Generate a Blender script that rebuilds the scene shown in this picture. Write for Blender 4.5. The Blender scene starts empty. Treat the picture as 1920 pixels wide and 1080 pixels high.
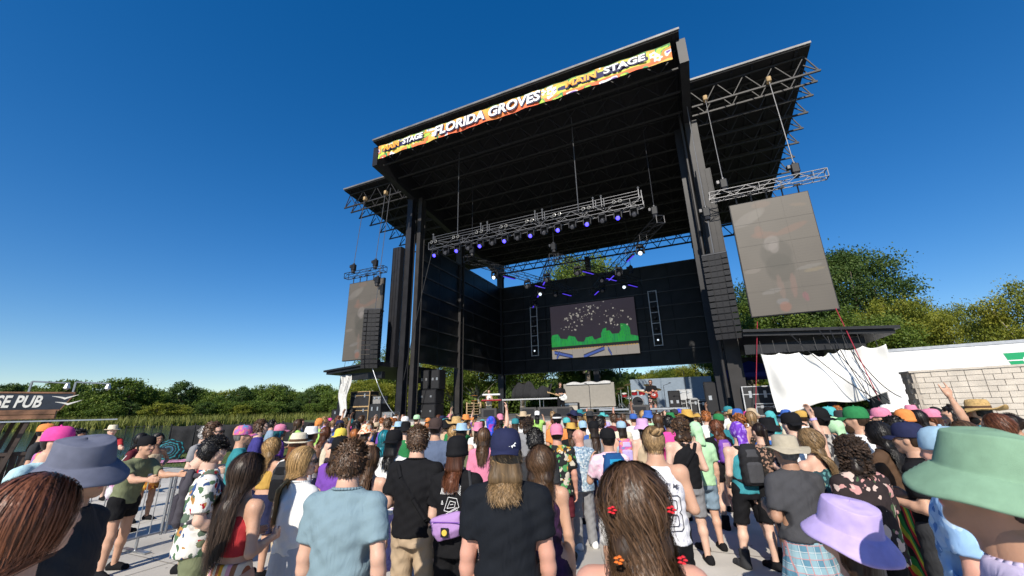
import bpy, math, random
import numpy as np
from mathutils import Vector, Matrix
random.seed(7); RNG = np.random.default_rng(7)
R = math.radians
SC = bpy.context.scene
COL = SC.collection

# ------------------------------------------------------------------ camera (14 mm lens held overhead, tilted up)
FPX, CAMH = 740.0, 1.98                       # focal length in pixels of a 1920 px wide frame
TILT, ROLL, YAW = R(16.93), R(-1.29), R(-23.9)  # YAW: direction of the stage front in the world
def _axes():
    u = np.array([0, -math.cos(TILT), math.sin(TILT)]); fw = np.array([0, math.sin(TILT), math.cos(TILT)]); r = np.array([1., 0, 0])
    c, s = math.cos(ROLL), math.sin(ROLL); M = np.array([[c, -s, 0], [s, c, 0], [0, 0, 1]])
    return M @ r, M @ fw, M @ u
CX, CY, CZ = _axes()                          # world axes seen in camera coordinates (x right, y down, z forward)
cam = bpy.data.cameras.new('camera'); camo = bpy.data.objects.new('camera', cam); COL.objects.link(camo)
cam.sensor_width = 36; cam.lens = 36 * FPX / 1920; cam.clip_end = 3000; cam.clip_start = .05
camo.matrix_world = Matrix(((CX[0], -CX[1], -CX[2], 0), (CY[0], -CY[1], -CY[2], 0), (CZ[0], -CZ[1], -CZ[2], CAMH), (0, 0, 0, 1)))
cam.dof.use_dof = True; cam.dof.focus_distance = 6.0; cam.dof.aperture_fstop = 3.5
SC.camera = camo
# ------------------------------------------------------------------ sky, sun, exposure
SUN_AZ, SUN_EL = R(196.5), R(36)              # the sun stands behind the camera, a little to its left
w = bpy.data.worlds.new('World'); SC.world = w; w.use_nodes = True
nt = w.node_tree; bg = nt.nodes['Background']
sky = nt.nodes.new('ShaderNodeTexSky'); sky.sky_type = 'NISHITA'; sky.sun_disc = False
sky.sun_elevation = SUN_EL; sky.sun_rotation = SUN_AZ; sky.air_density = 1.0; sky.dust_density = .1; sky.ozone_density = 4.0; sky.altitude = 0
hs = nt.nodes.new('ShaderNodeHueSaturation'); hs.inputs['Saturation'].default_value = 1.45; hs.inputs['Value'].default_value = 1.0
gm_ = nt.nodes.new('ShaderNodeGamma'); gm_.inputs[1].default_value = .85; nt.links.new(sky.outputs[0], gm_.inputs[0]); nt.links.new(gm_.outputs[0], hs.inputs['Color']); hs.inputs['Hue'].default_value = .508; nt.links.new(hs.outputs[0], bg.inputs['Color']); bg.inputs['Strength'].default_value = .145
sd = bpy.data.lights.new('sun', 'SUN'); sd.energy = 5.0; sd.angle = R(.53); sd.color = (1, .93, .82)
so = bpy.data.objects.new('sun', sd); COL.objects.link(so)
_d = Vector((math.sin(SUN_AZ) * math.cos(SUN_EL), math.cos(SUN_AZ) * math.cos(SUN_EL), math.sin(SUN_EL)))
so.rotation_euler = _d.to_track_quat('Z', 'Y').to_euler(); so.location = _d * 60
SC.view_settings.view_transform = 'Standard'; SC.view_settings.look = 'None'; SC.view_settings.exposure = 0.24; SC.view_settings.gamma = 1
SC.cycles.max_bounces = 5; SC.cycles.diffuse_bounces = 2; SC.cycles.glossy_bounces = 2; SC.cycles.transparent_max_bounces = 4

# ------------------------------------------------------------------ pixel helpers: a pixel gives a direction, a plane gives the distance
def ray(px, py):
    d = np.array([px - 960., py - 540., FPX]); d /= np.linalg.norm(d); return np.array([d @ CX, d @ CY, d @ CZ])
WV = np.array([math.cos(YAW), math.sin(YAW), 0]); DV = np.array([-math.sin(YAW), math.cos(YAW), 0])
def st(px, py, v=None, z=None, u=None):
    d = ray(px, py); a = np.array([d @ WV, d @ DV, d[2]])
    s = v / a[1] if v is not None else ((z - CAMH) / a[2] if z is not None else u / a[0])
    return np.array([a[0] * s, a[1] * s, CAMH + a[2] * s])
def gpx(px, py, z=0.0):
    d = ray(px, py); s = (z - CAMH) / d[2]; return np.array([d[0] * s, d[1] * s, z])
def S2W(u, v, z=0.): p = u * WV + v * DV; return (p[0], p[1], z)

# ------------------------------------------------------------------ materials
MATS = {}
def mat(name, col, rough=.6, metal=0., noise=.12, nscale=8., bump=0., bscale=40., spec=.4, emit=None, trans=0.):
    if name in MATS: return MATS[name]
    m = bpy.data.materials.new(name); m.use_nodes = True; N = m.node_tree.nodes; L = m.node_tree.links; b = N['Principled BSDF']
    b.inputs['Roughness'].default_value = rough; b.inputs['Metallic'].default_value = metal; b.inputs['Specular IOR Level'].default_value = spec
    tc = N.new('ShaderNodeTexCoord')
    if noise > 0:
        n = N.new('ShaderNodeTexNoise'); n.inputs['Scale'].default_value = nscale; n.inputs['Detail'].default_value = 5
        L.new(tc.outputs['Object'], n.inputs['Vector'])
        r = N.new('ShaderNodeMapRange'); r.inputs[1].default_value = .3; r.inputs[2].default_value = .7; r.inputs[3].default_value = 1 - noise; r.inputs[4].default_value = 1 + noise
        L.new(n.outputs['Fac'], r.inputs[0])
        mx = N.new('ShaderNodeVectorMath'); mx.operation = 'SCALE'; mx.inputs[0].default_value = col[:3]; L.new(r.outputs[0], mx.inputs['Scale']); L.new(mx.outputs[0], b.inputs['Base Color'])
    else: b.inputs['Base Color'].default_value = (*col[:3], 1)
    if bump > 0:
        n2 = N.new('ShaderNodeTexNoise'); n2.inputs['Scale'].default_value = bscale; n2.inputs['Detail'].default_value = 4; L.new(tc.outputs['Object'], n2.inputs['Vector'])
        bp = N.new('ShaderNodeBump'); bp.inputs['Strength'].default_value = bump; bp.inputs['Distance'].default_value = .02; L.new(n2.outputs['Fac'], bp.inputs['Height']); L.new(bp.outputs[0], b.inputs['Normal'])
    if emit: b.inputs['Emission Color'].default_value = (*emit[0], 1); b.inputs['Emission Strength'].default_value = emit[1]
    MATS[name] = m; return m
def vcmat(name, rough=.6, emit=0., spec=.3):
    if name in MATS: return MATS[name]
    m = bpy.data.materials.new(name); m.use_nodes = True; N = m.node_tree.nodes; L = m.node_tree.links; b = N['Principled BSDF']
    a = N.new('ShaderNodeAttribute'); a.attribute_name = 'Col'; L.new(a.outputs['Color'], b.inputs['Base Color']); b.inputs['Roughness'].default_value = rough; b.inputs['Specular IOR Level'].default_value = spec
    if emit > 0: L.new(a.outputs['Color'], b.inputs['Emission Color']); b.inputs['Emission Strength'].default_value = emit
    MATS[name] = m; return m
def leafmat(name, c1, c2, c3):
    if name in MATS: return MATS[name]
    m = bpy.data.materials.new(name); m.use_nodes = True; N = m.node_tree.nodes; L = m.node_tree.links; b = N['Principled BSDF']
    g = N.new('ShaderNodeNewGeometry'); rp = N.new('ShaderNodeValToRGB'); e = rp.color_ramp.elements
    e[0].color = (*c1, 1); e[1].color = (*c3, 1); k = e.new(.5); k.color = (*c2, 1)
    tc = N.new('ShaderNodeTexCoord'); n = N.new('ShaderNodeTexNoise'); n.inputs['Scale'].default_value = .45; n.inputs['Detail'].default_value = 2; L.new(tc.outputs['Object'], n.inputs['Vector'])
    ad = N.new('ShaderNodeMath'); ad.operation = 'MULTIPLY_ADD'; L.new(g.outputs['Random Per Island'], ad.inputs[0]); ad.inputs[1].default_value = .5
    mr = N.new('ShaderNodeMapRange'); mr.inputs[1].default_value = .3; mr.inputs[2].default_value = .7; mr.inputs[3].default_value = 0; mr.inputs[4].default_value = .6; L.new(n.outputs['Fac'], mr.inputs[0]); L.new(mr.outputs[0], ad.inputs[2])
    L.new(ad.outputs[0], rp.inputs[0]); L.new(rp.outputs[0], b.inputs['Base Color']); b.inputs['Roughness'].default_value = .55; b.inputs['Specular IOR Level'].default_value = .3
    t = N.new('ShaderNodeBsdfTranslucent'); L.new(rp.outputs[0], t.inputs['Color']); ms = N.new('ShaderNodeMixShader'); ms.inputs[0].default_value = .3
    L.new(b.outputs[0], ms.inputs[1]); L.new(t.outputs[0], ms.inputs[2]); L.new(ms.outputs[0], N['Material Output'].inputs['Surface'])
    MATS[name] = m; return m

# ------------------------------------------------------------------ mesh helpers
def mesh_np(name, V, F, mats=(), smooth=False, mi=None, colors=None):
    """V (n,3); F (m,k) of equal k or a list of such arrays"""
    me = bpy.data.meshes.new(name); V = np.asarray(V, np.float32)
    Fs = F if isinstance(F, list) and isinstance(F[0], np.ndarray) else [F]; Fs = [np.asarray(f, np.int32) for f in Fs if len(f)]
    me.vertices.add(len(V)); me.vertices.foreach_set('co', V.ravel())
    lt = np.concatenate([np.full(len(f), f.shape[1], np.int32) for f in Fs]); lv = np.concatenate([f.ravel() for f in Fs])
    me.loops.add(len(lv)); me.loops.foreach_set('vertex_index', lv); me.polygons.add(len(lt))
    me.polygons.foreach_set('loop_start', np.concatenate([[0], np.cumsum(lt)[:-1]]).astype(np.int32)); me.polygons.foreach_set('loop_total', lt)
    for m in mats: me.materials.append(m)
    if mi is not None: me.polygons.foreach_set('material_index', np.asarray(mi, np.int32))
    me.polygons.foreach_set('use_smooth', np.full(len(lt), smooth))
    me.update(calc_edges=True)
    if colors is not None:
        a = me.color_attributes.new('Col', 'FLOAT_COLOR', 'POINT'); c = np.ones((len(V), 4), np.float32); c[:, :3] = colors; a.data.foreach_set('color', c.ravel())
    return me
def tag(o, label=None, cat=None, group=None, kind=None):
    if label: o['label'] = label
    if cat: o['category'] = cat
    if group: o['group'] = group
    if kind: o['kind'] = kind
    return o
def ob(name, me, parent=None, loc=(0, 0, 0), rz=0., m=None):
    o = bpy.data.objects.new(name, me); COL.objects.link(o); o.location = loc; o.rotation_euler = (0, 0, rz)
    if parent: o.parent = parent
    if m is not None:
        if len(me.materials) == 0: me.materials.append(m)
        o.material_slots[0].link = 'OBJECT'; o.material_slots[0].material = m
    return o
def empty(name, loc=(0, 0, 0), rz=0., parent=None):
    o = bpy.data.objects.new(name, None); COL.objects.link(o); o.location = loc; o.rotation_euler = (0, 0, rz); o.empty_display_size = .2
    if parent: o.parent = parent
    return o
class MB:
    def __init__(s): s.v = []; s.f4 = []; s.f3 = []; s.fn = []; s.n = 0
    def add(s, V, F):
        V = np.asarray(V, float); s.v.append(V)
        for f in F:
            f = [i + s.n for i in f]; (s.f4 if len(f) == 4 else s.f3 if len(f) == 3 else s.fn).append(f)
        s.n += len(V); return s
    def box(s, x0, x1, y0, y1, z0, z1):
        V = [(x, y, z) for z in (z0, z1) for y in (y0, y1) for x in (x0, x1)]
        return s.add(V, [(0, 2, 3, 1), (4, 5, 7, 6), (0, 1, 5, 4), (2, 6, 7, 3), (0, 4, 6, 2), (1, 3, 7, 5)])
    def bev(s, x0, x1, y0, y1, z0, z1, b=.02):
        """box with bevelled vertical and horizontal edges"""
        V = []
        for z, i in ((z0, b), (z0 + b, 0), (z1 - b, 0), (z1, b)):
            V += [(x0 + i + b, y0 + i, z), (x1 - i - b, y0 + i, z), (x1 - i, y0 + i + b, z), (x1 - i, y1 - i - b, z), (x1 - i - b, y1 - i, z), (x0 + i + b, y1 - i, z), (x0 + i, y1 - i - b, z), (x0 + i, y0 + i + b, z)]
        F = [tuple(range(7, -1, -1)), tuple(range(24, 32))]
        for k in range(3):
            for j in range(8): F.append((k * 8 + j, k * 8 + (j + 1) % 8, k * 8 + 8 + (j + 1) % 8, k * 8 + 8 + j))
        return s.add(V, F)
    def tube(s, a, b, r, n=6, r2=None, cap=True):
        a = np.array(a, float); b = np.array(b, float); r2 = r if r2 is None else r2; d = b - a; d /= np.linalg.norm(d) + 1e-9
        t = np.array([0, 0, 1.]) if abs(d[2]) < .9 else np.array([1., 0, 0]); x = np.cross(d, t); x /= np.linalg.norm(x); y = np.cross(d, x)
        an = np.arange(n) * 2 * math.pi / n + math.pi / n; c = np.cos(an)[:, None] * x + np.sin(an)[:, None] * y
        F = [(j, j + n, (j + 1) % n + n, (j + 1) % n) for j in range(n)]
        if cap: F += [tuple(range(n)), tuple(range(2 * n - 1, n - 1, -1))]
        return s.add(np.vstack([a + c * r, b + c * r2]), F)
    def path(s, pts, r, n=5):
        for a, b in zip(pts[:-1], pts[1:]): s.tube(a, b, r, n)
        return s
    def lathe(s, prof, n=16, sx=1., sy=1., axis='z', o=(0, 0, 0)):
        an = np.arange(n) * 2 * math.pi / n; V = []
        for r, z in prof:
            p = np.stack([np.cos(an) * r * sx, np.sin(an) * r * sy, np.full(n, z)], 1)
            if axis == 'y': p = p[:, [0, 2, 1]] * [1, -1, 1]
            V.append(p + np.array(o))
        F = []
        for k in range(len(prof) - 1):
            for j in range(n): F.append((k * n + j, k * n + (j + 1) % n, (k + 1) * n + (j + 1) % n, (k + 1) * n + j))
        F.append(tuple(range(n - 1, -1, -1))); F.append(tuple(range((len(prof) - 1) * n, len(prof) * n)))
        return s.add(np.vstack(V), F)
    def mesh(s, name, mats=(), smooth=False):
        Fs = [s.f4, s.f3]; me = bpy.data.meshes.new(name)
        me.from_pydata(np.vstack(s.v).tolist(), [], s.f4 + s.f3 + s.fn)
        for m in mats: me.materials.append(m)
        if smooth: me.polygons.foreach_set('use_smooth', [True] * len(me.polygons))
        me.update(); return me
    def obj(s, name, m, parent=None, loc=(0, 0, 0), rz=0., smooth=False):
        return ob(name, s.mesh(name, (m,), smooth), parent, loc, rz)
def painted(name, w, h, nx, ny, fn, m, parent=None, loc=(0, 0, 0), rz=0., thick=0., wave=None):
    """upright panel in its local x-z plane, facing -y, coloured per vertex by fn(U,V) with U,V in 0..1"""
    U, V = np.meshgrid(np.linspace(0, 1, nx + 1), np.linspace(0, 1, ny + 1)); U = U.ravel(); V = V.ravel(); c = fn(U, V)
    y = wave(U, V) if wave else np.zeros_like(U)
    P = np.stack([U * w, y, V * h], 1); i = (np.arange(ny)[:, None] * (nx + 1) + np.arange(nx)[None]).ravel()
    F = np.stack([i, i + 1, i + nx + 2, i + nx + 1], 1)
    return ob(name, mesh_np(name, P, F, (m,), True, colors=c), parent, loc, rz)
def text(name, body, size, m, parent, loc, rot=(R(90), 0, 0), ext=.004, off=0., shear=0., align='LEFT', spacing=1., sx=1., sy=1.):
    c = bpy.data.curves.new(name, 'FONT'); c.body = body; c.size = size; c.extrude = ext; c.offset = off; c.shear = shear; c.align_x = align; c.space_character = spacing; c.resolution_u = 3
    t = bpy.data.objects.new(name, c); COL.objects.link(t); bpy.context.view_layer.update()
    me = bpy.data.meshes.new_from_object(t.evaluated_get(bpy.context.evaluated_depsgraph_get())); bpy.data.objects.remove(t); me.name = name
    me.materials.clear(); me.materials.append(m); o = bpy.data.objects.new(name, me); COL.objects.link(o); o.parent = parent; o.location = loc; o.rotation_euler = rot; o.scale = (sx, sy, 1); return o
def vnoise(x, y, seed=0):
    def h(i, j): n = np.sin(i * 127.1 + j * 311.7 + seed * 74.7) * 43758.5453; return n - np.floor(n)
    i, j = np.floor(x), np.floor(y); fx, fy = x - i, y - j; fx = fx * fx * (3 - 2 * fx); fy = fy * fy * (3 - 2 * fy)
    return (h(i, j) * (1 - fx) + h(i + 1, j) * fx) * (1 - fy) + (h(i, j + 1) * (1 - fx) + h(i + 1, j + 1) * fx) * fy
# ------------------------------------------------------------------ terrain, plaza, lake
def lake_mask(x, y):
    s = -.6 * x + .8 * y; t = .8 * x + .6 * y
    e = 2.5 * np.sin(t * .11) + 1.5 * np.sin(t * .31 + 1)
    return np.minimum.reduce([s - 31 - .4 * e, 139 + e * 1.5 - s, 3 - t + .12 * s + e, t + 260])
ax = np.sinh(np.linspace(-3.6, 3.6, 150)) / np.sinh(3.6) * 1500
gx, gy = np.meshgrid(ax, ax); lm = lake_mask(gx, gy)
gz = np.where(lm > 0, -np.clip(lm * .25, 0, 1.6), 0) - .02 + np.clip((np.hypot(gx, gy) - 200) * .004, 0, 3)
n = len(ax); ii = (np.arange(n - 1)[:, None] * n + np.arange(n - 1)[None]).ravel()
grassm = mat('grass_ground', (.075, .1, .028), .9, noise=.35, nscale=.9, bump=.5, bscale=18)
tag(ob('ground', mesh_np('ground', np.stack([gx.ravel(), gy.ravel(), gz.ravel()], 1), np.stack([ii, ii + 1, ii + n + 1, ii + n], 1), (grassm,), True)), kind='structure')
def water_mat():
    m = mat('lake_water', (.012, .03, .035), .12, noise=.2, nscale=.05, spec=.5)
    N = m.node_tree.nodes; L = m.node_tree.links; tc = N.new('ShaderNodeTexCoord'); mp = N.new('ShaderNodeMapping'); mp.inputs['Scale'].default_value = (1.4, 1.4, 1); wv = N.new('ShaderNodeTexNoise'); wv.inputs['Scale'].default_value = 2; wv.inputs['Detail'].default_value = 4
    L.new(tc.outputs['Object'], mp.inputs[0]); L.new(mp.outputs[0], wv.inputs['Vector']); b = N.new('ShaderNodeBump'); b.inputs['Strength'].default_value = .07; b.inputs['Distance'].default_value = .2
    L.new(wv.outputs['Fac'], b.inputs['Height']); L.new(b.outputs[0], N['Principled BSDF'].inputs['Normal']); return m
tag(ob('lake', mesh_np('lake', [(-320, 0, -.5), (60, 0, -.5), (60, 260, -.5), (-320, 260, -.5)], [[0, 1, 2, 3]], (water_mat(),))), kind='structure')
def concrete():
    m = mat('concrete', (.53, .50, .445), .85, noise=.09, nscale=1.3, bump=.25, bscale=60); N = m.node_tree.nodes; L = m.node_tree.links; b = N['Principled BSDF']
    tc = N.new('ShaderNodeTexCoord'); old = b.inputs['Base Color'].links[0].from_socket
    v = N.new('ShaderNodeTexVoronoi'); v.inputs['Scale'].default_value = 5.5; L.new(tc.outputs['Object'], v.inputs['Vector'])       # leaf litter and gum specks
    r = N.new('ShaderNodeMapRange'); r.inputs[1].default_value = .07; r.inputs[2].default_value = .1; L.new(v.outputs['Distance'], r.inputs[0])
    n = N.new('ShaderNodeTexNoise'); n.inputs['Scale'].default_value = .6; n.inputs['Detail'].default_value = 6; L.new(tc.outputs['Object'], n.inputs['Vector'])
    r2 = N.new('ShaderNodeMapRange'); r2.inputs[1].default_value = .42; r2.inputs[2].default_value = .62; r2.inputs[3].default_value = .8; r2.inputs[4].default_value = 1.06; L.new(n.outputs['Fac'], r2.inputs[0])
    x = N.new('ShaderNodeMix'); x.data_type = 'RGBA'; x.inputs[6].default_value = (.13, .11, .09, 1); L.new(r.outputs[0], x.inputs[0]); L.new(old, x.inputs[7])
    s = N.new('ShaderNodeVectorMath'); s.operation = 'SCALE'; L.new(x.outputs[2], s.inputs[0]); L.new(r2.outputs[0], s.inputs['Scale']); L.new(s.outputs[0], b.inputs['Base Color']); return m
conc = concrete()
tag(ob('plaza', mesh_np('plaza', [(-70, -40, 0), (-70, 17.4, 0), (-14, 17.2, 0), (-12.2, 16.4, 0), (-9.6, 23.4, 0), (6, 30, 0), (40, 14, 0), (40, -40, 0)][::-1], [list(range(8))], (conc,)), loc=(0, 0, .006)), kind='structure')
# saw-cut joints in the slab: thin dark strips a hair above it
jm = MB()
for k in range(-6, 9):
    a = np.array(S2W(k * 3.05 - 4, -4)); b = np.array(S2W(k * 3.05 - 4, 16.5)); jm.add([a + WV * -.006 + [0, 0, .012], a + WV * .006 + [0, 0, .012], b + WV * .006 + [0, 0, .012], b + WV * -.006 + [0, 0, .012]], [(0, 1, 2, 3)])
for k in range(0, 6):
    a = np.array(S2W(-24, k * 3.05 + .8)); b = np.array(S2W(24, k * 3.05 + .8)); jm.add([a + DV * -.006 + [0, 0, .011], a + DV * .006 + [0, 0, .011], b + DV * .006 + [0, 0, .011], b + DV * -.006 + [0, 0, .011]][::-1], [(0, 1, 2, 3)])
tag(jm.obj('slab_joints', mat('joint_dark', (.2, .18, .16), .9)), kind='structure')

# ------------------------------------------------------------------ trees
BARK = mat('bark', (.16, .13, .1), .9, noise=.35, nscale=6, bump=.8, bscale=14)
BARKL = mat('bark_pale', (.3, .26, .21), .9, noise=.35, nscale=5, bump=.8, bscale=14)
def leaves(P, size, rng):
    n = len(P); a = rng.normal(size=(n, 3)); a /= np.linalg.norm(a, axis=1)[:, None]; up = np.array([0, 0, 1.]); nrm = a * .9 + up * .55; nrm /= np.linalg.norm(nrm, axis=1)[:, None]
    t = np.cross(nrm, rng.normal(size=(n, 3))); t /= np.linalg.norm(t, axis=1)[:, None]; b = np.cross(nrm, t); s = size * rng.uniform(.6, 1.3, (n, 1))
    V = np.stack([P - t * s, P - b * s * .55 + nrm * s * .15, P + t * s, P + b * s * .55 + nrm * s * .1], 1).reshape(-1, 3); return V, np.arange(n * 4).reshape(n, 4)
def tree_meshes(seed, h, cr, th, ncl, per, ls, lm, bm=BARK, tr=.3, flat=1., lean=0., sp=.135):
    rng = np.random.default_rng(seed); mb = MB(); top = np.array([lean, 0, th]); mb.tube((0, 0, -.3), (lean * .5, 0, th * .5), tr, 8, tr * .8); mb.tube((lean * .5, 0, th * .5), top, tr * .8, 8, tr * .6)
    cc = np.array([lean, 0, th + (h - th) * .5]); C = []
    for k in range(ncl):
        for _ in range(20):
            d = rng.normal(size=3); d /= np.linalg.norm(d); q = d * rng.uniform(.45, 1.) ** .6
            if q[2] > -.75: break
        r = cr * (1 + .22 * math.sin(3 * math.atan2(d[1], d[0]) + seed) + .12 * math.sin(7 * d[2] + seed)); C.append(cc + q * [r, r, (h - th) * .5 * flat])
    C = np.array(C)
    for c in C[:: max(1, ncl // 14)]:
        m = top + (c - top) * .5 + rng.normal(size=3) * cr * .06; m[2] -= .05 * h; mb.tube(top - [0, 0, .3], m, tr * .38, 6, tr * .22); mb.tube(m, c, tr * .22, 5, tr * .05)
    P = (C[:, None, :] + rng.normal(size=(ncl, per, 3)) * np.array([1, 1, .75]) * cr * sp).reshape(-1, 3); V, F = leaves(P, ls, rng)
    return mb.mesh('trunk', (bm,), True), mesh_np('crown', V, F, (lm,))
LG = leafmat('leaf_oak', (.045, .08, .012), (.1, .16, .022), (.2, .24, .04))
LY = leafmat('leaf_bright', (.09, .12, .016), (.2, .225, .025), (.33, .31, .04))
LD = leafmat('leaf_dark', (.025, .05, .012), (.055, .1, .02), (.11, .16, .032))
def tree(name, tm, loc, s=1., rz=0., label=None, group=None, sz=None):
    e = empty(name, loc, rz); e.scale = (s, s, sz or s); ob('trunk', tm[0], e); ob('crown', tm[1], e); tag(e, label, 'tree', group); return e
farT = [tree_meshes(11, 11, 4.6, 3.2, 80, 95, .26, LG), tree_meshes(12, 12, 4., 3.5, 75, 95, .26, LD), tree_meshes(13, 9.5, 4.8, 2.2, 80, 95, .26, LG), tree_meshes(14, 10.5, 4.2, 2., 80, 95, .25, LY)]
# shore trees across the lake, by pixel column and top row; each at its own distance
farspec = [(-40, 722, 168, 0), (18, 722, 172, 1), (52, 716, 178, 0), (95, 724, 166, 2), (125, 715, 160, 0), (150, 721, 170, 1), (185, 730, 150, 2), (232, 714, 148, 0), (258, 722, 156, 1), (290, 722, 150, 0), (318, 726, 158, 2), (345, 718, 152, 1), (372, 724, 160, 0), (402, 731, 150, 2), (428, 733, 158, 3), (455, 724, 152, 1), (482, 722, 160, 0), (508, 728, 154, 2), (532, 723, 162, 1), (556, 730, 156, 0), (582, 724, 150, 1), (606, 722, 158, 0), (628, 730, 150, 2), (652, 726, 160, 1), (676, 734, 156, 0), (700, 730, 165, 2), (300, 752, 140, 3), (340, 756, 141, 3), (205, 755, 143, 2), (455, 756, 143, 3), (515, 752, 144, 2), (590, 754, 145, 0), (640, 752, 146, 2), (165, 752, 150, 0), (385, 752, 145, 1), (245, 750, 145, 1), (480, 748, 146, 0), (555, 750, 147, 1), (425, 750, 146, 2), (110, 752, 158, 2), (40, 752, 162, 0), (0, 748, 160, 1), (700, 756, 150, 3), (670, 752, 150, 1)]
LBL = ['round mid-green oak on the far lake shore', 'tall narrow dark tree on the far lake shore', 'low spreading tree on the far lake shore', 'bright yellow-green bushy tree on the far lake shore']
for i, (px, py, d, k) in enumerate(farspec):
    r = ray(px, py); q = r * d / math.hypot(r[0], r[1]); zt = CAMH + q[2]; s = zt / [11.5, 12.5, 10, 11][k]
    if py < 740: s *= .9 + .24 * ((i * 37) % 10) / 10
    tree('shore_tree', farT[k], (q[0], q[1], -.1), s * (1.0 if py < 740 else 1.4), i * 1.7, LBL[k], 'trees on the far lake shore', sz=s)
# near trees behind and beside the stage
nearT = [tree_meshes(21, 15, 5.6, 4.5, 190, 290, .135, LG, tr=.42), tree_meshes(22, 12, 4.8, 3.5, 120, 260, .11, LY, BARKL, tr=.3, sp=.1), tree_meshes(23, 11, 4.4, 3.6, 105, 260, .11, LG, BARKL, tr=.28, lean=.8, sp=.105), tree_meshes(24, 16, 5., 5, 190, 280, .135, LD, tr=.4)]
def ntree(px, py, d, k, label, rz=0., wid=1.):
    r = ray(px, py); q = r * d / math.hypot(r[0], r[1]); s = (CAMH + q[2]) / [15.6, 12.6, 11.6, 16.6][k]; tree('oak_tree', nearT[k], (q[0], q[1], 0), s * wid, rz, label, 'trees behind the stage', sz=s)
for a in [(1565, 462, 44, 3, 'tall dark oak rising behind the hanging portrait screen over the white tarp', .3, .8), (1440, 500, 47, 3, 'dark tree between the lattice column and the portrait screen', 1.2, .95), (1395, 560, 42, 2, 'lower leafy tree seen beside the speaker array over the white tarp', 2., 1.),
          (1652, 548, 41, 1, 'yellow-green tree above the left end of the white trailer', .8, .75), (1715, 560, 45, 1, 'broad green tree above the middle of the white trailer', 2.2, .72), (1778, 566, 40, 1, 'feathery bright tree behind the white trailer', 4., .7), (1845, 602, 44, 2, 'rounded tree rising just over the white trailer roof', 5., .95), (1912, 515, 36, 1, 'tall thin-crowned tree at the green-logo end of the trailer', 1., .75), (1610, 570, 38, 2, 'leafy tree directly above the low black canopy end', 3.3, 1.),
          (1310, 668, 52, 1, 'small bright tree seen under the back wall beside the blue-grey panel', 1., 1.), (1235, 690, 62, 1, 'small olive tree above the blue-grey panel behind the drums', 2.4, 1.3), (1170, 706, 66, 2, 'distant low tree left of the blue-grey panel', 4.4, 1.4), (1265, 684, 60, 0, 'round green tree above the blue-grey panel behind the drums', 5.2, 1.2),
          (1085, 478, 60, 0, 'very tall oak showing between the back wall and the roof', .6, .8), (975, 600, 64, 0, 'big oak with leaning trunks behind the covered table', 1.9, 1.1), (1085, 640, 66, 3, 'dark spreading oak behind the guitarist', 3.1, 1.15), (905, 640, 63, 2, 'pale-trunked tree behind the keyboard player', 2.6, 1.1), (850, 640, 66, 1, 'bright leafy tree behind the stacked black subwoofers', .4, 1.1), (780, 650, 66, 1, 'bright tree between the front steel columns', 3.8, 1.1), (722, 640, 66, 2, 'tall leafy tree behind the left low canopy', 1.4, 1.), (690, 705, 60, 1, 'small olive tree under the left low canopy', 4.9, 1.4), (1140, 690, 64, 3, 'dark pine-like tree behind the grey stage screen', 4.2, .9)]: ntree(*a)
bushT = [tree_meshes(31, 5.5, 4.2, .2, 90, 150, .3, LG, tr=.12), tree_meshes(32, 5., 4., .2, 90, 150, .3, LD, tr=.12), tree_meshes(33, 4.5, 4.2, .2, 90, 150, .28, LY, tr=.12)]
BL = ['rounded green thicket bush', 'dark dense thicket bush', 'bright yellow-green thicket bush']
def bush(px, d, k, s, where, grp): r = ray(px, 770); q = r * d / math.hypot(r[0], r[1]); tree('bush', bushT[k], (q[0], q[1], -.2), s, px * .37, BL[k] + where, grp, sz=s * 1.05)['category'] = 'bush'
for i, px in enumerate(range(700, 1400, 26)): bush(px, 84 + (i * 7) % 13, i % 3, 1.25 + .25 * ((i * 5) % 4) / 3, ' under the trees behind the stage', 'bushes behind the stage')
for i, px in enumerate(range(-30, 720, 34)): bush(px, 176 + (i * 7) % 9, (i * 2) % 3, 1.5, ' at the foot of the far shore trees', 'bushes on the far shore')
for i, px in enumerate(range(1410, 1640, 60)): bush(px, 46, (i + 1) % 3, 1., ' behind the trailer and canopy', 'bushes behind the trailer')
# tall marsh grass along the far shore and reeds in front of it: nobody could count the blades
def blades(P, h, wd, rng):
    n = len(P); a = rng.uniform(0, 2 * math.pi, n); t = np.stack([np.cos(a), np.sin(a), 0 * a], 1) * wd; ln = rng.normal(size=(n, 3)) * [.25, .25, 0] * h[:, None]; up = np.stack([0 * h, 0 * h, h], 1)
    return np.stack([P - t, P + t, P + up + ln], 1).reshape(-1, 3), np.arange(n * 3).reshape(n, 3)
rng = np.random.default_rng(5); n = 26000; tt = rng.uniform(-190, 40, n); ss = 136 + 2.5 * np.sin(tt * .11) * 1.5 + rng.uniform(-5, 14, n) ; MX, MY = .8 * tt - .6 * ss, .6 * tt + .8 * ss
V, F = blades(np.stack([MX, MY, 0 * MX - .5], 1), rng.uniform(1.4, 3., n), .16, rng)
tag(ob('marsh_grass', mesh_np('marsh_grass', V, F, (leafmat('leaf_marsh', (.1, .12, .025), (.18, .2, .04), (.26, .26, .07)),))), 'tall yellow-green marsh grass along the far lake shore', 'grass', kind='stuff')
n = 22000; px = rng.uniform(-32, -9, n); py = rng.uniform(16.5, 31, n); k = lake_mask(px, py) < .4; px, py = px[k], py[k]; k = ~((py < 17.6) & (px > -70)) ; px, py = px[k], py[k]
V, F = blades(np.stack([px, py, 0 * px - .03], 1), rng.uniform(.04, .12, len(px)), .012, rng)
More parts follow.
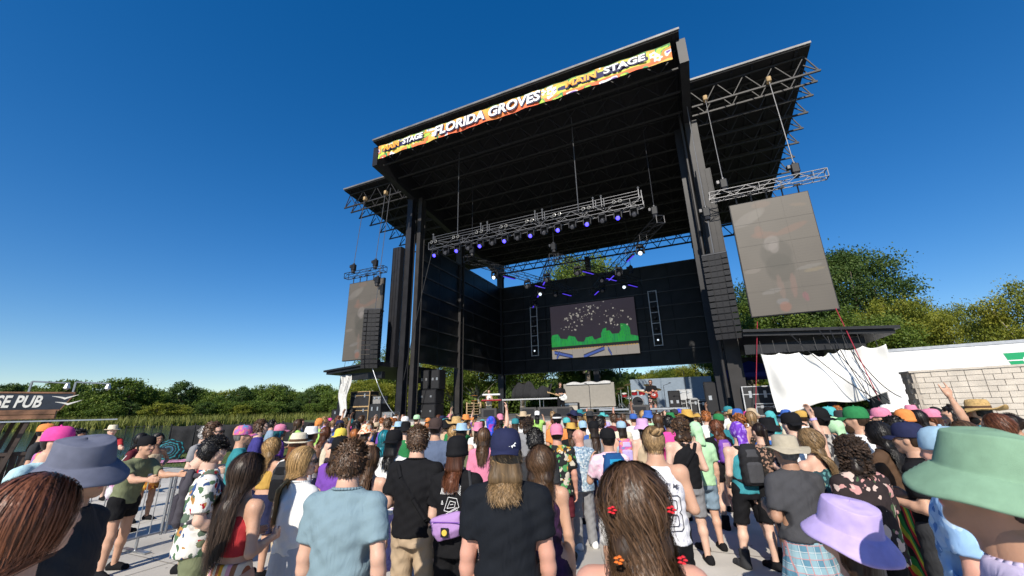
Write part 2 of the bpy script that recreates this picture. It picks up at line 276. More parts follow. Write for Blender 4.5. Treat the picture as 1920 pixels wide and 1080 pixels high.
tag(ob('lawn_grass', mesh_np('lawn_grass', V, F, (leafmat('leaf_lawn', (.06, .1, .015), (.11, .16, .03), (.17, .2, .05)),))), 'short mown grass between the plaza and the lake', 'grass', kind='stuff')

# ------------------------------------------------------------------ stage building (local frame: x along the front, y towards the back)
BLK = mat('black_paint', (.014, .015, .018), .5, noise=.3, nscale=3, bump=.1, bscale=20); BLK2 = mat('black_steel', (.019, .019, .022), .45, noise=.2, nscale=2.5)
STEEL = mat('dark_grey_steel', (.032, .03, .03), .5, noise=.2, nscale=2); PANEL = mat('wall_panel_black', (.011, .0115, .013), .42, noise=.6, nscale=1.3, bump=.35, bscale=3)
FLASH = mat('roof_flashing', (.15, .15, .15), .55, .2, noise=.3, nscale=1.5); DECK = mat('deck_black', (.12, .115, .11), .75, noise=.2, nscale=2); SCONC = mat('stage_concrete', (.5, .47, .42), .85, noise=.15, nscale=1.2)
ALU = mat('aluminium', (.12, .12, .125), .45, .4, noise=.1); DKALU = mat('dark_truss', (.04, .04, .043), .4, .5, noise=.1)
SB = (-7., 17.3, 0.); SL = S2W(*SB)
stage = empty('stage', SL, YAW); tag(stage, 'large open-air stage building with black steel columns, walls and flat overhanging roof', 'stage')
def L(u, v, z): return (u - SB[0], v - SB[1], z)
def lbox(mb, u0, u1, v0, v1, z0, z1): return mb.box(u0 - SB[0], u1 - SB[0], v0 - SB[1], v1 - SB[1], z0, z1)
DZ = 1.5
b = MB(); lbox(b, -18.8, 6.5, 17.3, 34, 0, DZ - .08); base = b.obj('deck_base', SCONC, stage)
b = MB(); lbox(b, -18.75, 6.45, 17.6, 34, DZ - .08, DZ); b.obj('deck', DECK, stage)
# roof: one sloping plane, main bay reaching further forward than the two wings
RZ = lambda v: 17.17 - .105 * (v - 14.8)
def slab(u0, u1, v0, v1, t, dz=0.):
    m = MB(); m.add([L(u0, v0, RZ(v0) + dz), L(u1, v0, RZ(v0) + dz), L(u1, v1, RZ(v1) + dz), L(u0, v1, RZ(v1) + dz), L(u0, v0, RZ(v0) + dz + t), L(u1, v0, RZ(v0) + dz + t), L(u1, v1, RZ(v1) + dz + t), L(u0, v1, RZ(v1) + dz + t)],
        [(0, 3, 2, 1), (4, 5, 6, 7), (0, 1, 5, 4), (1, 2, 6, 5), (2, 3, 7, 6), (3, 0, 4, 7)]); return m
roof = slab(-15.3, 1.47, 14.8, 32.8, .16).obj('roof', BLK, stage)
wr = slab(1.56, 6.67, 17.7, 32.4, .16).obj('wing_roof', BLK, stage); wl = slab(-20.6, -15.4, 17.7, 32.4, .16).obj('wing_roof', BLK, stage)
for (p, u0, u1, v0) in ((roof, -15.34, 1.5, 14.74), (wr, 1.55, 6.7, 17.64), (wl, -20.64, -15.42, 17.64)):
    slab(u0, u1, v0, v0 + .055, .1, .07).obj('flashing', FLASH, p)
# corrugated deck ribs seen from below
def ribs(p, u0, u1, v0, v1, step):
    m = None; u = u0 + .3
    while u < u1 - .1:
        q = slab(u, u + .1, v0 + .1, v1 - .1, .05, -.055)
        if m is None: m = q.mesh('roof_rib', (BLK,)); base_u = u
        ob('roof_rib', m, p, (u - base_u, 0, 0)); u += step
ribs(roof, -15.3, 1.47, 14.8, 32.8, .9); ribs(wr, 1.56, 6.67, 17.7, 32.4, .85); ribs(wl, -20.6, -15.4, 17.7, 32.4, .85)
ROOFK = mat('roof_black', (.006, .006, .007), .8, noise=.3); JST = mat('joist_black', (.022, .021, .021), .6, noise=.3)
for o_ in (roof, wr, wl): o_.data.materials[0] = ROOFK
def joist(u0, u1, v, dep, m, p, n, ex0=0., ex1=0.):
    """open-web steel joist along the stage front direction: two chords and zigzag web"""
    zt = RZ(v) - .12; zb = zt - dep; mb = MB()
    mb.tube(L(u0, v, zt), L(u1, v, zt), .045, 4); mb.tube(L(u0 - ex0, v, zb), L(u1 + ex1, v, zb), .055, 4)
    us = np.linspace(u0, u1, n + 1)
    for i in range(n):
        c = (us[i] + us[i + 1]) / 2; mb.tube(L(us[i], v, zt), L(c, v, zb), .026, 4); mb.tube(L(c, v, zb), L(us[i + 1], v, zt), .026, 4)
    if ex1: mb.tube(L(u1 + ex1 - .05, v, zb), L(u1, v, zt), .03, 4); mb.tube(L(u1 + ex1 - .05, v, zb), L(u1 - .1, v, zb + .5), .03, 4)
    if ex0: mb.tube(L(u0 - ex0 + .05, v, zb), L(u0, v, zt), .03, 4); mb.tube(L(u0 - ex0 + .05, v, zb), L(u0 + .1, v, zb + .5), .03, 4)
    return mb.obj('joist', m, p)
for v in np.arange(15.6, 32.5, 1.3): joist(-15.1, 1.3, v, .95, JST, roof, 10)
for k, v in enumerate([18.1, 18.7, 19.5, 20.6, 21.7, 22.8, 24., 25.4, 27, 28.6, 30.2]):
    joist(1.75, 6.45, v, .95, STEEL if k < 3 else JST, wr, 4, 0, .45); joist(-20.4, -15.6, v, .95, STEEL if k < 3 else JST, wl, 4, .45, 0)
# a rear truss carries the roof edge over the back wall
mb = MB(); zt, zb = 15.15, 14.25
mb.tube(L(-15.3, 32.2, zt), L(6.4, 32.2, zt), .08, 4); mb.tube(L(-15.3, 32.2, zb), L(6.4, 32.2, zb), .08, 4)
for i in range(20):
    a = -15.3 + i * 1.085; mb.tube(L(a, 32.2, zb), L(a + .54, 32.2, zt), .04, 4); mb.tube(L(a + .54, 32.2, zt), L(a + 1.085, 32.2, zb), .04, 4)
mb.obj('rear_truss', BLK, stage)
# deep side girders under the main roof
for u in (-15.35, 1.5):
    m = MB(); m.add([L(u - .18, 15.1, RZ(15.1) - .1), L(u + .18, 15.1, RZ(15.1) - .1), L(u + .18, 32.5, RZ(32.5) - .1), L(u - .18, 32.5, RZ(32.5) - .1), L(u - .18, 15.1, RZ(15.1) - 1.35), L(u + .18, 15.1, RZ(15.1) - 1.35), L(u + .18, 32.5, RZ(32.5) - 1.5), L(u - .18, 32.5, RZ(32.5) - 1.5)],
        [(0, 1, 2, 3), (7, 6, 5, 4), (0, 4, 5, 1), (1, 5, 6, 2), (2, 6, 7, 3), (3, 7, 4, 0)]); m.obj('side_girder', BLK2, stage)
# columns: steel H-sections
def hcol(u, v, z0, z1, w=.42, d=.5, m=BLK2, name='column'):
    b = MB(); lbox(b, u - w / 2, u + w / 2, v - d / 2, v - d / 2 + .05, z0, z1); lbox(b, u - w / 2, u + w / 2, v + d / 2 - .05, v + d / 2, z0, z1); lbox(b, u - .03, u + .03, v - d / 2 + .05, v + d / 2 - .05, z0, z1); lbox(b, u - w / 2 - .08, u + w / 2 + .08, v - d / 2 - .08, v + d / 2 + .08, z0 - .002, z0 + .05)
    return b.obj(name, m, stage)
hcol(-15.5, 18.9, DZ, RZ(18.9) - 1.3, .4, .5, BLK2); hcol(-15.0, 19.3, DZ, RZ(19.3) - 1.1, .28, .5, STEEL)
hcol(1.62, 18.95, DZ, RZ(18.9) - 1.3, .55, .55, STEEL); hcol(1.0, 19.5, DZ, RZ(19.5) - 1.1, .3, .45, BLK2)
for u in (-15.4, 1.6): hcol(u, 24.9, DZ, RZ(24.9) - 1.2, .48, .5, STEEL); hcol(u, 32.1, DZ, RZ(32.1) - .9, .5, .5, BLK2)
hcol(-7., 32.15, DZ, RZ(32.1) - .9, .42, .45, BLK2)
# tall ribbed boxes fixed to the outside of the front columns
for u, z0, z1 in ((-15.98, 4.4, 11.9), (1.72, 7.95, 12.4)):
    b = MB(); lbox(b, u - .32, u + .32, 18.25, 18.6, z0, z1)
    for k in (-.3, -.1, .1, .3): lbox(b, u + k - .012, u + k + .012, 18.22, 18.2495, z0 + .03, z1 - .03)
    b.obj('cable_housing', BLK2 if u < 0 else STEEL, stage)
b = MB(); b.tube(L(1.18, 18.55, 2.2), L(1.18, 18.55, 16), .06, 8); b.obj('drain_pipe', STEEL, stage)
# walls of black panels on steel girts: back wall and the two side walls
WZ0, WZ1 = 4.8, 12.7
def pwall(name, horizontal, c, a0, a1, ncol, nrow, face):
    b = MB()
    if horizontal: lbox(b, a0, a1, c, c + .08, WZ0, WZ1)
    else: lbox(b, c - .04, c + .04, a0, a1, WZ0, WZ1)
    w_ = b.obj(name, PANEL, stage); cw = (a1 - a0) / ncol; rh = (WZ1 - WZ0) / nrow; pm = MB()
    if horizontal: pm.bev(.012, cw - .012, 0, .05, .025, rh - .025, .01)
    else: pm.bev(0, .05, .012, cw - .012, .025, rh - .025, .01)
    pm = pm.mesh('wall_panel', (PANEL,)); gm = MB()
    for i in range(ncol):
        for j in range(nrow):
            jit = RNG.uniform(0, .012)
            o = ob('wall_panel', pm, w_, L(a0 + i * cw, c - .055 + jit, WZ0 + j * rh) if horizontal else L(c + (.042 if face > 0 else -.095), a0 + i * cw, WZ0 + j * rh))
    for j in range(nrow + 1):
        g = MB(); z = WZ0 + j * rh
        if horizontal: lbox(g, a0, a1, c - .12, c - .06, z - .035, z + .035)
        elif face > 0: lbox(g, c + .1, c + .17, a0, a1, z - .035, z + .035)
        else: lbox(g, c - .17, c - .1, a0, a1, z - .035, z + .035)
        g.obj('girt', mat('girt_grey', (.05, .05, .052), .5, noise=.3, nscale=1.5), w_)
pwall('back_wall', True, 32.0, -15.1, 1.35, 8, 7, 1); pwall('side_wall', False, -15.45, 19.7, 31.8, 5, 7, 1); pwall('side_wall', False, 1.75, 19.7, 31.8, 5, 7, -1)
# low canopies either side
for (u0, u1, side) in ((-19.9, -15.9, -1), (1.95, 6.5, 1)):
    m = MB(); ui, uo = (u1, u0) if side < 0 else (u0, u1); zi, zo = 4.55, 4.25
    for (z_, t, v0, v1, sh) in ((0, .1, 17.1, 24, 0.), (-.14, .135, 17.22, 23.9, .12)):
        a, b_ = (uo - side * sh, ui); q = [L(a, v0, zo + z_), L(b_, v0, zi + z_), L(b_, v1, zi + z_), L(a, v1, zo + z_)]; q += [(x, y, z + t) for x, y, z in q]
        m.add(q, [(0, 3, 2, 1), (4, 5, 6, 7), (0, 1, 5, 4), (1, 2, 6, 5), (2, 3, 7, 6), (3, 0, 4, 7)])
    cp = m.obj('canopy', BLK, stage); 
    for v_ in (17.6, 22.6): g = MB(); lbox(g, min(ui, uo - side * .9), max(ui, uo - side * .9), v_, v_ + .25, 3.75, 4.12); g.obj('canopy_beam', BLK, cp)
    for u, v in ((uo - side * 1.0, 17.75), (uo - side * 1.0, 22.7), (ui - side * -.25, 22.7)):
        b = MB(); lbox(b, u - .14, u + .14, v - .14, v + .14, DZ, 4.13); b.obj('canopy_post', BLK, cp)
# ------------------------------------------------------------------ banner across the roof front
def banner_art(U, V):
    x, y = U * 16.3, V * .86; n1 = vnoise(x * 1.3, y * 3, 1); n2 = vnoise(x * 3.1, y * 4, 2); n3 = vnoise(x * .9, y * 1.5 + 7, 5)
    c = np.stack([.75 + .15 * n1, .16 + .28 * np.clip(V * .9 + n3 * .5 - .3, 0, 1), .05 + .03 * n1], 1)         # orange field, yellower to the top
    def put(mask, col): c[mask] = col
    ends = (U < .3) | (U > .62)
    put(ends & (n2 > .62), (.05, .28, .1)); put(ends & (n2 > .75), (.45, .6, .08)); put(ends & (n1 < .25), (.75, .45, .1)); put(ends & (n2 < .22), (.78, .78, .74)); put(ends & (n2 < .12), (.2, .1, .35))
    put(V > .93 + .06 * n1, (.1, .2, .07))
    for c0, c1 in ((.015, .2), (.68, .945)):
        e = np.abs((U - (c0 + c1) / 2) / ((c1 - c0) / 2)); top = .84 + .05 * np.sin(U * 60); m = (e < .97) & (V > .34 + .12 * e ** 6) & (V < top - .06 - .2 * e ** 8); mo = (e < 1.) & (V > .26) & (V < top + .03)
        put(mo, (.6, .62, .1)); put(m, (.035, .03, .1))
    for fx, fy in ((.635, .72), (.66, .62), (.955, .6), (.965, .35), (.245, .45)):
        d = np.hypot((U - fx) * 16.3, (V - fy) * .86); a = np.arctan2((V - fy) * .86, (U - fx) * 16.3); m = d < .2 * (.6 + .4 * np.abs(np.cos(a * 2.5))); put(m, (.75, .78, .72)); put(d < .06, (.75, .5, .05))
    return c
bn = empty('banner', S2W(-14.98, 14.95, 16.03), YAW); tag(bn, 'long orange printed festival banner reading FLORIDA GROVES MAIN STAGE along the roof edge', 'banner')
painted('cloth', 16.05, .84, 520, 30, banner_art, vcmat('banner_print', .7), bn, wave=lambda U, V: .03 * np.sin(U * 40) * (1 - V) + .02 * np.sin(U * 95 + V * 4))
WHT = mat('print_white', (.82, .82, .8), .6, noise=0); NAVY = mat('print_navy', (.02, .018, .07), .6, noise=0); ORG = mat('print_orange', (.85, .36, .04), .6, noise=0)
def btext(s, x, z, size, m, sh=.1, sx=1., rot=0.):
    text('lettering_shadow', s, size, NAVY, bn, (x + .035, -.075, z - .035), (R(90), -rot, 0), .004, size * .06, sh, sx=sx); text('lettering', s, size, m, bn, (x, -.095, z), (R(90), -rot, 0), .004, size * .034, sh, sx=sx)
btext('FLORIDA GROVES', 3.95, .18, .76, WHT, .12, 1.)
for x0, k in ((.45, 1.), (11.35, 1.32)):
    btext('MAIN', x0, .33, .47, ORG, .05, .98 * k); btext('STAGE', x0 + 1.38 * k, .35, .47, WHT, .05, .98 * k)
b = MB(); b.box(0, 16.05, .1, .22, .1, .3); b.obj('banner_rail', BLK, bn)

# ------------------------------------------------------------------ aluminium box trusses
def truss(name, a, b, s, m, label, cat='truss', n=None, group=None, lace=.011, ch=.021):
    """box truss between stage points a and b"""
    a = np.array(a, float); b = np.array(b, float); Ln = np.linalg.norm(b - a); d = (b - a) / Ln; up = np.array([0, 0, 1.]); sd_ = np.cross(d, up); sd_ /= np.linalg.norm(sd_); up = np.cross(sd_, d)
    e = empty(name, S2W(*a), YAW); tag(e, label, cat, group); n = n or max(2, int(Ln / (s * 1.3)))
    cs = [sd_ * x * s / 2 + up * y * s / 2 for x, y in ((-1, -1), (1, -1), (1, 1), (-1, 1))]
    for c in cs: q = MB(); q.tube(c, d * Ln + c, ch, 6); q.obj('chord', m, e)
    q = MB()
    for i in range(n):
        p0, p1 = d * Ln * i / n, d * Ln * (i + 1) / n
        for k in range(4):
            c0, c1 = cs[k], cs[(k + 1) % 4]; q.tube(p0 + (c0 if (i + k) % 2 else c1), p1 + (c1 if (i + k) % 2 else c0), lace, 4, cap=False)
            if i % 4 == 0: q.tube(p0 + c0, p0 + c1, lace, 4, cap=False)
    for p0 in (d * 0, d * Ln):
        for k in range(4): q.tube(p0 + cs[k], p0 + cs[(k + 1) % 4], lace * 1.6, 4)
    q.obj('lacing', m, e); return e
def chain(name, p, q, r, label, m=None, group='hoist chains under the roof'):
    a = np.array(S2W(*p)); b_ = np.array(S2W(*q)); mb = MB(); mb.tube((0, 0, 0), b_ - a, r, 5); o = mb.obj(name, m or ALU, None, tuple(a)); tag(o, label, 'chain', group); return o
def motor(p, label):
    e = empty('chain_hoist', S2W(*p), YAW); m = MB(); m.bev(-.14, .14, -.12, .12, .0, .42, .03); m.obj('motor_body', BLK, e); m = MB(); m.lathe([(.07, .42), (.07, .5), (.03, .52)], 10); m.obj('hook', DKALU, e); m = MB(); m.lathe([(.02, -.16), (.12, -.14), (.12, 0)], 8); m.obj('chain_bag', BLK2, e)
    m = MB(); m.bev(-.28, -.145, -.1, .1, .22, .4, .02); m.obj('gearbox', DKALU, e); tag(e, label, 'hoist', 'chain hoists'); return e
SLING = mat('tan_sling', (.42, .29, .15), .9, noise=.3)
def sling(p, label):
    m = MB(); m.bev(-.09, .09, -.13, .13, -.12, .16, .03); o = m.obj('sling', SLING, None, S2W(*p), YAW); tag(o, label, 'sling', 'tan rigging slings'); return o
TZ = 11.0
ft = truss('lighting_truss', (-12.85, 17.5, TZ), (-1.0, 17.5, TZ), .42, ALU, 'long silver lighting truss with a row of lamps hung across the stage front')
for u in (-12.7, -9.55, -9.15, -6.35, -5.95, -3.3, -2.9, -1.15):
    m = MB(); h = .75
    m.tube((0, 0, .21), (0, 0, h), .03, 6); m.tube((.12, 0, .21), (.12, 0, h - .12), .025, 6); m.lathe([(.05, h), (.06, h + .05), (.02, h + .1)], 8); m.obj('upright', ALU, ft, (u + 12.85, 0, 0))
for z in (.5, .66): m = MB(); m.tube((.15, .05, z), (11.7, .05, z), .016, 5); m.obj('cable_pipe', ALU, ft)
LENS = mat('lens_glass', (.07, .07, .08), .15, noise=0); BLUEL = mat('blue_lamp', (.05, .05, .6), .3, noise=0, emit=((.06, .045, 1.), 4.)); WHL = mat('white_lamp', (.5, .55, .6), .3, noise=0, emit=((.8, .9, 1.), 1.2)); BARL = mat('violet_bar', (.1, .05, .6), .3, noise=0, emit=((.1, .05, .9), .8))
def mover(u, v, z, lit, label, tilt=0., s=1.):
    """moving-head lamp: base, yoke arms, head with round lens"""
    e = empty('moving_light', S2W(u, v, z), YAW); tag(e, label, 'lamp', 'moving lights on the trusses'); e.scale = (s, s, s)
    m = MB(); m.bev(-.16, .16, -.12, .12, -.12, 0, .02); m.obj('base', BLK, e)
    for x in (-.17, .17): m = MB(); m.bev(x - .025, x + .025, -.07, .07, -.42, -.1, .01); m.obj('yoke_arm', BLK2, e)
    h = MB(); h.lathe([(.09, .14), (.125, .1), (.13, -.1), (.145, -.16)], 12, axis='y'); ho = h.obj('head', BLK, e, (0, 0, -.36)); ho.rotation_euler = (tilt, 0, 0)
    l = MB(); l.lathe([(.095, .0), (.08, .015), (.02, .02)], 12, axis='y', o=(0, -.16, 0)); l.obj('lens', BLUEL if lit == 1 else WHL if lit == 2 else LENS, ho)
    return e
for m_ in (BLK, BLK2, STEEL, PANEL): m_.node_tree.nodes['Principled BSDF'].inputs['Specular IOR Level'].default_value = .22
for k, u in enumerate(np.linspace(-12.45, -1.45, 16)):
    mover(u, 17.42, TZ - .2, 1 if k % 2 == 0 else 0, 'moving light glowing blue under the long silver front truss' if k % 2 == 0 else 'unlit moving light under the long silver front truss', R(35))
    if k % 2 == 0:
        for j, du in enumerate((.02, .3)):
            e = empty('par_can', S2W(u + du - .1, 17.2, TZ + .12), YAW); tag(e, 'small round lamp clamped on top chord of the long silver front truss', 'lamp', 'small lamps on the front truss')
            h = MB(); h.lathe([(.06, .12), (.085, .08), (.09, -.1)], 10, axis='y'); h.obj('can', BLK2, e); l = MB(); l.lathe([(.085, 0), (.03, .012)], 10, axis='y', o=(0, -.1, 0)); l.obj('lens', mat('par_lens', (.45, .44, .4), .2, noise=0), e)
for u, zz, lb in ((-11.05, RZ(17.5), 'steel cable hanging to the left of the long front lighting truss'), (-4.05, RZ(17.5), 'steel cable hanging to the right of the long front lighting truss')): chain('hoist_cable', (u, 17.5, TZ + .2), (u, 17.5, zz), .022, lb)
# the crossed trusses further back
xt = [((-11.05, 18.4, 10.3), (-7.1, 27.6, 10.1), 'dark truss running back from the left in the crossed pair over the stage'), ((-6.47, 20.5, 10.3), (-11.3, 29.5, 10.1), 'dark truss crossing under the left hoist in the zigzag over the stage'), ((-6.3, 20.6, 10.3), (-2.5, 27.4, 10.1), 'dark truss running back right from the middle hoist over the stage'), ((-.38, 18.2, 10.3), (-6.05, 28.3, 10.1), 'long dark truss rising to the right end of the zigzag over the stage')]
XN = ['dark truss reaching forward to the left', 'truss crossing under the middle hoist', 'truss running back right from the middle hoist', 'long truss rising to the right']
for k, (a, b_, lb) in enumerate(xt):
    truss('zigzag_truss', a, b_, .38, DKALU, lb, group='crossed trusses over the stage'); a, b_ = np.array(a), np.array(b_)
    for j, f in enumerate((.22, .5, .78)):
        p = a + (b_ - a) * f; mover(p[0], p[1], p[2] - .2, 2 if j == k % 3 else 0, ('moving light glowing white' if j == k % 3 else 'unlit moving light') + ' on the ' + XN[k], R(30), 1.15)
        q = a + (b_ - a) * (f + .12); e = MB(); e.bev(-.5, .5, -.06, .06, -.07, .07, .015); o = e.obj('light_bar', BLK, None, S2W(q[0], q[1], q[2] - .32), YAW + math.atan2(b_[1] - a[1], b_[0] - a[0])); tag(o, 'violet light bar hanging on the ' + XN[k], 'light bar', 'violet light bars'); g = MB(); g.box(-.48, .48, -.045, .045, -.082, -.0705); g.obj('lens_strip', BARL, o)
for (u, v) in ((-10.9, 18.9), (-6.4, 20.6), (-.6, 18.6), (-2.9, 26.8)):
    motor((u, v, 10.75), 'black chain hoist above the crossed trusses'); chain('hoist_chain', (u, v, 11.2), (u, v, RZ(v) - 1.), .016, 'thin chain holding the crossed trusses', DKALU)
LADM = mat('ladder_silver', (.62, .63, .65), .4, .3, noise=.1)
# vertical silver ladders of lamps on the back wall
for px, lb in ((1000, 'silver ladder truss with lamps left of the centre screen'), (1222, 'silver ladder truss with lamps right of the centre screen')):
    p0 = st(px, 575 if px < 1100 else 545, v=31.4); h = 4.3; e = empty('ladder_truss', S2W(p0[0], 31.4, p0[2] - h), YAW); tag(e, lb, 'truss', 'ladder trusses on the back wall')
    for x in (-.3, .3): m = MB(); m.tube((x, 0, 0), (x, 0, h), .035, 6); m.obj('rail', LADM, e)
    for k in range(6): m = MB(); m.tube((-.3, 0, h * k / 5 * .98 + .04), (.3, 0, h * k / 5 * .98 + .04), .028, 6); m.obj('rung', LADM, e)
    for k in range(4): m = MB(); m.lathe([(.1, .1), (.14, -.1)], 10, axis='y', o=(0, 0, h * (k + .5) / 5)); q = m.obj('lamp', BLK, e); l = MB(); l.lathe([(.07, 0), (.02, .01)], 8, axis='y', o=(0, -.1, h * (k + .5) / 5)); l.obj('lens', WHL if k == 0 else LENS, q)
# ------------------------------------------------------------------ screens
def centre_art(U, V):
    c = np.empty((len(U), 3)); c[:] = (.045, .035, .045); hill = .36 + .05 * np.sin(U * 9 + 1) + .1 * np.clip(np.sin(U * 31) * 1.6, -.6, .7) * .6 + .1 * (U > .82) * (U < .92) + .06 * (U > .6) * (U < .66)
    m = V < hill; c[m] = np.stack([.03 + 0 * U[m], .3 + .1 * vnoise(U[m] * 40, V[m] * 6, 3), .05 + .03 * vnoise(U[m] * 30, V[m] * 9, 4)], 1); st_ = m & (np.abs(np.sin(U * 120 + 3 * vnoise(U * 20, V * 4, 7))) < .12) & (V > .23); c[st_] = (.02, .12, .1)
    c[V < .225] = (.03, .028, .028); m = V < .165; c[m] = (.42, .36, .3); c[(V < .17) & (V > .155) & (np.sin(U * 200) > -.3)] = (.6, .33, .08)
    for x0, x1, y0, y1 in ((.03, .25, .12, .02), (.38, .62, .01, .13), (.05, .1, .0, .12), (.66, .7, .13, .0)):
        f = np.clip((U - x0) / (x1 - x0), 0, 1); d = np.abs(V - (y0 + (y1 - y0) * f)); c[(d < .028) & (U > x0) & (U < x1)] = (.09, .14, .42); c[(np.abs(d - .03) < .008) & (U > x0) & (U < x1)] = (.03, .03, .05)
    r = np.random.default_rng(3)
    for k in range(120):
        a = r.uniform(0, math.pi); rad = r.uniform(.2, .42); sx, sy = .5 + math.cos(a) * rad + r.normal() * .04, .48 + math.sin(a) * rad * 1.1 + r.normal() * .04; s = r.choice([.005, .007, .016])
        d = np.hypot((U - sx) * 1.6, V - sy); an = np.arctan2(V - sy, (U - sx) * 1.6)
        mk = d < s * (.45 + .55 * np.abs(np.cos(2.5 * an + k))) if k % 3 else np.abs(d - s * .8) < .004
        c[mk & (V < .985)] = (.55, .5, .42)
    return c
def screen(name, u, v, z, w_, h, nx, ny, fn, label, emit, tilt=0., rough=.5):
    e = empty(name, S2W(u, v, z), YAW); e.rotation_euler = (tilt, 0, YAW); tag(e, label, 'screen'); m = MB(); m.box(-.03, w_ + .03, .02, .16, -.03, h + .03); m.obj('frame', BLK, e)
    painted('display', w_, h, nx, ny, fn, vcmat(name + '_pixels', rough, emit), e)
    nxp, nyp = max(2, round(w_ / .9)), max(2, round(h / .9)); g = MB()
    for i in range(1, nxp): g.box(w_ * i / nxp - .003, w_ * i / nxp + .003, -.004, -.001, 0, h)
    for j in range(1, nyp): g.box(0, w_, -.0055, -.0042, h * j / nyp - .003, h * j / nyp + .003)
    g.obj('panel_seams', mat(name + '_seam', (.1, .092, .08) if emit < .1 else (.05, .04, .05), .7, noise=0), e); return e
a_, b__ = st(1036, 673.7, v=31.7), st(1200, 660.4, v=31.7); t_ = st(1030.6, 576, v=31.7)
screen('stage_screen', a_[0], 31.7, a_[2], b__[0] - a_[0], t_[2] - a_[2], 260, 160, centre_art, 'wide screen on the back wall showing stars over green cartoon hills', .55)
def led_art(U, V):
    c = np.empty((len(U), 3)); c[:] = (.175, .158, .135); c *= (1 + .12 * (vnoise(U * 5, V * 8, 1) - .5) + .03 * np.sin(V * 420))[:, None]
    def el(x, y, rx, ry, col, rot=0., a=.5):
        dx, dy = U - x, V - y; q = ((dx * math.cos(rot) + dy * math.sin(rot)) / rx) ** 2 + ((-dx * math.sin(rot) + dy * math.cos(rot)) / ry) ** 2; k = np.clip((1.25 - q) * 2.5, 0, 1)[:, None] * a; c[:] = c * (1 - k) + np.array(col) * k
    el(.2, .85, .2, .05, (.27, .25, .23), .25); el(.32, .88, .12, .04, (.26, .24, .21), .3); el(.85, .9, .1, .015, (.26, .2, .15), -.1)
    el(.45, .5, .19, .13, (.105, .1, .085)); el(.46, .38, .17, .12, (.1, .096, .08)); el(.36, .68, .16, .03, (.27, .17, .13), -.05); el(.7, .7, .2, .028, (.27, .17, .13), .18); el(.3, .72, .05, .05, (.28, .17, .13)); el(.42, .6, .1, .06, (.33, .3, .28), .2); el(.44, .56, .06, .05, (.34, .31, .29))
    el(.42, .22, .035, .1, (.27, .19, .16), .1); el(.57, .22, .035, .1, (.29, .18, .15), -.1); el(.4, .1, .07, .025, (.26, .26, .27)); el(.42, .055, .065, .04, (.38, .17, .12)); el(.3, .19, .12, .02, (.27, .26, .25), .1); el(.8, .36, .15, .016, (.27, .26, .24), .08); el(.85, .33, .12, .014, (.3, .25, .16), .05); el(.12, .38, .1, .02, (.29, .26, .23), .05); el(.4, .96, .12, .03, (.26, .19, .15)); el(.68, .12, .03, .04, (.33, .12, .15), .6)
    return c * np.array([.56, .54, .52])
def led(px_tl, px_tr, px_bl, v, label):
    a, b_, c = st(*px_tl, v=v), st(*px_tr, v=v), st(*px_bl, v=v); w_, h = b_[0] - a[0], a[2] - c[2]; return screen('portrait_screen', a[0], v, c[2], w_, h, 60, 110, led_art, label, .03), a, w_, h
lr, ra, rw, rh_ = led((1368.3, 386.6), (1513.8, 358.2), (1420, 593), 17.6, 'portrait screen with a washed-out picture hanging over the white tarp')
ll, la, lw, lh = led((656, 533), (719.6, 520.4), (641.7, 676.7), 17.6, 'portrait screen with a washed-out picture hanging behind the lone speaker array')
for (a, w_, u0, u1, lb, us) in ((ra, rw, 1.72, 5.9, 'silver truss carrying the portrait screen over the white tarp', (2.35, 4.95)), (la, lw, -19.35, -16.2, 'silver truss carrying the portrait screen behind the lone speaker array', (-18.8, -17.0))):
    z = a[2] + .55; truss('screen_truss', (u0, 17.55, z), (u1, 17.55, z), .34, ALU if u0 > 0 else DKALU, lb)
    for k in range(5):
        x = a[0] + w_ * (k + .5) / 5; o = MB(); o.tube((0, 0, 0), (0, 0, .36), .03, 5); o.tube((-.1, 0, .36), (.1, 0, .36), .04, 5); tag(o.obj('screen_hanger', BLK, None, S2W(x, 17.62, a[2] + .03), YAW), 'black hanger strap linking a portrait screen to its truss', 'hanger', 'screen hangers')
    for u in us:
        motor((u, 17.55, z + .3), 'black chain hoist on the truss over a portrait screen'); chain('hoist_chain', (u, 17.55, z + .8), (u, 17.9, RZ(17.9) - .95), .02, 'chain rising from a portrait screen truss to the wing roof'); sling((u, 17.95, RZ(18) - .95), 'tan sling wrapped round the wing roof joist')
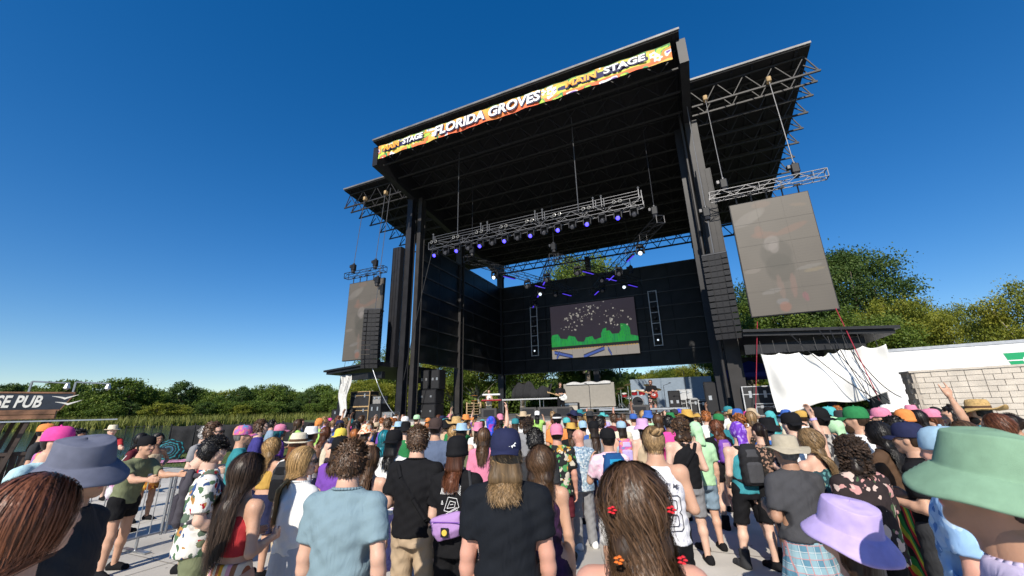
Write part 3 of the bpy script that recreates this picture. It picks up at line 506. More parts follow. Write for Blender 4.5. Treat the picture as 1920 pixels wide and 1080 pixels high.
# ------------------------------------------------------------------ line arrays: each cabinet a part
PAM = mat('speaker_black', (.014, .014, .016), .55, noise=.2, nscale=6); GRL = mat('speaker_grille', (.024, .024, .026), .6, noise=.1, nscale=30, bump=.4, bscale=160)
for m_ in (PAM, GRL): m_.node_tree.nodes['Principled BSDF'].inputs['Specular IOR Level'].default_value = .2
def line_array(u, v, ztop, n, hh, w_, d_, label, yaw=0., curve=.018):
    e = empty('line_array', S2W(u, v, ztop), YAW + yaw); tag(e, label, 'speaker'); m = MB(); m.bev(-w_ / 2, w_ / 2, -d_ / 2, d_ / 2, 0, .09, .02); m.obj('rigging_frame', DKALU, e)
    cab = MB(); cab.add([(-w_ / 2, -d_ / 2, -hh + .012), (w_ / 2, -d_ / 2, -hh + .012), (w_ / 2 - .06, d_ / 2, -hh + .07), (-w_ / 2 + .06, d_ / 2, -hh + .07), (-w_ / 2, -d_ / 2, 0), (w_ / 2, -d_ / 2, 0), (w_ / 2 - .06, d_ / 2, -.05), (-w_ / 2 + .06, d_ / 2, -.05)], [(0, 3, 2, 1), (4, 5, 6, 7), (0, 1, 5, 4), (1, 2, 6, 5), (2, 3, 7, 6), (3, 0, 4, 7)]); cm = cab.mesh('cabinet', (PAM,))
    gr = MB(); q = w_ / 4
    for k in range(4): gr.add([(-w_ / 2 + k * q + .015, -d_ / 2 - .012 - (.05 if k in (0, 3) else 0.), -hh + .03), (-w_ / 2 + (k + 1) * q - .015, -d_ / 2 - .012 - (.05 if k in (0, 3) else 0.), -hh + .03), (-w_ / 2 + (k + 1) * q - .015, -d_ / 2 - .012 - (.05 if k in (0, 3) else 0.), -.018), (-w_ / 2 + k * q + .015, -d_ / 2 - .012 - (.05 if k in (0, 3) else 0.), -.018)], [(0, 1, 2, 3)])
    for s_ in (-1, 1): gr.box(s_ * (w_ / 2 - q / 2) - q / 2 + .016, s_ * (w_ / 2 - q / 2) + q / 2 - .016, -d_ / 2 - .06, -d_ / 2 + .001, -hh + .031, -.019)
    gm = gr.mesh('grille', (GRL,)); tl = 0.; y = 0.; z = 0.
    for k in range(n):
        c = ob('cabinet', cm, e, (0, y, z)); c.rotation_euler = (tl, 0, 0); ob('grille', gm, c); y += hh * math.sin(-tl) * -1; z -= hh * math.cos(tl); tl += curve * (k / n) * 2.2
    return e
pr = st(1316, 484, v=17.5); line_array(1.5, 17.6, 7.85, 14, .245, .95, .62, 'tall line array of black speaker cabinets hung on the column by the white tarp', R(-6))
line_array(-16.35, 17.1, 7.55, 13, .25, .95, .62, 'lone line array of black speaker cabinets hung in front of a portrait screen', R(24), .02)
motor((1.5, 17.6, 9.7), 'black chain hoist above the array by the white tarp'); chain('hoist_chain', (1.5, 17.6, 7.95), (1.5, 17.6, 16.), .02, 'chain down the column to the array by the white tarp')
motor((-16.3, 17.1, 9.2), 'black chain hoist above the lone line array'); chain('hoist_chain', (-16.3, 17.1, 7.65), (-16.3, 17.6, 15.9), .02, 'chain from the wing roof to the lone line array')
# ------------------------------------------------------------------ backline on the deck
CASE = mat('case_black', (.02, .02, .022), .5, noise=.25, nscale=4); EDGE = mat('case_edge', (.55, .55, .56), .35, .8, noise=.1); WOODP = mat('plywood', (.4, .27, .13), .7, noise=.3, nscale=5); WCASE = mat('white_case', (.46, .47, .48), .5, noise=.1); RED = mat('kit_red', (.28, .015, .02), .25, noise=.1); CYM = mat('cymbal', (.5, .38, .15), .3, .9, noise=.15); CHR = mat('chrome', (.7, .7, .72), .2, .95, noise=0); GRY = mat('mid_grey', (.22, .21, .2), .7, noise=.1)
def spx(px, py, v): p = st(px, py, v=v); return p
def case(px, v, w_, d_, h, label, z=DZ, m=None, e=None, stack=''):
    u = spx(px, 770, v)[0]; o = empty('road_case', S2W(u, v, z), YAW); tag(o, label, 'case', 'road cases on the stage'); b = MB(); b.bev(-w_ / 2, w_ / 2, -d_ / 2, d_ / 2, .0, h, .012); b.obj('shell', m or CASE, o)
    g = MB(); t = .02
    for x in (-1, 1):
        for y in (-1, 1): g.box(x * w_ / 2 - t, x * w_ / 2 + t, y * d_ / 2 - t, y * d_ / 2 + t, -.001, h + .001)
    for zz in (0.012, h - .012, h * .72):
        for y in (-1, 1): g.box(-w_ / 2 - .001, w_ / 2 + .001, y * d_ / 2 - t * .9, y * d_ / 2 + t * .9, zz - t * .8, zz + t * .8)
        for x in (-1, 1): g.box(x * w_ / 2 - t * .9, x * w_ / 2 + t * .9, -d_ / 2 - .001, d_ / 2 + .001, zz - t * .85, zz + t * .85)
    g.obj('edge_trim', e or EDGE, o); 
    for x in (-.25, .25): k = MB(); k.bev(x * w_ - .05, x * w_ + .05, -d_ / 2 - .03, -d_ / 2 - .021, h * .6, h * .84, .003); k.obj('latch', EDGE, o)
    return o
case(682, 18.6, 1.45, .8, .75, 'black wood-trimmed case on the deck under the lone speaker array, bottom of two', e=WOODP); case(682, 18.6, 1.45, .75, .85, 'black wood-trimmed case with a white sticker, top of two by the left canopy', z=DZ + .76, e=WOODP); case(645, 18.4, 1.0, .8, .62, 'plain black case at the corner of the deck beside the draped post', e=CASE); case(663, 18.3, .55, .7, .66, 'small black case next to the wood-trimmed pair', e=CASE); case(711, 18.2, .8, .7, .85, 'upright black cabinet right of the wood-trimmed cases', e=CASE); case(711, 18.2, .6, .5, .45, 'grey slotted amplifier on the upright black cabinet', z=DZ + .86, m=GRY, e=CASE)
case(732, 18.3, .75, .6, .42, 'low silver amplifier rack in front of the steel column', m=GRY)
case(1290, 26, 1.2, .7, .75, 'wide white-edged case right of the drums, under the small white one', e=WCASE); case(1288, 26, .75, .6, .55, 'small white-edged case on the wide one right of the drums', z=DZ + .76, m=WCASE, e=WCASE); case(1302, 25.4, .7, .7, .8, 'tall white-edged case beside the stacked pair right of the drums', e=WCASE); case(1316, 25, 1., .7, .75, 'open white-edged case against the blue-grey panel', e=WCASE); case(1330, 24.5, .95, .7, .68, 'white-edged case next to the lattice column foot', e=WCASE)
case(1424, 18.8, 1., .8, 1.1, 'tall black case with white edges beside the white tarp', e=WCASE); case(1440, 18.4, .8, .6, .45, 'low case in front of the tall one beside the white tarp')
def speaker_box(px, v, w_, d_, h, z, label, nh=2):
    u = spx(px, 770, v)[0]; o = empty('subwoofer', S2W(u, v, z), YAW); tag(o, label, 'speaker', 'stacked subwoofers'); b = MB(); b.bev(-w_ / 2, w_ / 2, -d_ / 2, d_ / 2, 0, h, .02); b.obj('cabinet', PAM, o)
    g = MB(); g.bev(-w_ / 2 + .05, w_ / 2 - .05, -d_ / 2 - .02, -d_ / 2 - .001, .05, h - .05, .008); g.obj('grille', GRL, o)
    for x in (-1, 1): k = MB(); k.box(x * w_ * .25 - .06, x * w_ * .25 + .06, -d_ / 2 - .028, -d_ / 2 - .0205, h * .45, h * .58); k.obj('handle', EDGE, o)
for k in range(2): speaker_box(807, 20.5, 1.3, .9, .82, DZ + k * .83, 'big black subwoofer, %s of the stack behind the front steel column' % ('lowest' if k == 0 else 'second'))
speaker_box(800, 20.5, .6, .7, 1.15, DZ + 1.66, 'narrow upright speaker on top of the subwoofers, next to its twin'); speaker_box(820, 20.5, .6, .7, 1.15, DZ + 1.66, 'narrow upright speaker on top of the subwoofers, on the stage-centre side')
speaker_box(1268, 24, .6, .6, 1.2, DZ, 'black speaker cabinet standing right of the drum kit'); speaker_box(1345, 20, .8, .7, 1.4, DZ, 'tall black speaker at the foot of the lattice column')
def wedge(px, v, label):
    u = spx(px, 770, v)[0]; o = empty('stage_monitor', S2W(u, v, DZ), YAW); tag(o, label, 'speaker', 'floor monitors along the stage edge'); m = MB()
    m.add([(-.42, -.32, 0), (.42, -.32, 0), (.42, .32, 0), (-.42, .32, 0), (-.42, -.32, .5), (.42, -.32, .5), (.42, .12, .32), (-.42, .12, .32)], [(3, 2, 1, 0), (0, 1, 5, 4), (4, 5, 6, 7), (1, 2, 6, 5), (2, 3, 7, 6), (3, 0, 4, 7)]); m.obj('cabinet', mat('wedge_grey', (.06, .055, .052), .6), o); g = MB(); g.box(-.3, .3, -.326, -.3205, .1, .42); g.obj('connector_plate', GRL, o)
for px, lb in ((995, 'floor monitor in front of the covered table'), (1028, 'floor monitor at the feet of the guitarist'), (1060, 'floor monitor in front of the grey stage screen'), (1200, 'floor monitor before the bass drum'), (922, 'floor monitor before the keyboard player')): wedge(px, 18.6, lb)
# table under a black cloth with white table top
tb = spx(1000, 770, 25); e = empty('equipment_table', S2W(tb[0], 25, DZ), YAW); tag(e, 'long white equipment table on thin legs under trees behind the stage', 'table'); m = MB(); m.box(-2.1, 1.9, -.4, .4, .98, 1.06); m.obj('table_top', WCASE, e)
for x in (-2., -.7, .6, 1.8):
    for y in (-.35, .35): m = MB(); m.tube((x, y, 0), (x, y, .98), .025, 6); m.obj('leg', EDGE, e)
def drape(name, fn, nu, nv, m, parent=None, loc=(0, 0, 0), rz=0.):
    U, V = np.meshgrid(np.linspace(0, 1, nu + 1), np.linspace(0, 1, nv + 1)); P = fn(U.ravel(), V.ravel()); i = (np.arange(nv)[:, None] * (nu + 1) + np.arange(nu)[None]).ravel(); F = np.stack([i, i + 1, i + nu + 2, i + nu + 1], 1)
    o = ob(name, mesh_np(name, P, F, (m,), True), parent, loc, rz); s = o.modifiers.new('thick', 'SOLIDIFY'); s.thickness = .012; return o
BCL = mat('black_cloth', (.018, .018, .02), .9, noise=.2, bump=.3, bscale=12)
o = drape('covered_console', lambda U, V: np.stack([-1.3 + 2.6 * U + .1 * np.sin(V * 5), -.35 + .3 * np.sin(V * 3.1) + .05 * np.sin(U * 30), 1.09 + (.9 + .25 * np.sin(U * 7) + .15 * np.sin(U * 19)) * np.sin(np.pi * np.clip(V, .0, 1)) ** .6 * (1 - .4 * np.abs(U - .5))], 1), 40, 20, BCL, None, S2W(tb[0], 25, DZ), YAW); tag(o, 'mixing console under a crumpled black cloth on the white table', 'console')
# grey screen panel on a low cart
a, b_ = spx(1059, 765, 26.5), spx(1152, 727, 26.5); e = empty('stage_backdrop_panel', S2W(a[0], 26.5, DZ), YAW); tag(e, 'blank grey screen panel with plastic draped over its top on a low cart', 'panel'); m = MB(); m.bev(0, b_[0] - a[0], -.06, .06, .45, 1.95, .02); m.obj('panel', mat('blank_grey', (.26, .24, .21), .7, noise=.06), e); m = MB(); m.box(-.05, b_[0] - a[0] + .05, -.5, .4, .32, .4); m.obj('cart_bed', EDGE, e)
for x in (.2, b_[0] - a[0] - .2):
    for y in (-.35, .3): m = MB(); m.tube((x, y, 0), (x, y, .32), .05, 8); m.obj('caster', BLK2, e)
drape('plastic_sheet', lambda U, V: np.stack([.2 + U * (b_[0] - a[0] - .4), -.14 + .28 * V, 1.98 + .1 * np.abs(np.sin(U * 9)) * np.sin(np.pi * V) - .1 * np.abs(2 * V - 1)], 1), 30, 8, mat('plastic_white', (.45, .45, .45), .4), e)
# blue-grey backdrop panel behind the drums
a, b_ = spx(1181, 712, 30.8), spx(1332, 703, 30.8); m = MB(); m.bev(0, b_[0] - a[0], -.05, .05, 0, a[2] - DZ, .015); o = m.obj('backdrop_flat', mat('blue_grey_flat', (.2, .25, .31), .75, noise=.08), None, S2W(a[0], 30.8, DZ), YAW); tag(o, 'plain blue-grey backdrop panel standing behind the drum kit', 'panel')
# drum riser and kit
d0 = spx(1208, 770, 24.5)[0]; e = empty('drum_riser', S2W(d0, 24.5, DZ), YAW); tag(e, 'low black drum riser with silver edge', 'riser'); m = MB(); m.box(-2.2, 2.4, -1.6, 1.4, .22, .34); m.obj('platform', BLK2, e); m = MB(); m.box(-2.21, 2.41, -1.63, -1.605, .24, .33); m.obj('edge_strip', EDGE, e)
for x in (-2., 0, 2.2): m = MB(); m.tube((x, -1.4, 0), (x, -1.4, .22), .04, 6); m.obj('leg', EDGE, e)
k = empty('drum_kit', S2W(d0 - .2, 24.4, DZ + .34), YAW); tag(k, 'dark red drum kit with black bass drum head and brass cymbals', 'drum kit')
def drum(name, x, y, z, r, h, m, axis='z', rx=0.):
    b = MB(); b.lathe([(r * .97, 0), (r, .01), (r, h - .01), (r * .97, h)], 20, axis=axis); o = b.obj(name, m, k, (x, y, z), smooth=False); o.rotation_euler = (rx, 0, 0); s = MB()
    for zz in (.0, h - .03): s.lathe([(r + .012, zz), (r + .012, zz + .03)], 20, axis=axis)
    s.obj('hoop', CHR, o); q = MB(); q.lathe([(r * .94, h), (r * .94, h + .004)], 20, axis=axis); q.obj('drum_head', BLK if axis == 'y' else mat('drum_skin', (.7, .69, .65), .6), o); return o
bd = drum('bass_drum', 0, -.3, .32, .3, .42, RED, 'y'); bd.rotation_euler = (0, 0, 0)
drum('floor_tom', .75, -.1, .12, .22, .42, RED); drum('snare_drum', -.55, .05, .5, .18, .15, CHR); drum('rack_tom', -.2, -.2, .72, .16, .22, RED, rx=.3); drum('rack_tom', .22, -.2, .72, .17, .24, RED, rx=.3); drum('rack_tom', -.75, -.25, .62, .14, .2, RED, rx=.3)
for x, y, z, r in ((-.95, -.2, 1.12, .22), (.6, -.35, 1.22, .24), (1.0, .1, 1.0, .26), (-.5, -.4, 1.3, .2), (-1.15, .15, .85, .18)):
    c = MB(); c.lathe([(.02, .03), (r * .3, .02), (r, -.01), (r, -.016)], 18); o = c.obj('cymbal', CYM, k, (x, y, z)); o.rotation_euler = (R(18), R(8 * (1 if x > 0 else -1)), 0); s = MB(); s.tube((0, 0, -z), (0, 0, 0), .014, 6)
    for a in range(3): s.tube((0, 0, -z + .3), (.25 * math.cos(a * 2.1), .25 * math.sin(a * 2.1), -z), .01, 5)
    s.obj('cymbal_stand', CHR, k, (x, y, z))
def stand(px, v, h, label, boom=.4, z=DZ):
    u = spx(px, 770, v)[0]; e = empty('microphone_stand', S2W(u, v, z), YAW); tag(e, label, 'stand', 'microphone stands'); m = MB(); m.lathe([(.15, 0), (.15, .02), (.02, .04)], 12); m.obj('base', BLK, e); m = MB(); m.tube((0, 0, .03), (0, 0, h), .014, 6); m.obj('pole', BLK, e); m = MB(); m.tube((0, 0, h), (-boom, -.1, h + .12), .01, 6); m.obj('boom', BLK, e); m = MB(); m.tube((-boom, -.1, h + .12), (-boom - .1, -.13, h + .13), .025, 8, .018); m.obj('microphone', BLK2, e)
stand(1108, 20, 1.45, 'microphone stand in front of the grey stage panel', .1); stand(1292, 22, 2.1, 'tall microphone stand right of the drum kit'); stand(1183, 23.2, 1.3, 'microphone stand left of the drum kit', .3, DZ + .0); stand(1250, 24, 1.5, 'boom stand between drums and speaker cabinet', -.4)
u = spx(1073, 770, 23)[0]; e = empty('guitar_amplifier', S2W(u, 23, DZ), YAW); tag(e, 'cream fronted guitar amplifier beside the guitarist', 'amplifier'); m = MB(); m.bev(-.42, .42, -.15, .15, .0, .72, .02); m.obj('cabinet', BLK2, e); m = MB(); m.box(-.37, .37, -.165, -.1505, .06, .55); m.obj('grille_cloth', mat('amp_cloth', (.42, .38, .32), .9, noise=.15, nscale=40), e); m = MB(); m.box(-.37, .37, -.162, -.1505, .58, .67); m.obj('control_panel', EDGE, e)
# keyboards
u = spx(922, 770, 22.3)[0]; e = empty('keyboard_rig', S2W(u, 22.3, DZ), YAW + R(15)); tag(e, 'two-tier keyboard stand with red and white keyboards', 'keyboard')
for z, m_, w_ in ((.92, RED, .62), (1.25, mat('keys_white', (.7, .7, .7), .4), .55)):
    m = MB(); m.bev(-w_, w_, -.16, .16, z, z + .09, .015); t = m.obj('keyboard', m_, e); q = MB(); q.box(-w_ + .05, w_ - .05, -.1, .12, z + .0905, z + .1); q.obj('keys', WCASE, t)
for x in (-.45, .45): m = MB(); m.tube((x, .1, 0), (x, .1, 1.3), .025, 6); m.tube((x, -.3, .02), (x, .3, .02), .02, 6); m.tube((x, .1, .9), (x, -.14, .91), .02, 6); m.tube((x, .1, 1.23), (x, -.14, 1.24), .02, 6); m.obj('stand_leg', BLK, e)
u = spx(888, 770, 21.5)[0]; e = empty('percussion_stand', S2W(u, 21.5, DZ), YAW); tag(e, 'thin stand with orange cymbals left of the keyboard player', 'stand'); m = MB(); m.tube((0, 0, 0), (0, 0, 1.5), .016, 6); m.obj('pole', DKALU, e)
for z in (.95, 1.25): c = MB(); c.lathe([(.02, .03), (.22, 0), (.22, -.006)], 16); c.obj('cymbal', mat('orange_cymbal', (.6, .22, .03), .35, .4), e, (.05, 0, z))
o = MB()
for i in range(6): o.box(-.55, .55, -.35, .35, i * .16, i * .16 + .02)
for x in (-.5, 0, .5):
    for y in (-.33, .33): o.box(x - .04, x + .04, y - .01, y + .012, 0, .9)
tag(o.obj('wooden_crate', mat('pallet_wood', (.45, .32, .18), .8, noise=.25), None, S2W(spx(893, 770, 23)[0], 23, DZ), YAW), 'slatted pale wooden crate behind the keyboard rig', 'crate')
o = drape('draped_banner', lambda U, V: np.stack([.16 * (U - .5) * (1.4 + V) + .05 * np.sin(V * 9), .05 * np.sin(U * 12 + V * 4), V * 2.5], 1), 14, 18, mat('grey_white_cloth', (.55, .54, .52), .85, noise=.15), None, S2W(-18.6, 17.55, DZ + .05), YAW); o.scale = (2.2, 1, 1); tag(o, 'bunched pale cloth hanging on the post of the left low canopy', 'cloth')
# power pole far behind the stage
r_ = ray(1158, 655); q = r_ * 75 / math.hypot(r_[0], r_[1]); e = empty('utility_pole', (q[0], q[1], 0)); tag(e, 'thin utility pole far behind the stage', 'pole'); m = MB(); m.tube((0, 0, 0), (0, 0, CAMH + q[2] + 3), .16, 8, .1); m.obj('pole', BARKL, e); m = MB(); m.box(-1.1, 1.1, -.06, .06, CAMH + q[2] + 1.6, CAMH + q[2] + 1.75); m.obj('crossarm', BARK, e)

# ------------------------------------------------------------------ right: tarp, cables, tent, wall, trailer
TARP = mat('tarp_white', (.72, .71, .67), .8, noise=.06, nscale=3, bump=.25, bscale=5)
tl, tr_, br, bl = [st(*p, v=17.0) for p in ((1427, 663), (1657, 646), (1688, 735), (1455, 772))]
def tarpf(U, V):
    u = (tl[0] + (tr_[0] - tl[0]) * U) * V + (bl[0] + (br[0] - bl[0]) * U) * (1 - V); zt = tl[2] + (tr_[2] - tl[2]) * U - .09 * np.abs(np.sin(U * np.pi * 6)) ** .8 - .24 * np.exp(-((U - .5) / .13) ** 2) * (np.abs(np.sin(U * 22)) ** .6); zb = bl[2] + (br[2] - bl[2]) * U - .08 * np.sin(U * 12)
    return np.stack([u - tl[0], .07 * np.sin(U * 34 + V * 2) * (.4 + V) + .05 * np.sin(U * 13 + V * 5) + .05 * np.sin(V * 7 + U * 3) - .25 * (1 - V), zb + (zt - zb) * V], 1)
o = drape('tarp', tarpf, 90, 36, TARP, None, S2W(tl[0], 17.0, 0), YAW); tag(o, 'large white tarp sagging from the low black canopy on the right of the stage', 'tarp')
for k in range(9): m = MB(); x = tl[0] + (tr_[0] - tl[0]) * (k + .1) / 8.5; m.tube((0, 0, 0), (0, .12, .5), .008, 4); tag(m.obj('tie_rope', BLK, None, S2W(x, 17.0, 3.66), YAW), 'short black tie holding up the edge of the white tarp', 'rope', 'tarp ties')
STRAP = mat('red_strap', (.3, .02, .04), .7); CBL = mat('cable_black', (.012, .012, .014), .6); CBB = mat('cable_blue', (.12, .2, .3), .6)
def line(name, p, q, r, m, label, cat, sag=.0, group=None):
    a = np.array(S2W(*p)); b_ = np.array(S2W(*q)); k = np.linspace(0, 1, 9)[:, None]; P = (b_ - a) * k - np.array([0, 0, 1.]) * sag * 4 * k * (1 - k); mb = MB(); mb.path(P, r, 5); o = mb.obj(name, m, None, tuple(a)); tag(o, label, cat, group); return o
p1 = st(1567, 578, v=17.5); line('ratchet_strap', p1, st(1650, 752, v=16.3), .014, STRAP, 'red strap from the lower corner of the portrait screen down across the tarp', 'strap'); line('ratchet_strap', st(1420, 603, v=17.4), st(1417, 766, v=17), .013, STRAP, 'red strap hanging in front of the low canopy left of the tarp', 'strap')
for k, (a, b_, m) in enumerate((((1480, 625), (1662, 758), CBL), ((1535, 618), (1668, 752), CBL), ((1555, 617), (1640, 755), CBL), ((1575, 615), (1655, 756), CBL), ((1580, 680), (1630, 752), CBB), ((1585, 675), (1622, 750), CBB), ((1600, 660), (1690, 745), CBL))):
    line('loose_cable', st(*a, v=16.95), st(*b_, v=16.1), .014, m, ('blue' if m is CBB else 'black') + ' cable slung down over the white tarp', 'cable', .25, 'cables over the tarp')
line('loose_cable', (-12.7, 17.5, 10.9), (-14.6, 17.9, 3.6), .022, CBL, 'thick cable hanging from the front lighting truss past the left column', 'cable', -.3); line('loose_cable', (-16.3, 17.2, 4.4), (-14.6, 17.5, 1.7), .02, EDGE, 'pale cable sagging from the lone array to the deck', 'cable', .35)
for a, b_ in (((648, 676), (640, 720)), ((665, 676), (645, 735))): line('guy_line', st(*a, v=17.6), st(*b_, v=17.4), .012, CBL, 'thin line tying down the lone portrait screen', 'rope', 0, 'screen guy lines')
tp = st(1420, 690, v=21.5); e = empty('pop_up_tent', S2W(tp[0] - .3, 21.5, DZ), YAW); tag(e, 'dark blue pop-up tent behind the white tarp', 'tent'); m = MB(); m.add([(-1.4, -1.4, 1.75), (1.4, -1.4, 1.75), (1.4, 1.4, 1.75), (-1.4, 1.4, 1.75), (0, 0, 2.35), (-1.4, -1.4, 1.55), (1.4, -1.4, 1.55), (1.4, 1.4, 1.55), (-1.4, 1.4, 1.55)], [(0, 1, 4), (1, 2, 4), (2, 3, 4), (3, 0, 4), (5, 6, 1, 0), (6, 7, 2, 1), (7, 8, 3, 2), (8, 5, 0, 3)]); m.obj('canopy', mat('tent_blue', (.02, .03, .2), .8), e)
for x in (-1.35, 1.35):
    for y in (-1.35, 1.35): m = MB(); m.tube((x, y, 0), (x, y, 1.75), .025, 6); m.obj('leg', EDGE, e)
# block wall running from the canopy towards the viewer, with a rounded return at its stage end
BW = mat('block_stone', (.56, .5, .42), .9, noise=.14, nscale=2.5, bump=.5, bscale=30); MORT = mat('mortar', (.42, .37, .31), .95, noise=.2)
wall = empty('block_wall', (13.35, 14.2, 0)); tag(wall, 'long pale concrete block wall with rounded end beside the white tarp', 'wall')
wp = [np.array([14.3, 14.1]), np.array([13.6, 14.05]), np.array([13.1, 13.75]), np.array([12.9, 13.2])]; d_ = np.array([.616, -.788]); wp += [wp[-1] + d_ * k * .41 for k in range(1, 38)]; wp = np.array(wp) - [13.35, 14.2]
HW, RHT = 2.8, .165; m = MB(); n_ = len(wp); nr = []
for i in range(n_): a = wp[min(i + 1, n_ - 1)] - wp[max(i - 1, 0)]; a /= np.linalg.norm(a); nr.append(np.array([-a[1], a[0]]))
inn = [wp[i] + nr[i] * .03 for i in range(n_)]; out = [wp[i] + nr[i] * .24 for i in range(n_)]      # nr points away from the crowd
V = [(*p, 0) for p in inn] + [(*p, HW) for p in inn] + [(*p, 0) for p in out] + [(*p, HW) for p in out]; F = []
for i in range(n_ - 1): F += [(i, i + 1, n_ + i + 1, n_ + i), (n_ + i, n_ + i + 1, 3 * n_ + i + 1, 3 * n_ + i), (2 * n_ + i + 1, 2 * n_ + i, 3 * n_ + i, 3 * n_ + i + 1)]
m.add(V, F).obj('core', MORT, wall)
rw_ = random.Random(4); WN = 0
for j in range(9):
    z1 = HW - j * RHT; i = 0; off = .5 if j % 2 else 0.
    seg = np.concatenate([[0], np.cumsum(np.linalg.norm(np.diff(wp, axis=0), axis=1))]); s0 = -off * .36
    while s0 < seg[-1] - .2 and WN < 296:
        s1 = s0 + (.36 if rw_.random() > .12 else .18); a, b_ = max(s0, 0) + .007, min(s1, seg[-1]) - .007
        if b_ - a > .05 and (s0 < 11.5):
            P = [np.array([np.interp(t, seg, wp[:, 0]), np.interp(t, seg, wp[:, 1])]) for t in (a, b_)]; t_ = P[1] - P[0]; t_ /= np.linalg.norm(t_); nn = np.array([-t_[1], t_[0]]); dep = rw_.uniform(-.006, .006)
            q = MB(); pts = [P[0] - nn * (.0 + dep), P[1] - nn * (.0 + dep), P[1] + nn * .04, P[0] + nn * .04]; zz = (z1 - RHT + .007, z1 - .005)
            q.add([(*p, z) for z in zz for p in pts], [(0, 3, 2, 1), (4, 5, 6, 7), (0, 1, 5, 4), (1, 2, 6, 5), (2, 3, 7, 6), (3, 0, 4, 7)]); q.obj('block', BW, wall); WN += 1
        s0 = s1
m = MB(); V = []; F = []
for i in range(n_): V += [(*(wp[i] - nr[i] * .03), HW), (*(wp[i] + nr[i] * .27), HW), (*(wp[i] - nr[i] * .03), HW + .06), (*(wp[i] + nr[i] * .27), HW + .06)]
for i in range(n_ - 1): a = 4 * i; F += [(a + 2, a + 6, a + 7, a + 3), (a, a + 4, a + 6, a + 2), (a + 1, a + 3, a + 7, a + 5), (a, a + 1, a + 5, a + 4)]
m.add(V, F + [(0, 2, 3, 1)]).obj('cap', BW, wall)
# white trailer
t0, t1 = gpx(1640, 657, 4.1), gpx(1920, 636, 4.1); d_ = (t1 - t0)[:2]; ang = math.atan2(d_[1], d_[0]); e = empty('trailer', (t0[0], t0[1], 0), ang); tag(e, 'long white box trailer with a green letter logo parked behind the block wall', 'trailer'); TW = mat('trailer_white', (.78, .78, .78), .45, noise=.03, nscale=1)
m = MB(); m.bev(0, 13.5, .0, 2.55, 1.1, 4.02, .03); m.obj('body', TW, e); m = MB(); m.box(-.02, 13.52, -.025, 2.575, 3.98, 4.1); m.obj('roof_rail', mat('trailer_rail', (.4, .41, .43), .4, .5), e); m = MB()
for x in np.arange(.6, 13.4, .6): m.box(x - .004, x + .004, -.0035, -.0005, 1.15, 3.95)
m.obj('panel_seams', mat('trailer_seam', (.62, .62, .62), .6), e)
for x in (9.8, 11.1):
    for y in (.2, 2.3): q = MB(); q.lathe([(.5, -.14), (.52, -.1), (.52, .1), (.5, .14)], 20, axis='y'); q.obj('wheel', CBL, e, (x, y, .52))
lg = np.array([*(gpx(1898, 662, 3.55)[:2] - t0[:2])]); x = lg @ (d_ / np.linalg.norm(d_)); GRN = mat('logo_green', (.0, .3, .11), .5, noise=0); m = MB(); m.add([(0, -.008, 0), (.14, -.008, -.62), (1.6, -.008, -.62), (1.6, -.008, 0)], [(0, 1, 2, 3)]); m.obj('logo_panel', GRN, e, (x, 0, 3.62)); text('logo_letter', 'e', .72, WHT, e, (x + .42, -.014, 3.14), off=.012); m = MB(); m.box(.06, .5, -.016, -.0125, -.31, -.27); m.obj('logo_line', WHT, e, (x, 0, 3.62))

# ------------------------------------------------------------------ left: pub stand, screen fence, barricades
r0, r1 = ray(-60, 742), ray(140, 739); k = 20.
def at(px, py, d): r = ray(px, py); return r * d / math.hypot(r[0], r[1]) + [0, 0, CAMH]
pa, pb = at(-120, 742, 20.5), at(141, 739, 20.); d_ = (pb - pa)[:2]; Ln = np.linalg.norm(d_); ang = math.atan2(d_[1], d_[0]); e = empty('pub_stand', (pa[0], pa[1], 0), ang); tag(e, 'rustic wooden drinks stand with a dark PUB signboard by the lake', 'stall')
WD = mat('stained_wood', (.2, .1, .055), .75, noise=.55, nscale=3, bump=.4, bscale=12); WDD = mat('dark_wood', (.05, .035, .028), .8, noise=.4, nscale=4); SGN = mat('sign_blue_black', (.02, .027, .04), .6, noise=.5, nscale=2); sz1, sz0, pz0 = 2.76, 2.26, 1.95
m = MB(); m.add([(0, -.03, sz0), (Ln - .25, -.03, sz0), (Ln - .02, -.03, sz1), (0, -.03, sz1), (0, .03, sz0), (Ln - .25, .03, sz0), (Ln - .02, .03, sz1), (0, .03, sz1)], [(0, 1, 2, 3), (7, 6, 5, 4), (0, 4, 5, 1), (1, 5, 6, 2), (2, 6, 7, 3), (3, 7, 4, 0)]); sg = m.obj('sign_board', SGN, e)
m = MB(); m.box(0, Ln, -.05, .05, sz1, sz1 + .05); m.box(0, Ln - .25, -.05, .05, sz0 - .05, sz0 - .001); m.tube((Ln - .27, 0, sz0 - .04), (Ln, 0, sz1 + .04), .04, 4); m.obj('sign_frame', WD, sg); xw = Ln - at(141, 739, 1)[0] * 0
bx = lambda px: (at(px, 745, 20.2) - pa)[:2] @ (d_ / Ln)
text('sign_lettering', 'SE PUB', .5, mat('sign_cream', (.68, .66, .6), .7, noise=.12), sg, (bx(-8), -.036, sz0 + .08), off=.014, shear=.18, sx=(bx(97) - bx(-8)) / 1.78)
for x, z in ((bx(99), sz0 + .34), (bx(108), sz0 + .16)):
    q = MB(); s = np.linspace(-1, 1, 15); top = .1 * np.abs(s) ** .8 * (1 + .3 * s); th = .028 * (1 - np.abs(s)) + .004; V = [(i * .3, -.036, t + h_) for i, t, h_ in zip(s, top, th)] + [(i * .3, -.036, t - h_) for i, t, h_ in zip(s, top, th)]; q.add(V, [(15 + i, 16 + i, i + 1, i) for i in range(14)]); q.obj('gull_emblem', MATS['sign_cream'], sg, (x + .3, 0, z))
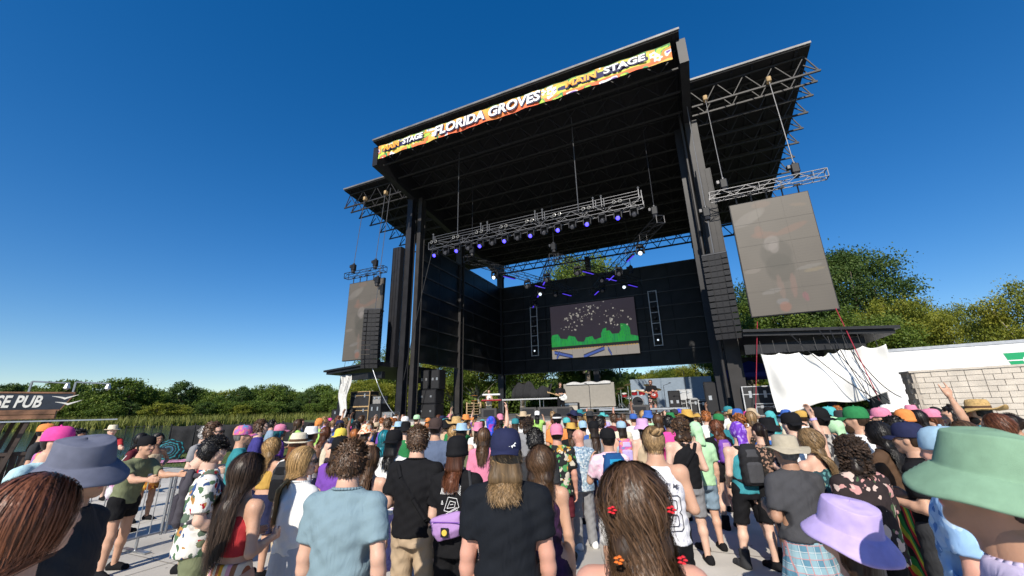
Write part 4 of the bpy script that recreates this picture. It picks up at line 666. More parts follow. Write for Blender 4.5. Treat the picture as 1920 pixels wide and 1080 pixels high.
for k_ in range(2): m = MB(); m.bev(0, Ln - .3, -.1, .12, pz0 + .02 + k_ * .135, pz0 + .145 + k_ * .135, .01); m.obj('fascia_plank', WD, e)
m = MB(); m.box(-.3, Ln + 1.2, -.35, -.28, pz0 - .06, pz0 - .02); m.obj('awning_bar', EDGE, e); m = MB(); m.box(0, Ln - .3, -.02, 2.6, pz0 - .04, pz0); m.obj('roof', WDD, e)
for x in (.4, Ln * .42, Ln * .5, Ln - .9, Ln - .45):
    for y in (.05, 2.5): m = MB(); m.tube((x - .3, y, 0), (x + .05, y, pz0), .07, 4); m.obj('post', WDD, e)
m = MB(); m.bev(0, Ln - .5, .1, .5, .9, 1., .01); m.obj('counter_top', WDD, e); m = MB()
for x in np.arange(0, Ln - .6, .16): q = MB(); q.bev(x, x + .15, .14, .17, .05, .9, .004); q.obj('counter_plank', WDD, e)
for x in (bx(50), bx(135)): m = MB(); m.tube((x, .1, sz1 + .05), (x, .1, sz1 + .38), .03, 6); m.tube((x, .1, sz1 + .38), (x + .85, .1, sz1 + .34), .025, 6); m.lathe([(.05, 0), (.09, -.14), (.03, -.2)], 8, o=(x + .8, .1, sz1 + .32)); m.obj('floodlight_arm', mat('galvanised', (.4, .42, .43), .4, .7), e)
# black mesh-covered fence by the water
fa, fb = gpx(310, 853), gpx(600, 838); e = empty('screened_fence', tuple(fa)); tag(e, 'low chain fence covered with black mesh between lawn and lake', 'fence'); v_ = fb - fa; nf = 7
for i in range(nf + 1): m = MB(); p = v_ * i / nf; m.tube(p, p + [0, 0, 1.55], .03, 6); m.obj('post', DKALU, e)
for i in range(nf):
    p, q = v_ * i / nf, v_ * (i + 1) / nf; t = (q - p); o = drape('mesh_panel', lambda U, V, p=p, t=t: p + t * U[:, None] + np.stack([0 * U, .06 * np.sin(U * 9) * np.sin(V * 3), .05 + V * 1.42 - .05 * np.sin(np.pi * U) * V], 1), 10, 5, BCL, e)
fc = gpx(225, 852); v2 = fa - fc
for i in range(5): m = MB(); p = fc + v2 * i / 5; m.tube((0, 0, 0), (0, 0, 1.5), .022, 6); tag(m.obj('fence_post', DKALU, None, tuple(p)), 'bare steel fence post at the water edge left of the black mesh', 'post', 'bare fence posts')
o = MB(); o.tube(fc + [0, 0, 1.45], fa + [0, 0, 1.45], .012, 4); tag(o.obj('fence_wire', DKALU, None), 'wire strung between the bare fence posts', 'wire')
GALV = mat('galvanised_steel', (.45, .46, .47), .35, .85, noise=.15, nscale=10)
def barricade(a, b_, label):
    a, b_ = np.array(a), np.array(b_); v_ = b_ - a; Ln = np.linalg.norm(v_); e = empty('crowd_barrier', tuple(a), math.atan2(v_[1], v_[0])); tag(e, label, 'barrier', 'steel crowd barriers'); m = MB(); m.path([(0, 0, .16), (0, 0, 1.0), (.08, 0, 1.08), (Ln - .08, 0, 1.08), (Ln, 0, 1.), (Ln, 0, .16)], .021, 8); m.obj('frame', GALV, e); m = MB(); m.tube((0, 0, .2), (Ln, 0, .2), .018, 8); m.obj('lower_rail', GALV, e)
    bm = MB().tube((0, 0, .2), (0, 0, 1.07), .008, 6).mesh('bar', (GALV,))
    for k in range(1, int(Ln / .16)): ob('bar', bm, e, (Ln * k / int(Ln / .16), 0, 0))
    for x in (.3, Ln - .3): m = MB(); m.box(x - .04, x + .04, -.33, .33, .01, .03); m.tube((x, 0, .02), (x, 0, .2), .02, 6); m.obj('foot', GALV, e)
b0, b1 = gpx(150, 1034, .2), gpx(302, 997, .2); b0[2] = b1[2] = 0; v_ = (b1 - b0) / np.linalg.norm(b1 - b0)
barricade(b1 - v_ * 2.3, b1, 'steel crowd barrier the man in the olive tee leans on'); barricade(b1 + v_ * .06, b1 + v_ * 2.36, 'steel crowd barrier behind the man in the floral shirt')
q = gpx(735, 1000); 
# umbrella lying open on the lawn and a picnic blanket
uo = gpx(312, 862); e = empty('patterned_parasol', (uo[0], uo[1], .35)); e.rotation_euler = (R(62), 0, R(30)); tag(e, 'black and turquoise mandala parasol lying open on the lawn', 'parasol')
def para(U, V): c = np.empty((len(U), 3)); c[:] = (.012, .013, .016); r = V; a = U * 2 * math.pi; m = (np.abs(np.sin(r * 14)) < .35) & (np.sin(a * 16 + r * 10) > -.3); c[m] = (.02, .22, .25); c[np.abs(r - .62) < .035] = (.03, .25, .3); c[np.abs(r - .3) < .03] = (.05, .2, .32); return c
U, V = np.meshgrid(np.linspace(0, 1, 65), np.linspace(0, 1, 25)); U, V = U.ravel(), V.ravel(); rr = V * .62 * (1 + .06 * np.cos(U * 2 * math.pi * 8) * V); P = np.stack([rr * np.cos(U * 2 * math.pi), rr * np.sin(U * 2 * math.pi), .2 * (1 - V ** 2)], 1); i = (np.arange(24)[:, None] * 65 + np.arange(64)[None]).ravel(); ob('canopy', mesh_np('canopy', P, np.stack([i, i + 1, i + 66, i + 65], 1), (vcmat('parasol_print', .8),), True, colors=para(U, V)), e); m = MB(); m.tube((0, 0, -.5), (0, 0, .22), .012, 6); m.obj('shaft', DKALU, e)
bo = gpx(262, 872); o = drape('picnic_blanket', lambda U, V: np.stack([U * 1.6, V * 1.2, .02 + .03 * np.sin(U * 9) * np.sin(V * 7)], 1), 20, 14, mat('pink_blanket', (.5, .22, .34), .9, noise=.5, nscale=6), None, (bo[0], bo[1], .02), .4); tag(o, 'pink and white picnic blanket spread on the lawn edge', 'blanket')
# ------------------------------------------------------------------ implicit-surface modelling for people and clothes
class Fld:
    def __init__(s, lo, hi, h):
        s.lo = np.array(lo, float); s.h = h; s.n = np.ceil((np.array(hi) - s.lo) / h).astype(int) + 1
        s.ax = [s.lo[i] + np.arange(s.n[i]) * h for i in range(3)]; s.F = np.full(tuple(s.n), .25, np.float32)
    def box(s, lo, hi):
        sl = []
        for i in range(3):
            a = max(0, int((lo[i] - s.lo[i]) / s.h)); b = min(s.n[i], int((hi[i] - s.lo[i]) / s.h) + 2)
            if b <= a: return None, None
            sl.append(slice(a, b))
        g = [s.ax[i][sl[i]].reshape([-1 if j == i else 1 for j in range(3)]) for i in range(3)]; return tuple(sl), g
    def put(s, sl, d, k):
        a = s.F[sl]
        if k <= 0: s.F[sl] = np.minimum(a, d); return
        h = np.clip(.5 + .5 * (d - a) / k, 0, 1); s.F[sl] = d * (1 - h) + a * h - k * h * (1 - h)
    def rc(s, a, b, ra, rb, k=.03, flat=1.):
        a = np.array(a, float); b = np.array(b, float); m = max(ra, rb) + k + 2.5 * s.h; sl, g = s.box(np.minimum(a, b) - m, np.maximum(a, b) + m)
        if sl is None: return s
        ba = b - a; bb = ba @ ba + 1e-9; px, py, pz = g[0] - a[0], g[1] - a[1], g[2] - a[2]; t = np.clip((px * ba[0] + py * ba[1] + pz * ba[2]) / bb, 0, 1)
        d = np.sqrt((px - t * ba[0]) ** 2 + ((py - t * ba[1]) / flat) ** 2 + (pz - t * ba[2]) ** 2) - (ra + (rb - ra) * t); s.put(sl, d, k); return s
    def ell(s, c, r, k=.02, sub=False):
        c = np.array(c, float); r = np.array(r, float); m = k + 2.5 * s.h; sl, g = s.box(c - r - m, c + r + m)
        if sl is None: return s
        q = np.sqrt(sum(((g[i] - c[i]) / r[i]) ** 2 for i in range(3))); d = (q - 1) * r.min()
        if sub: s.F[sl] = np.maximum(s.F[sl], -d)
        else: s.put(sl, d, k)
        return s
    def loft(s, sec, k=.03, lean=0., p=2.):
        """stacked super-ellipses: rows of (z, rx, ry, y0)"""
        sec = sorted(sec); z0, z1 = sec[0][0], sec[-1][0]; R_ = max(q[1] for q in sec) + .2; sl, g = s.box((-R_, -R_ - .3, z0 - k - 3 * s.h), (R_, R_ + .3, z1 + k + 3 * s.h)); z = g[2]; S = np.array([(q + (0.,))[:4] for q in sec])
        rx, ry, y0 = np.interp(z, S[:, 0], S[:, 1]), np.interp(z, S[:, 0], S[:, 2]), np.interp(z, S[:, 0], S[:, 3]) - lean * 0
        d = ((np.abs(g[0] / rx) ** p + np.abs((g[1] - y0) / ry) ** p) ** (1 / p) - 1) * np.minimum(rx, ry); d = np.maximum(d, np.maximum(z0 - z, z - z1)); s.put(sl, d, k); return s
    def grid(s): return [s.ax[i].reshape([-1 if j == i else 1 for j in range(3)]) for i in range(3)]
    def cut(s, n, d):
        g = s.grid(); s.F = np.maximum(s.F, g[0] * n[0] + g[1] * n[1] + g[2] * n[2] - d).astype(np.float32); return s
    def mesh(s):
        F = s.F; nx, ny, nz = F.shape; I = F < 0; c = np.zeros((nx - 1, ny - 1, nz - 1), np.int8)
        for a in (0, 1):
            for b in (0, 1):
                for d in (0, 1): c += I[a:nx - 1 + a, b:ny - 1 + b, d:nz - 1 + d]
        act = np.argwhere((c > 0) & (c < 8)); idx = np.full(c.shape, -1, np.int32); idx[act[:, 0], act[:, 1], act[:, 2]] = np.arange(len(act)); A = np.zeros((len(act), 3)); W = np.zeros(len(act)); x, y, z = act.T
        for ax_ in range(3):
            o = [j for j in range(3) if j != ax_]
            for a in (0, 1):
                for b in (0, 1):
                    q0 = act.copy(); q0[:, o[0]] += a; q0[:, o[1]] += b; q1 = q0.copy(); q1[:, ax_] += 1; f0 = F[q0[:, 0], q0[:, 1], q0[:, 2]]; f1 = F[q1[:, 0], q1[:, 1], q1[:, 2]]; m = (f0 < 0) != (f1 < 0); t = np.where(m, f0 / np.where(f0 - f1 == 0, 1, f0 - f1), 0)
                    P = q0.astype(float); P[:, ax_] += t; A[m] += P[m]; W[m] += 1
        V = A / W[:, None] * s.h + s.lo; Q = []
        for ax_ in range(3):
            o = [(1, 2), (2, 0), (0, 1)][ax_]; sh = list(F.shape); sl0 = [slice(None)] * 3; sl1 = [slice(None)] * 3; sl0[ax_] = slice(0, -1); sl1[ax_] = slice(1, None)
            for j in o: sl0[j] = slice(1, -1); sl1[j] = slice(1, -1)
            s0, s1 = I[tuple(sl0)], I[tuple(sl1)]; e = np.argwhere(s0 != s1)
            if not len(e): continue
            ins = s0[e[:, 0], e[:, 1], e[:, 2]]; e = e.copy(); e[:, o[0]] += 1; e[:, o[1]] += 1; q = []
            for a, b in ((-1, -1), (0, -1), (0, 0), (-1, 0)): w_ = e.copy(); w_[:, o[0]] += a; w_[:, o[1]] += b; q.append(idx[w_[:, 0], w_[:, 1], w_[:, 2]])
            q = np.stack(q, 1); q[~ins] = q[~ins][:, ::-1]; Q.append(q)
        return V, np.vstack(Q)
def join(parts):
    """[(V, F, mat index)] -> V, [F4, F3], mi"""
    V, F4, M4, F3, M3, n = [], [], [], [], [], 0
    for v, f, m in parts:
        f = np.asarray(f); V.append(v); (F4 if f.shape[1] == 4 else F3).append(f + n); (M4 if f.shape[1] == 4 else M3).append(np.full(len(f), m) if np.isscalar(m) else m); n += len(v)
    return np.vstack(V), [np.vstack(x) for x in (F4, F3) if x], np.concatenate(M4 + M3)
def sphere(c, r, n=8):
    V = []; F = []
    for i in range(n + 1):
        t = math.pi * i / n
        for j in range(n): a = 2 * math.pi * j / n; V.append((c[0] + r * math.sin(t) * math.cos(a), c[1] + r * math.sin(t) * math.sin(a), c[2] + r * math.cos(t)))
    for i in range(n):
        for j in range(n): F.append((i * n + j, (i + 1) * n + j, (i + 1) * n + (j + 1) % n, i * n + (j + 1) % n))
    return np.array(V), np.array(F)
def make_head(fem, h):
    f = Fld((-.12, -.14, -.16), (.12, .15, .14), h); j = .9 if fem else 1.
    f.ell((0, -.012, .018), (.076, .096, .1), .0).ell((0, .022, -.045), (.057 * j, .066, .072 * j), .04).ell((0, .07, -.092 * j), (.024, .022, .02), .03).ell((0, .05, .03), (.06, .045, .05), .03)
    f.rc((0, .09, .022), (0, .106, -.018), .008, .0125, .012).ell((.014, .096, -.022), (.009, .01, .008), .008).ell((-.014, .096, -.022), (.009, .01, .008), .008)
    for sx in (-1, 1): f.ell((sx * .031, .094, .014), (.017, .014, .011), 0, True); f.ell((sx * .032, .082, .03), (.024, .014, .007), .015).ell((sx * .042, .068, -.018), (.02, .018, .018), .025).ell((sx * .078, -.008, -.006), (.011, .022, .032), .01)
    f.ell((0, .09, -.05), (.024, .012, .006), .008).ell((0, .089, -.06), (.021, .012, .007), .008)
    f.rc((0, -.02, -.06), (0, -.035, -.16), .05 if fem else .06, .05 if fem else .062, .03); V, F = f.mesh(); c = V[F].mean(1); lip = (np.abs(c[:, 0]) < .024) & (np.abs(c[:, 2] + .055) < .012) & (c[:, 1] > .085); parts = [(V, F, np.where(lip, 3, 0))]
    for sx in (-1, 1): v, q = sphere((sx * .031, .077, .013), .0135); parts.append((v, q, 1)); v, q = sphere((sx * .031, .0845, .013), .0075, 6); parts.append((v, q, 2))
    return parts
def make_hand(kind, h):
    f = Fld((-.08, -.09, -.24), (.05, .1, .04), h); f.rc((0, 0, .02), (0, 0, -.02), .026, .027, .02, .9)
    for i, y in enumerate((.028, .009, -.01, -.028)):
        f.rc((0, y * .7, -.02), (0, y, -.085), .014, .0135, .016); cl = {'relax': .35, 'grip': 1.25, 'horns': .1 if i in (0, 3) else 1.5, 'flat': .08}[kind] * (1 + .1 * i); p = np.array([0, y, -.085]); a = 0.
        for k, ln in enumerate(np.array([.036, .026, .02]) * (.95, 1.05, 1., .8)[i]):
            a += cl * (.8 if k == 0 else 1.); q = p + np.array([-math.sin(a), 0, -math.cos(a)]) * ln; f.rc(p, q, .0105 - k * .001, .0095 - k * .001, .004); p = q
    f.rc((0, .02, -.02), (-.012, .046, -.05), .016, .0125, .012).rc((-.012, .046, -.05), (-.026, .052 if kind != 'grip' else .03, -.088), .011, .009, .006); V, F = f.mesh(); return V, F
HEADS = {}; HANDS = {}
def head_t(fem, h):
    if (fem, h) not in HEADS: HEADS[(fem, h)] = make_head(fem, h)
    return HEADS[(fem, h)]
def hand_t(kind, h):
    if (kind, h) not in HANDS: HANDS[(kind, h)] = make_hand(kind, h)
    return HANDS[(kind, h)]
def rotm(rx=0., ry=0., rz=0.): return np.array(Matrix.Rotation(rz, 3, 'Z') @ Matrix.Rotation(ry, 3, 'Y') @ Matrix.Rotation(rx, 3, 'X'))
ARMS = {'hang': ((.13, -.03, -1), (.06, .2, -1)), 'bend': ((.2, -.12, -.95), (-.3, .9, .12)), 'low': ((.16, -.06, -1), (-.25, .75, -.5)), 'hip': ((.62, -.25, -.8), (-.55, .55, -.3)), 'up': ((.38, .3, .85), (-.05, .2, .97)), 'phone': ((.15, .85, -.25), (-.2, .45, .9)), 'rail': ((.1, .8, -.6), (.05, 1, .02)), 'out': ((.8, .2, -.45), (.1, .8, .2)), 'cross': ((.2, .25, -.95), (-.85, .55, .05)), 'chin': ((.25, .4, -.9), (-.3, .5, .85)), 'back': ((.25, -.25, -.95), (.02, .2, -1))}
def nrm(v): v = np.array(v, float); return v / np.linalg.norm(v)
def skeleton(h, fem=False, build=1., al='hang', ar='hang', stance=.0, lean=0., step=0., turn=0., nod=0., roll=0.):
    s = h / 1.75; K = dict(s=s, fem=fem, b=build, lean=lean); L_ = lambda x, y, z: np.array([x, y + lean * max(0, z - .95), z]) * s
    K['L'] = L_; sw = (.168 if fem else .192) * (1 + (build - 1) * .6)
    for sd_, nm, arm in ((1, 'r', ar), (-1, 'l', al)):
        K['hip' + nm] = L_(sd_ * .092 * build, 0, .92); K['kn' + nm] = L_(sd_ * (.1 + stance * .5), .02 + step * sd_ * .06, .49); K['an' + nm] = L_(sd_ * (.105 + stance), -.02 + step * sd_ * .12, .085); S_ = L_(sd_ * sw * .97, -.015, 1.388); u_, f_ = ARMS[arm] if isinstance(arm, str) else arm; m = np.array([sd_, 1, 1])
        K['sh' + nm] = S_; K['el' + nm] = S_ + nrm(np.array(u_) * m) * .285 * s; K['wr' + nm] = K['el' + nm] + nrm(np.array(f_) * m) * .25 * s
    K['head'] = L_(0, .012, 1.632) + np.array([0, math.sin(-nod) * -.03, 0]); K['hr'] = rotm(nod, roll, turn); return K
TORSO = {False: [(.80, .14, .095), (.9, .165, .115), (.98, .165, .113), (1.1, .152, .104), (1.27, .17, .115), (1.36, .168, .104), (1.42, .12, .078), (1.465, .072, .064), (1.54, .055, .058)], True: [(.80, .15, .105), (.88, .178, .122), (.96, .17, .116), (1.1, .124, .09), (1.25, .144, .118), (1.35, .142, .1), (1.41, .1, .072), (1.46, .06, .055), (1.54, .047, .05)]}
def sec(K, rows, dx=0., dy=0., p=0.):
    s, b = K['s'], K['b']; return [(z * s, (rx * b + dx) * s, (ry * (1 + (b - 1) * 1.4) + dy) * s, (K['lean'] * max(0, z - .95) - .012) * s) for z, rx, ry in rows]
def bounds(K, m=.12):
    P = np.array([K[k] for k in K if isinstance(K[k], np.ndarray) and K[k].shape == (3,)]); lo = P.min(0) - m; hi = P.max(0) + m; lo[0] = min(lo[0], -.3); hi[0] = max(hi[0], .3); lo[1] = min(lo[1], -.22); hi[1] = max(hi[1], .22); lo[2] = -.02; return lo, hi
def body_parts(K, res, hh='relax', skin_legs=True):
    lo, hi = bounds(K, .14); f = Fld(lo, hi, res); s = K['s']; b = K['b']; f.loft(sec(K, TORSO[K['fem']]), .02); a = .92 if K['fem'] else 1.05
    for n in 'rl':
        hp, kn, an, sh, el, wr = (K[k + n] for k in ('hip', 'kn', 'an', 'sh', 'el', 'wr')); f.rc(hp, kn, .088 * b * s, .058 * s * (b + 1) / 2, .05); c = kn + (an - kn) * .32 + np.array([0, -.012 * s, 0]); f.rc(kn, c, .054 * s, .058 * s * (b + 1) / 2, .03).rc(c, an, .056 * s * (b + 1) / 2, .038 * s, .03)
        ft = an * [1, 1, 0]; sg = 1 if n == 'r' else -1; f.rc(ft + [sg * .005, -.02, .045 * s], ft + [sg * .03, .15 * s, .03 * s], .04 * s, .03 * s, .03); f.ell(sh, (.056 * a * s,) * 3, .05); f.rc(sh, K['L'](0, -.02, 1.44), .042 * s, .04 * s, .04); f.rc(sh, el, .048 * a * s * (b + 1) / 2, .04 * a * s, .035); m = el + (wr - el) * .3; f.rc(el, m, .04 * a * s, .042 * a * s, .02).rc(m, wr, .041 * a * s, .027 * s, .02)
    f.rc(K['L'](0, -.02, 1.46), K['head'] + K['hr'] @ np.array([0, -.02, -.06]), (.05 if K['fem'] else .06) * s, (.048 if K['fem'] else .057) * s, .03); V, F = f.mesh(); parts = [(V, F, 0)]; hs_ = (.95 if K['fem'] else 1.) * (.6 + .4 * s)
    for v, q, m in head_t(K['fem'], .007 if res < .017 else .011): parts.append((v * hs_ @ K['hr'].T + K['head'], q, m))
    for n in 'rl':
        v, q = hand_t(hh if isinstance(hh, str) else hh['rl'.index(n)], .0055 if res < .017 else .009); z = -nrm(K['wr' + n] - K['el' + n]); x = np.array([1., 0, 0]) if n == 'r' else np.array([1., 0, 0])
        if abs(z @ x) > .85: x = np.array([0, 0, 1.])
        y = nrm(np.cross(z, x)); x = np.cross(y, z); M = np.stack([x, y, z], 1); v = v * hs_ * (.93 if K['fem'] else 1.02)
        if n == 'l': v = v * [-1, 1, 1]; q = q[:, ::-1]
        parts.append((v @ M.T + K['wr' + n], q, 0))
    return parts
def wrinkle(f, amp, seed):
    g = f.grid(); a = seed * 1.7; f.F += (amp * (np.sin(g[2] * 38 + g[0] * 22 + 2.2 * np.sin(g[0] * 13 + a) + a) * np.cos(g[1] * 17 + g[2] * 9 + a) + .6 * np.sin(g[2] * 71 - g[0] * 43 + g[1] * 35 + 2 * a))).astype(np.float32)
TOPS = {'tee': ([(.87, .184, .134), (.98, .18, .131), (1.1, .174, .127), (1.27, .187, .132), (1.35, .184, .12), (1.42, .135, .09), (1.485, .085, .076)], .72), 'long': ([(.87, .184, .135), (1.1, .176, .13), (1.27, .188, .134), (1.35, .185, .12), (1.42, .135, .09), (1.48, .085, .074)], 1.9), 'tank': ([(.87, .188, .134), (1.1, .176, .126), (1.27, .18, .13), (1.33, .152, .118), (1.385, .118, .098), (1.45, .098, .07)], 0), 'crop': ([(1.08, .14, .1), (1.2, .152, .118), (1.28, .155, .124), (1.345, .13, .104)], 0), 'shirt': ([(.82, .205, .148), (.98, .196, .142), (1.1, .188, .138), (1.27, .194, .138), (1.35, .19, .124), (1.42, .14, .095), (1.492, .085, .078)], .8), 'dress': ([(.45, .3, .25), (.7, .24, .19), (.9, .195, .138), (1.06, .142, .104), (1.25, .156, .126), (1.33, .145, .112), (1.37, .12, .09)], 0)}
def top_mesh(K, kind, res, seed=0, hem=None):
    rows, sl = TOPS[kind]; fem = K['fem'] and kind in ('tee', 'tank', 'long', 'shirt')
    if fem: rows = [(z, rx * (.9 if z < 1.2 else .86), ry * .97) for z, rx, ry in rows]
    if hem: rows = [(hem, rows[0][1], rows[0][2])] + [r for r in rows if r[0] > hem + .03]
    lo, hi = bounds(K, .14); s, b = K['s'], K['b']; lo[2] = rows[0][0] * s - .06; hi[2] = max(1.6 * s, max(K['elr'][2], K['ell'][2]) + .15 if sl else 0); f = Fld(lo, hi, res); f.loft(sec(K, rows), .02, p=2.25)
    for n in 'rl':
        if sl > 0:
            sh, el, wr = K['sh' + n], K['el' + n], K['wr' + n]; e = sh + (el - sh) * min(sl, 1); r0, r1 = .07 * s * b, (.066 if sl < 1 else .056) * s * b; f.rc(sh, e, r0, r1, .045); f.rc(sh + [0, 0, .006], K['L'](0, -.02, 1.452), .06 * s, .052 * s, .03)
            if sl > 1: e2 = el + (wr - el) * (sl - 1); f.rc(el, e2, .055 * s, .045 * s, .03)
    wrinkle(f, .0045 * s, seed)
    for n in 'rl':
        if 0 < sl <= 1:
            sh, el = K['sh' + n], K['el' + n]; d = nrm(el - sh); e = sh + (el - sh) * sl; sl_, g = f.box(np.minimum(sh, el) - .13, np.maximum(sh, el) + .13); q = (g[0] - e[0]) * d[0] + (g[1] - e[1]) * d[1] + (g[2] - e[2]) * d[2]; near = np.sqrt((g[0] - e[0]) ** 2 + (g[1] - e[1]) ** 2 + (g[2] - e[2]) ** 2) < .14; f.F[sl_] = np.where(near & (np.abs(g[0]) > .165 * s), np.maximum(f.F[sl_], q), f.F[sl_])
    f.cut((0, 0, -1), -rows[0][0] * s); f.cut((0, 0, 1), rows[-1][0] * s); return f.mesh()
def bottom_mesh(K, kind, res, seed=0, hem=None):
    lo, hi = bounds(K, .14); s, b = K['s'], K['b']; hi[2] = 1.1 * s; lo[0], hi[0] = min(lo[0], -.36), max(hi[0], .36)
    if kind in ('skirt', 'kilt'):
        hem = hem or (.62 if kind == 'skirt' else .45); lo[1], hi[1] = -.36, .36; f = Fld(lo, hi, res); fl = .02 + (.95 - hem) * .14; f.loft(sec(K, [(hem, .19 + fl, .14 + fl), (.8, .195, .142), (.92, .188, .134), (1.0, .172, .122), (1.045, .158, .112)]), .01); g = f.grid(); f.F += (.007 * s * np.cos(np.arctan2(g[1], g[0]) * 18 + seed) * np.clip((1.0 * s - g[2]) * 2.2, 0, 1)).astype(np.float32); f.cut((0, 0, -1), -hem * s); f.cut((0, 0, 1), 1.04 * s); return f.mesh()
    f = Fld(lo, hi, res); f.loft(sec(K, [(.8, .165, .12), (.9, .184, .13), (.98, .178, .126), (1.03, .17, .12)]), .02); ex = .018 if kind == 'pants' else .026
    for n in 'rl':
        hp, kn, an = (K[k + n] for k in ('hip', 'kn', 'an')); f.rc(hp, kn, (.094 * b + ex * .5) * s, (.068 + ex) * s, .03)
        if kind == 'pants': f.rc(kn, an * [1, 1, .5], (.068 + ex) * s, .072 * s, .03)
    wrinkle(f, .005 * s, seed); z = {'pants': .05, 'shorts': .53, 'short': .7}[kind] if hem is None else hem; f.cut((0, 0, -1), -z * s); f.cut((0, 0, 1), 1.03 * s); return f.mesh()
def shoe_mesh(boot, res=.012):
    f = Fld((-.08, -.14, -.02), (.08, .2, .34), res); f.rc((0, -.055, .035), (0, .135, .03), .046, .043, .03, 1.).rc((0, -.03, .07), (0, .06, .05), .042, .04, .03)
    if boot: f.rc((0, -.03, .06), (0, -.03, .22), .055, .06, .02)
    f.cut((0, 0, -1), 0); f.cut((0, 0, 1), .22 if boot else .1); return f.mesh()
# ------------------------------------------------------------------ hair: a fitted cap of hair plus many ribbon strands (head frame)
def hair_core(style, ln, fem, hat=False):
    f = Fld((-.2, -.24, -ln - .2), (.2, .14, .2), .012); v = {'curly': .02, 'afro': .03}.get(style, .012 if hat else .006); f.ell((0, -.014, .022), (.077 + v, .096 + v, .1 + v), 0)
    f.F = np.maximum(f.F, np.minimum(f.grid()[1] - .045, .062 - f.grid()[2] + f.grid()[1] * 0).astype(np.float32))        # open at the face
    f.F = np.maximum(f.F, np.minimum(.022 - f.grid()[2], f.grid()[1] + .032)) if style in ('short', 'bun', 'pony', 'buzz') else f.F; f.cut((0, 0, -1), .075 if style in ('short', 'buzz', 'bun', 'pony') else .1)
    if style in ('long', 'wavy', 'bob', 'curly', 'dreads'):
        L2 = {'bob': .1, 'curly': .12, 'dreads': .16}.get(style, ln); wd = 1.25 if style in ('wavy', 'curly') else 1.; f.rc((.03, -.06, .0), (.045 * wd, -.085, -.13), .046, .04 * wd, .03).rc((-.03, -.06, 0), (-.045 * wd, -.085, -.13), .046, .04 * wd, .03).rc((0, -.07, 0), (0, -.09, -.13), .045, .04, .03)
        if L2 > .15: f.rc((.04, -.085, -.12), (.03 * wd, -.11, -L2 * .8), .032 * wd, .01, .04, .45).rc((-.04, -.085, -.12), (-.03 * wd, -.11, -L2 * .8), .032 * wd, .01, .04, .45).rc((0, -.085, -.12), (0, -.112, -L2 * .82), .034 * wd, .012, .04, .45)
    if style == 'bun': f.ell((0, -.1, .09), (.05, .05, .045), .02)
    if style == 'pony': f.ell((0, -.11, .04), (.03, .03, .03), .02).rc((0, -.13, .03), (0, -.15, -.2), .03, .018, .02)
    return f.mesh()
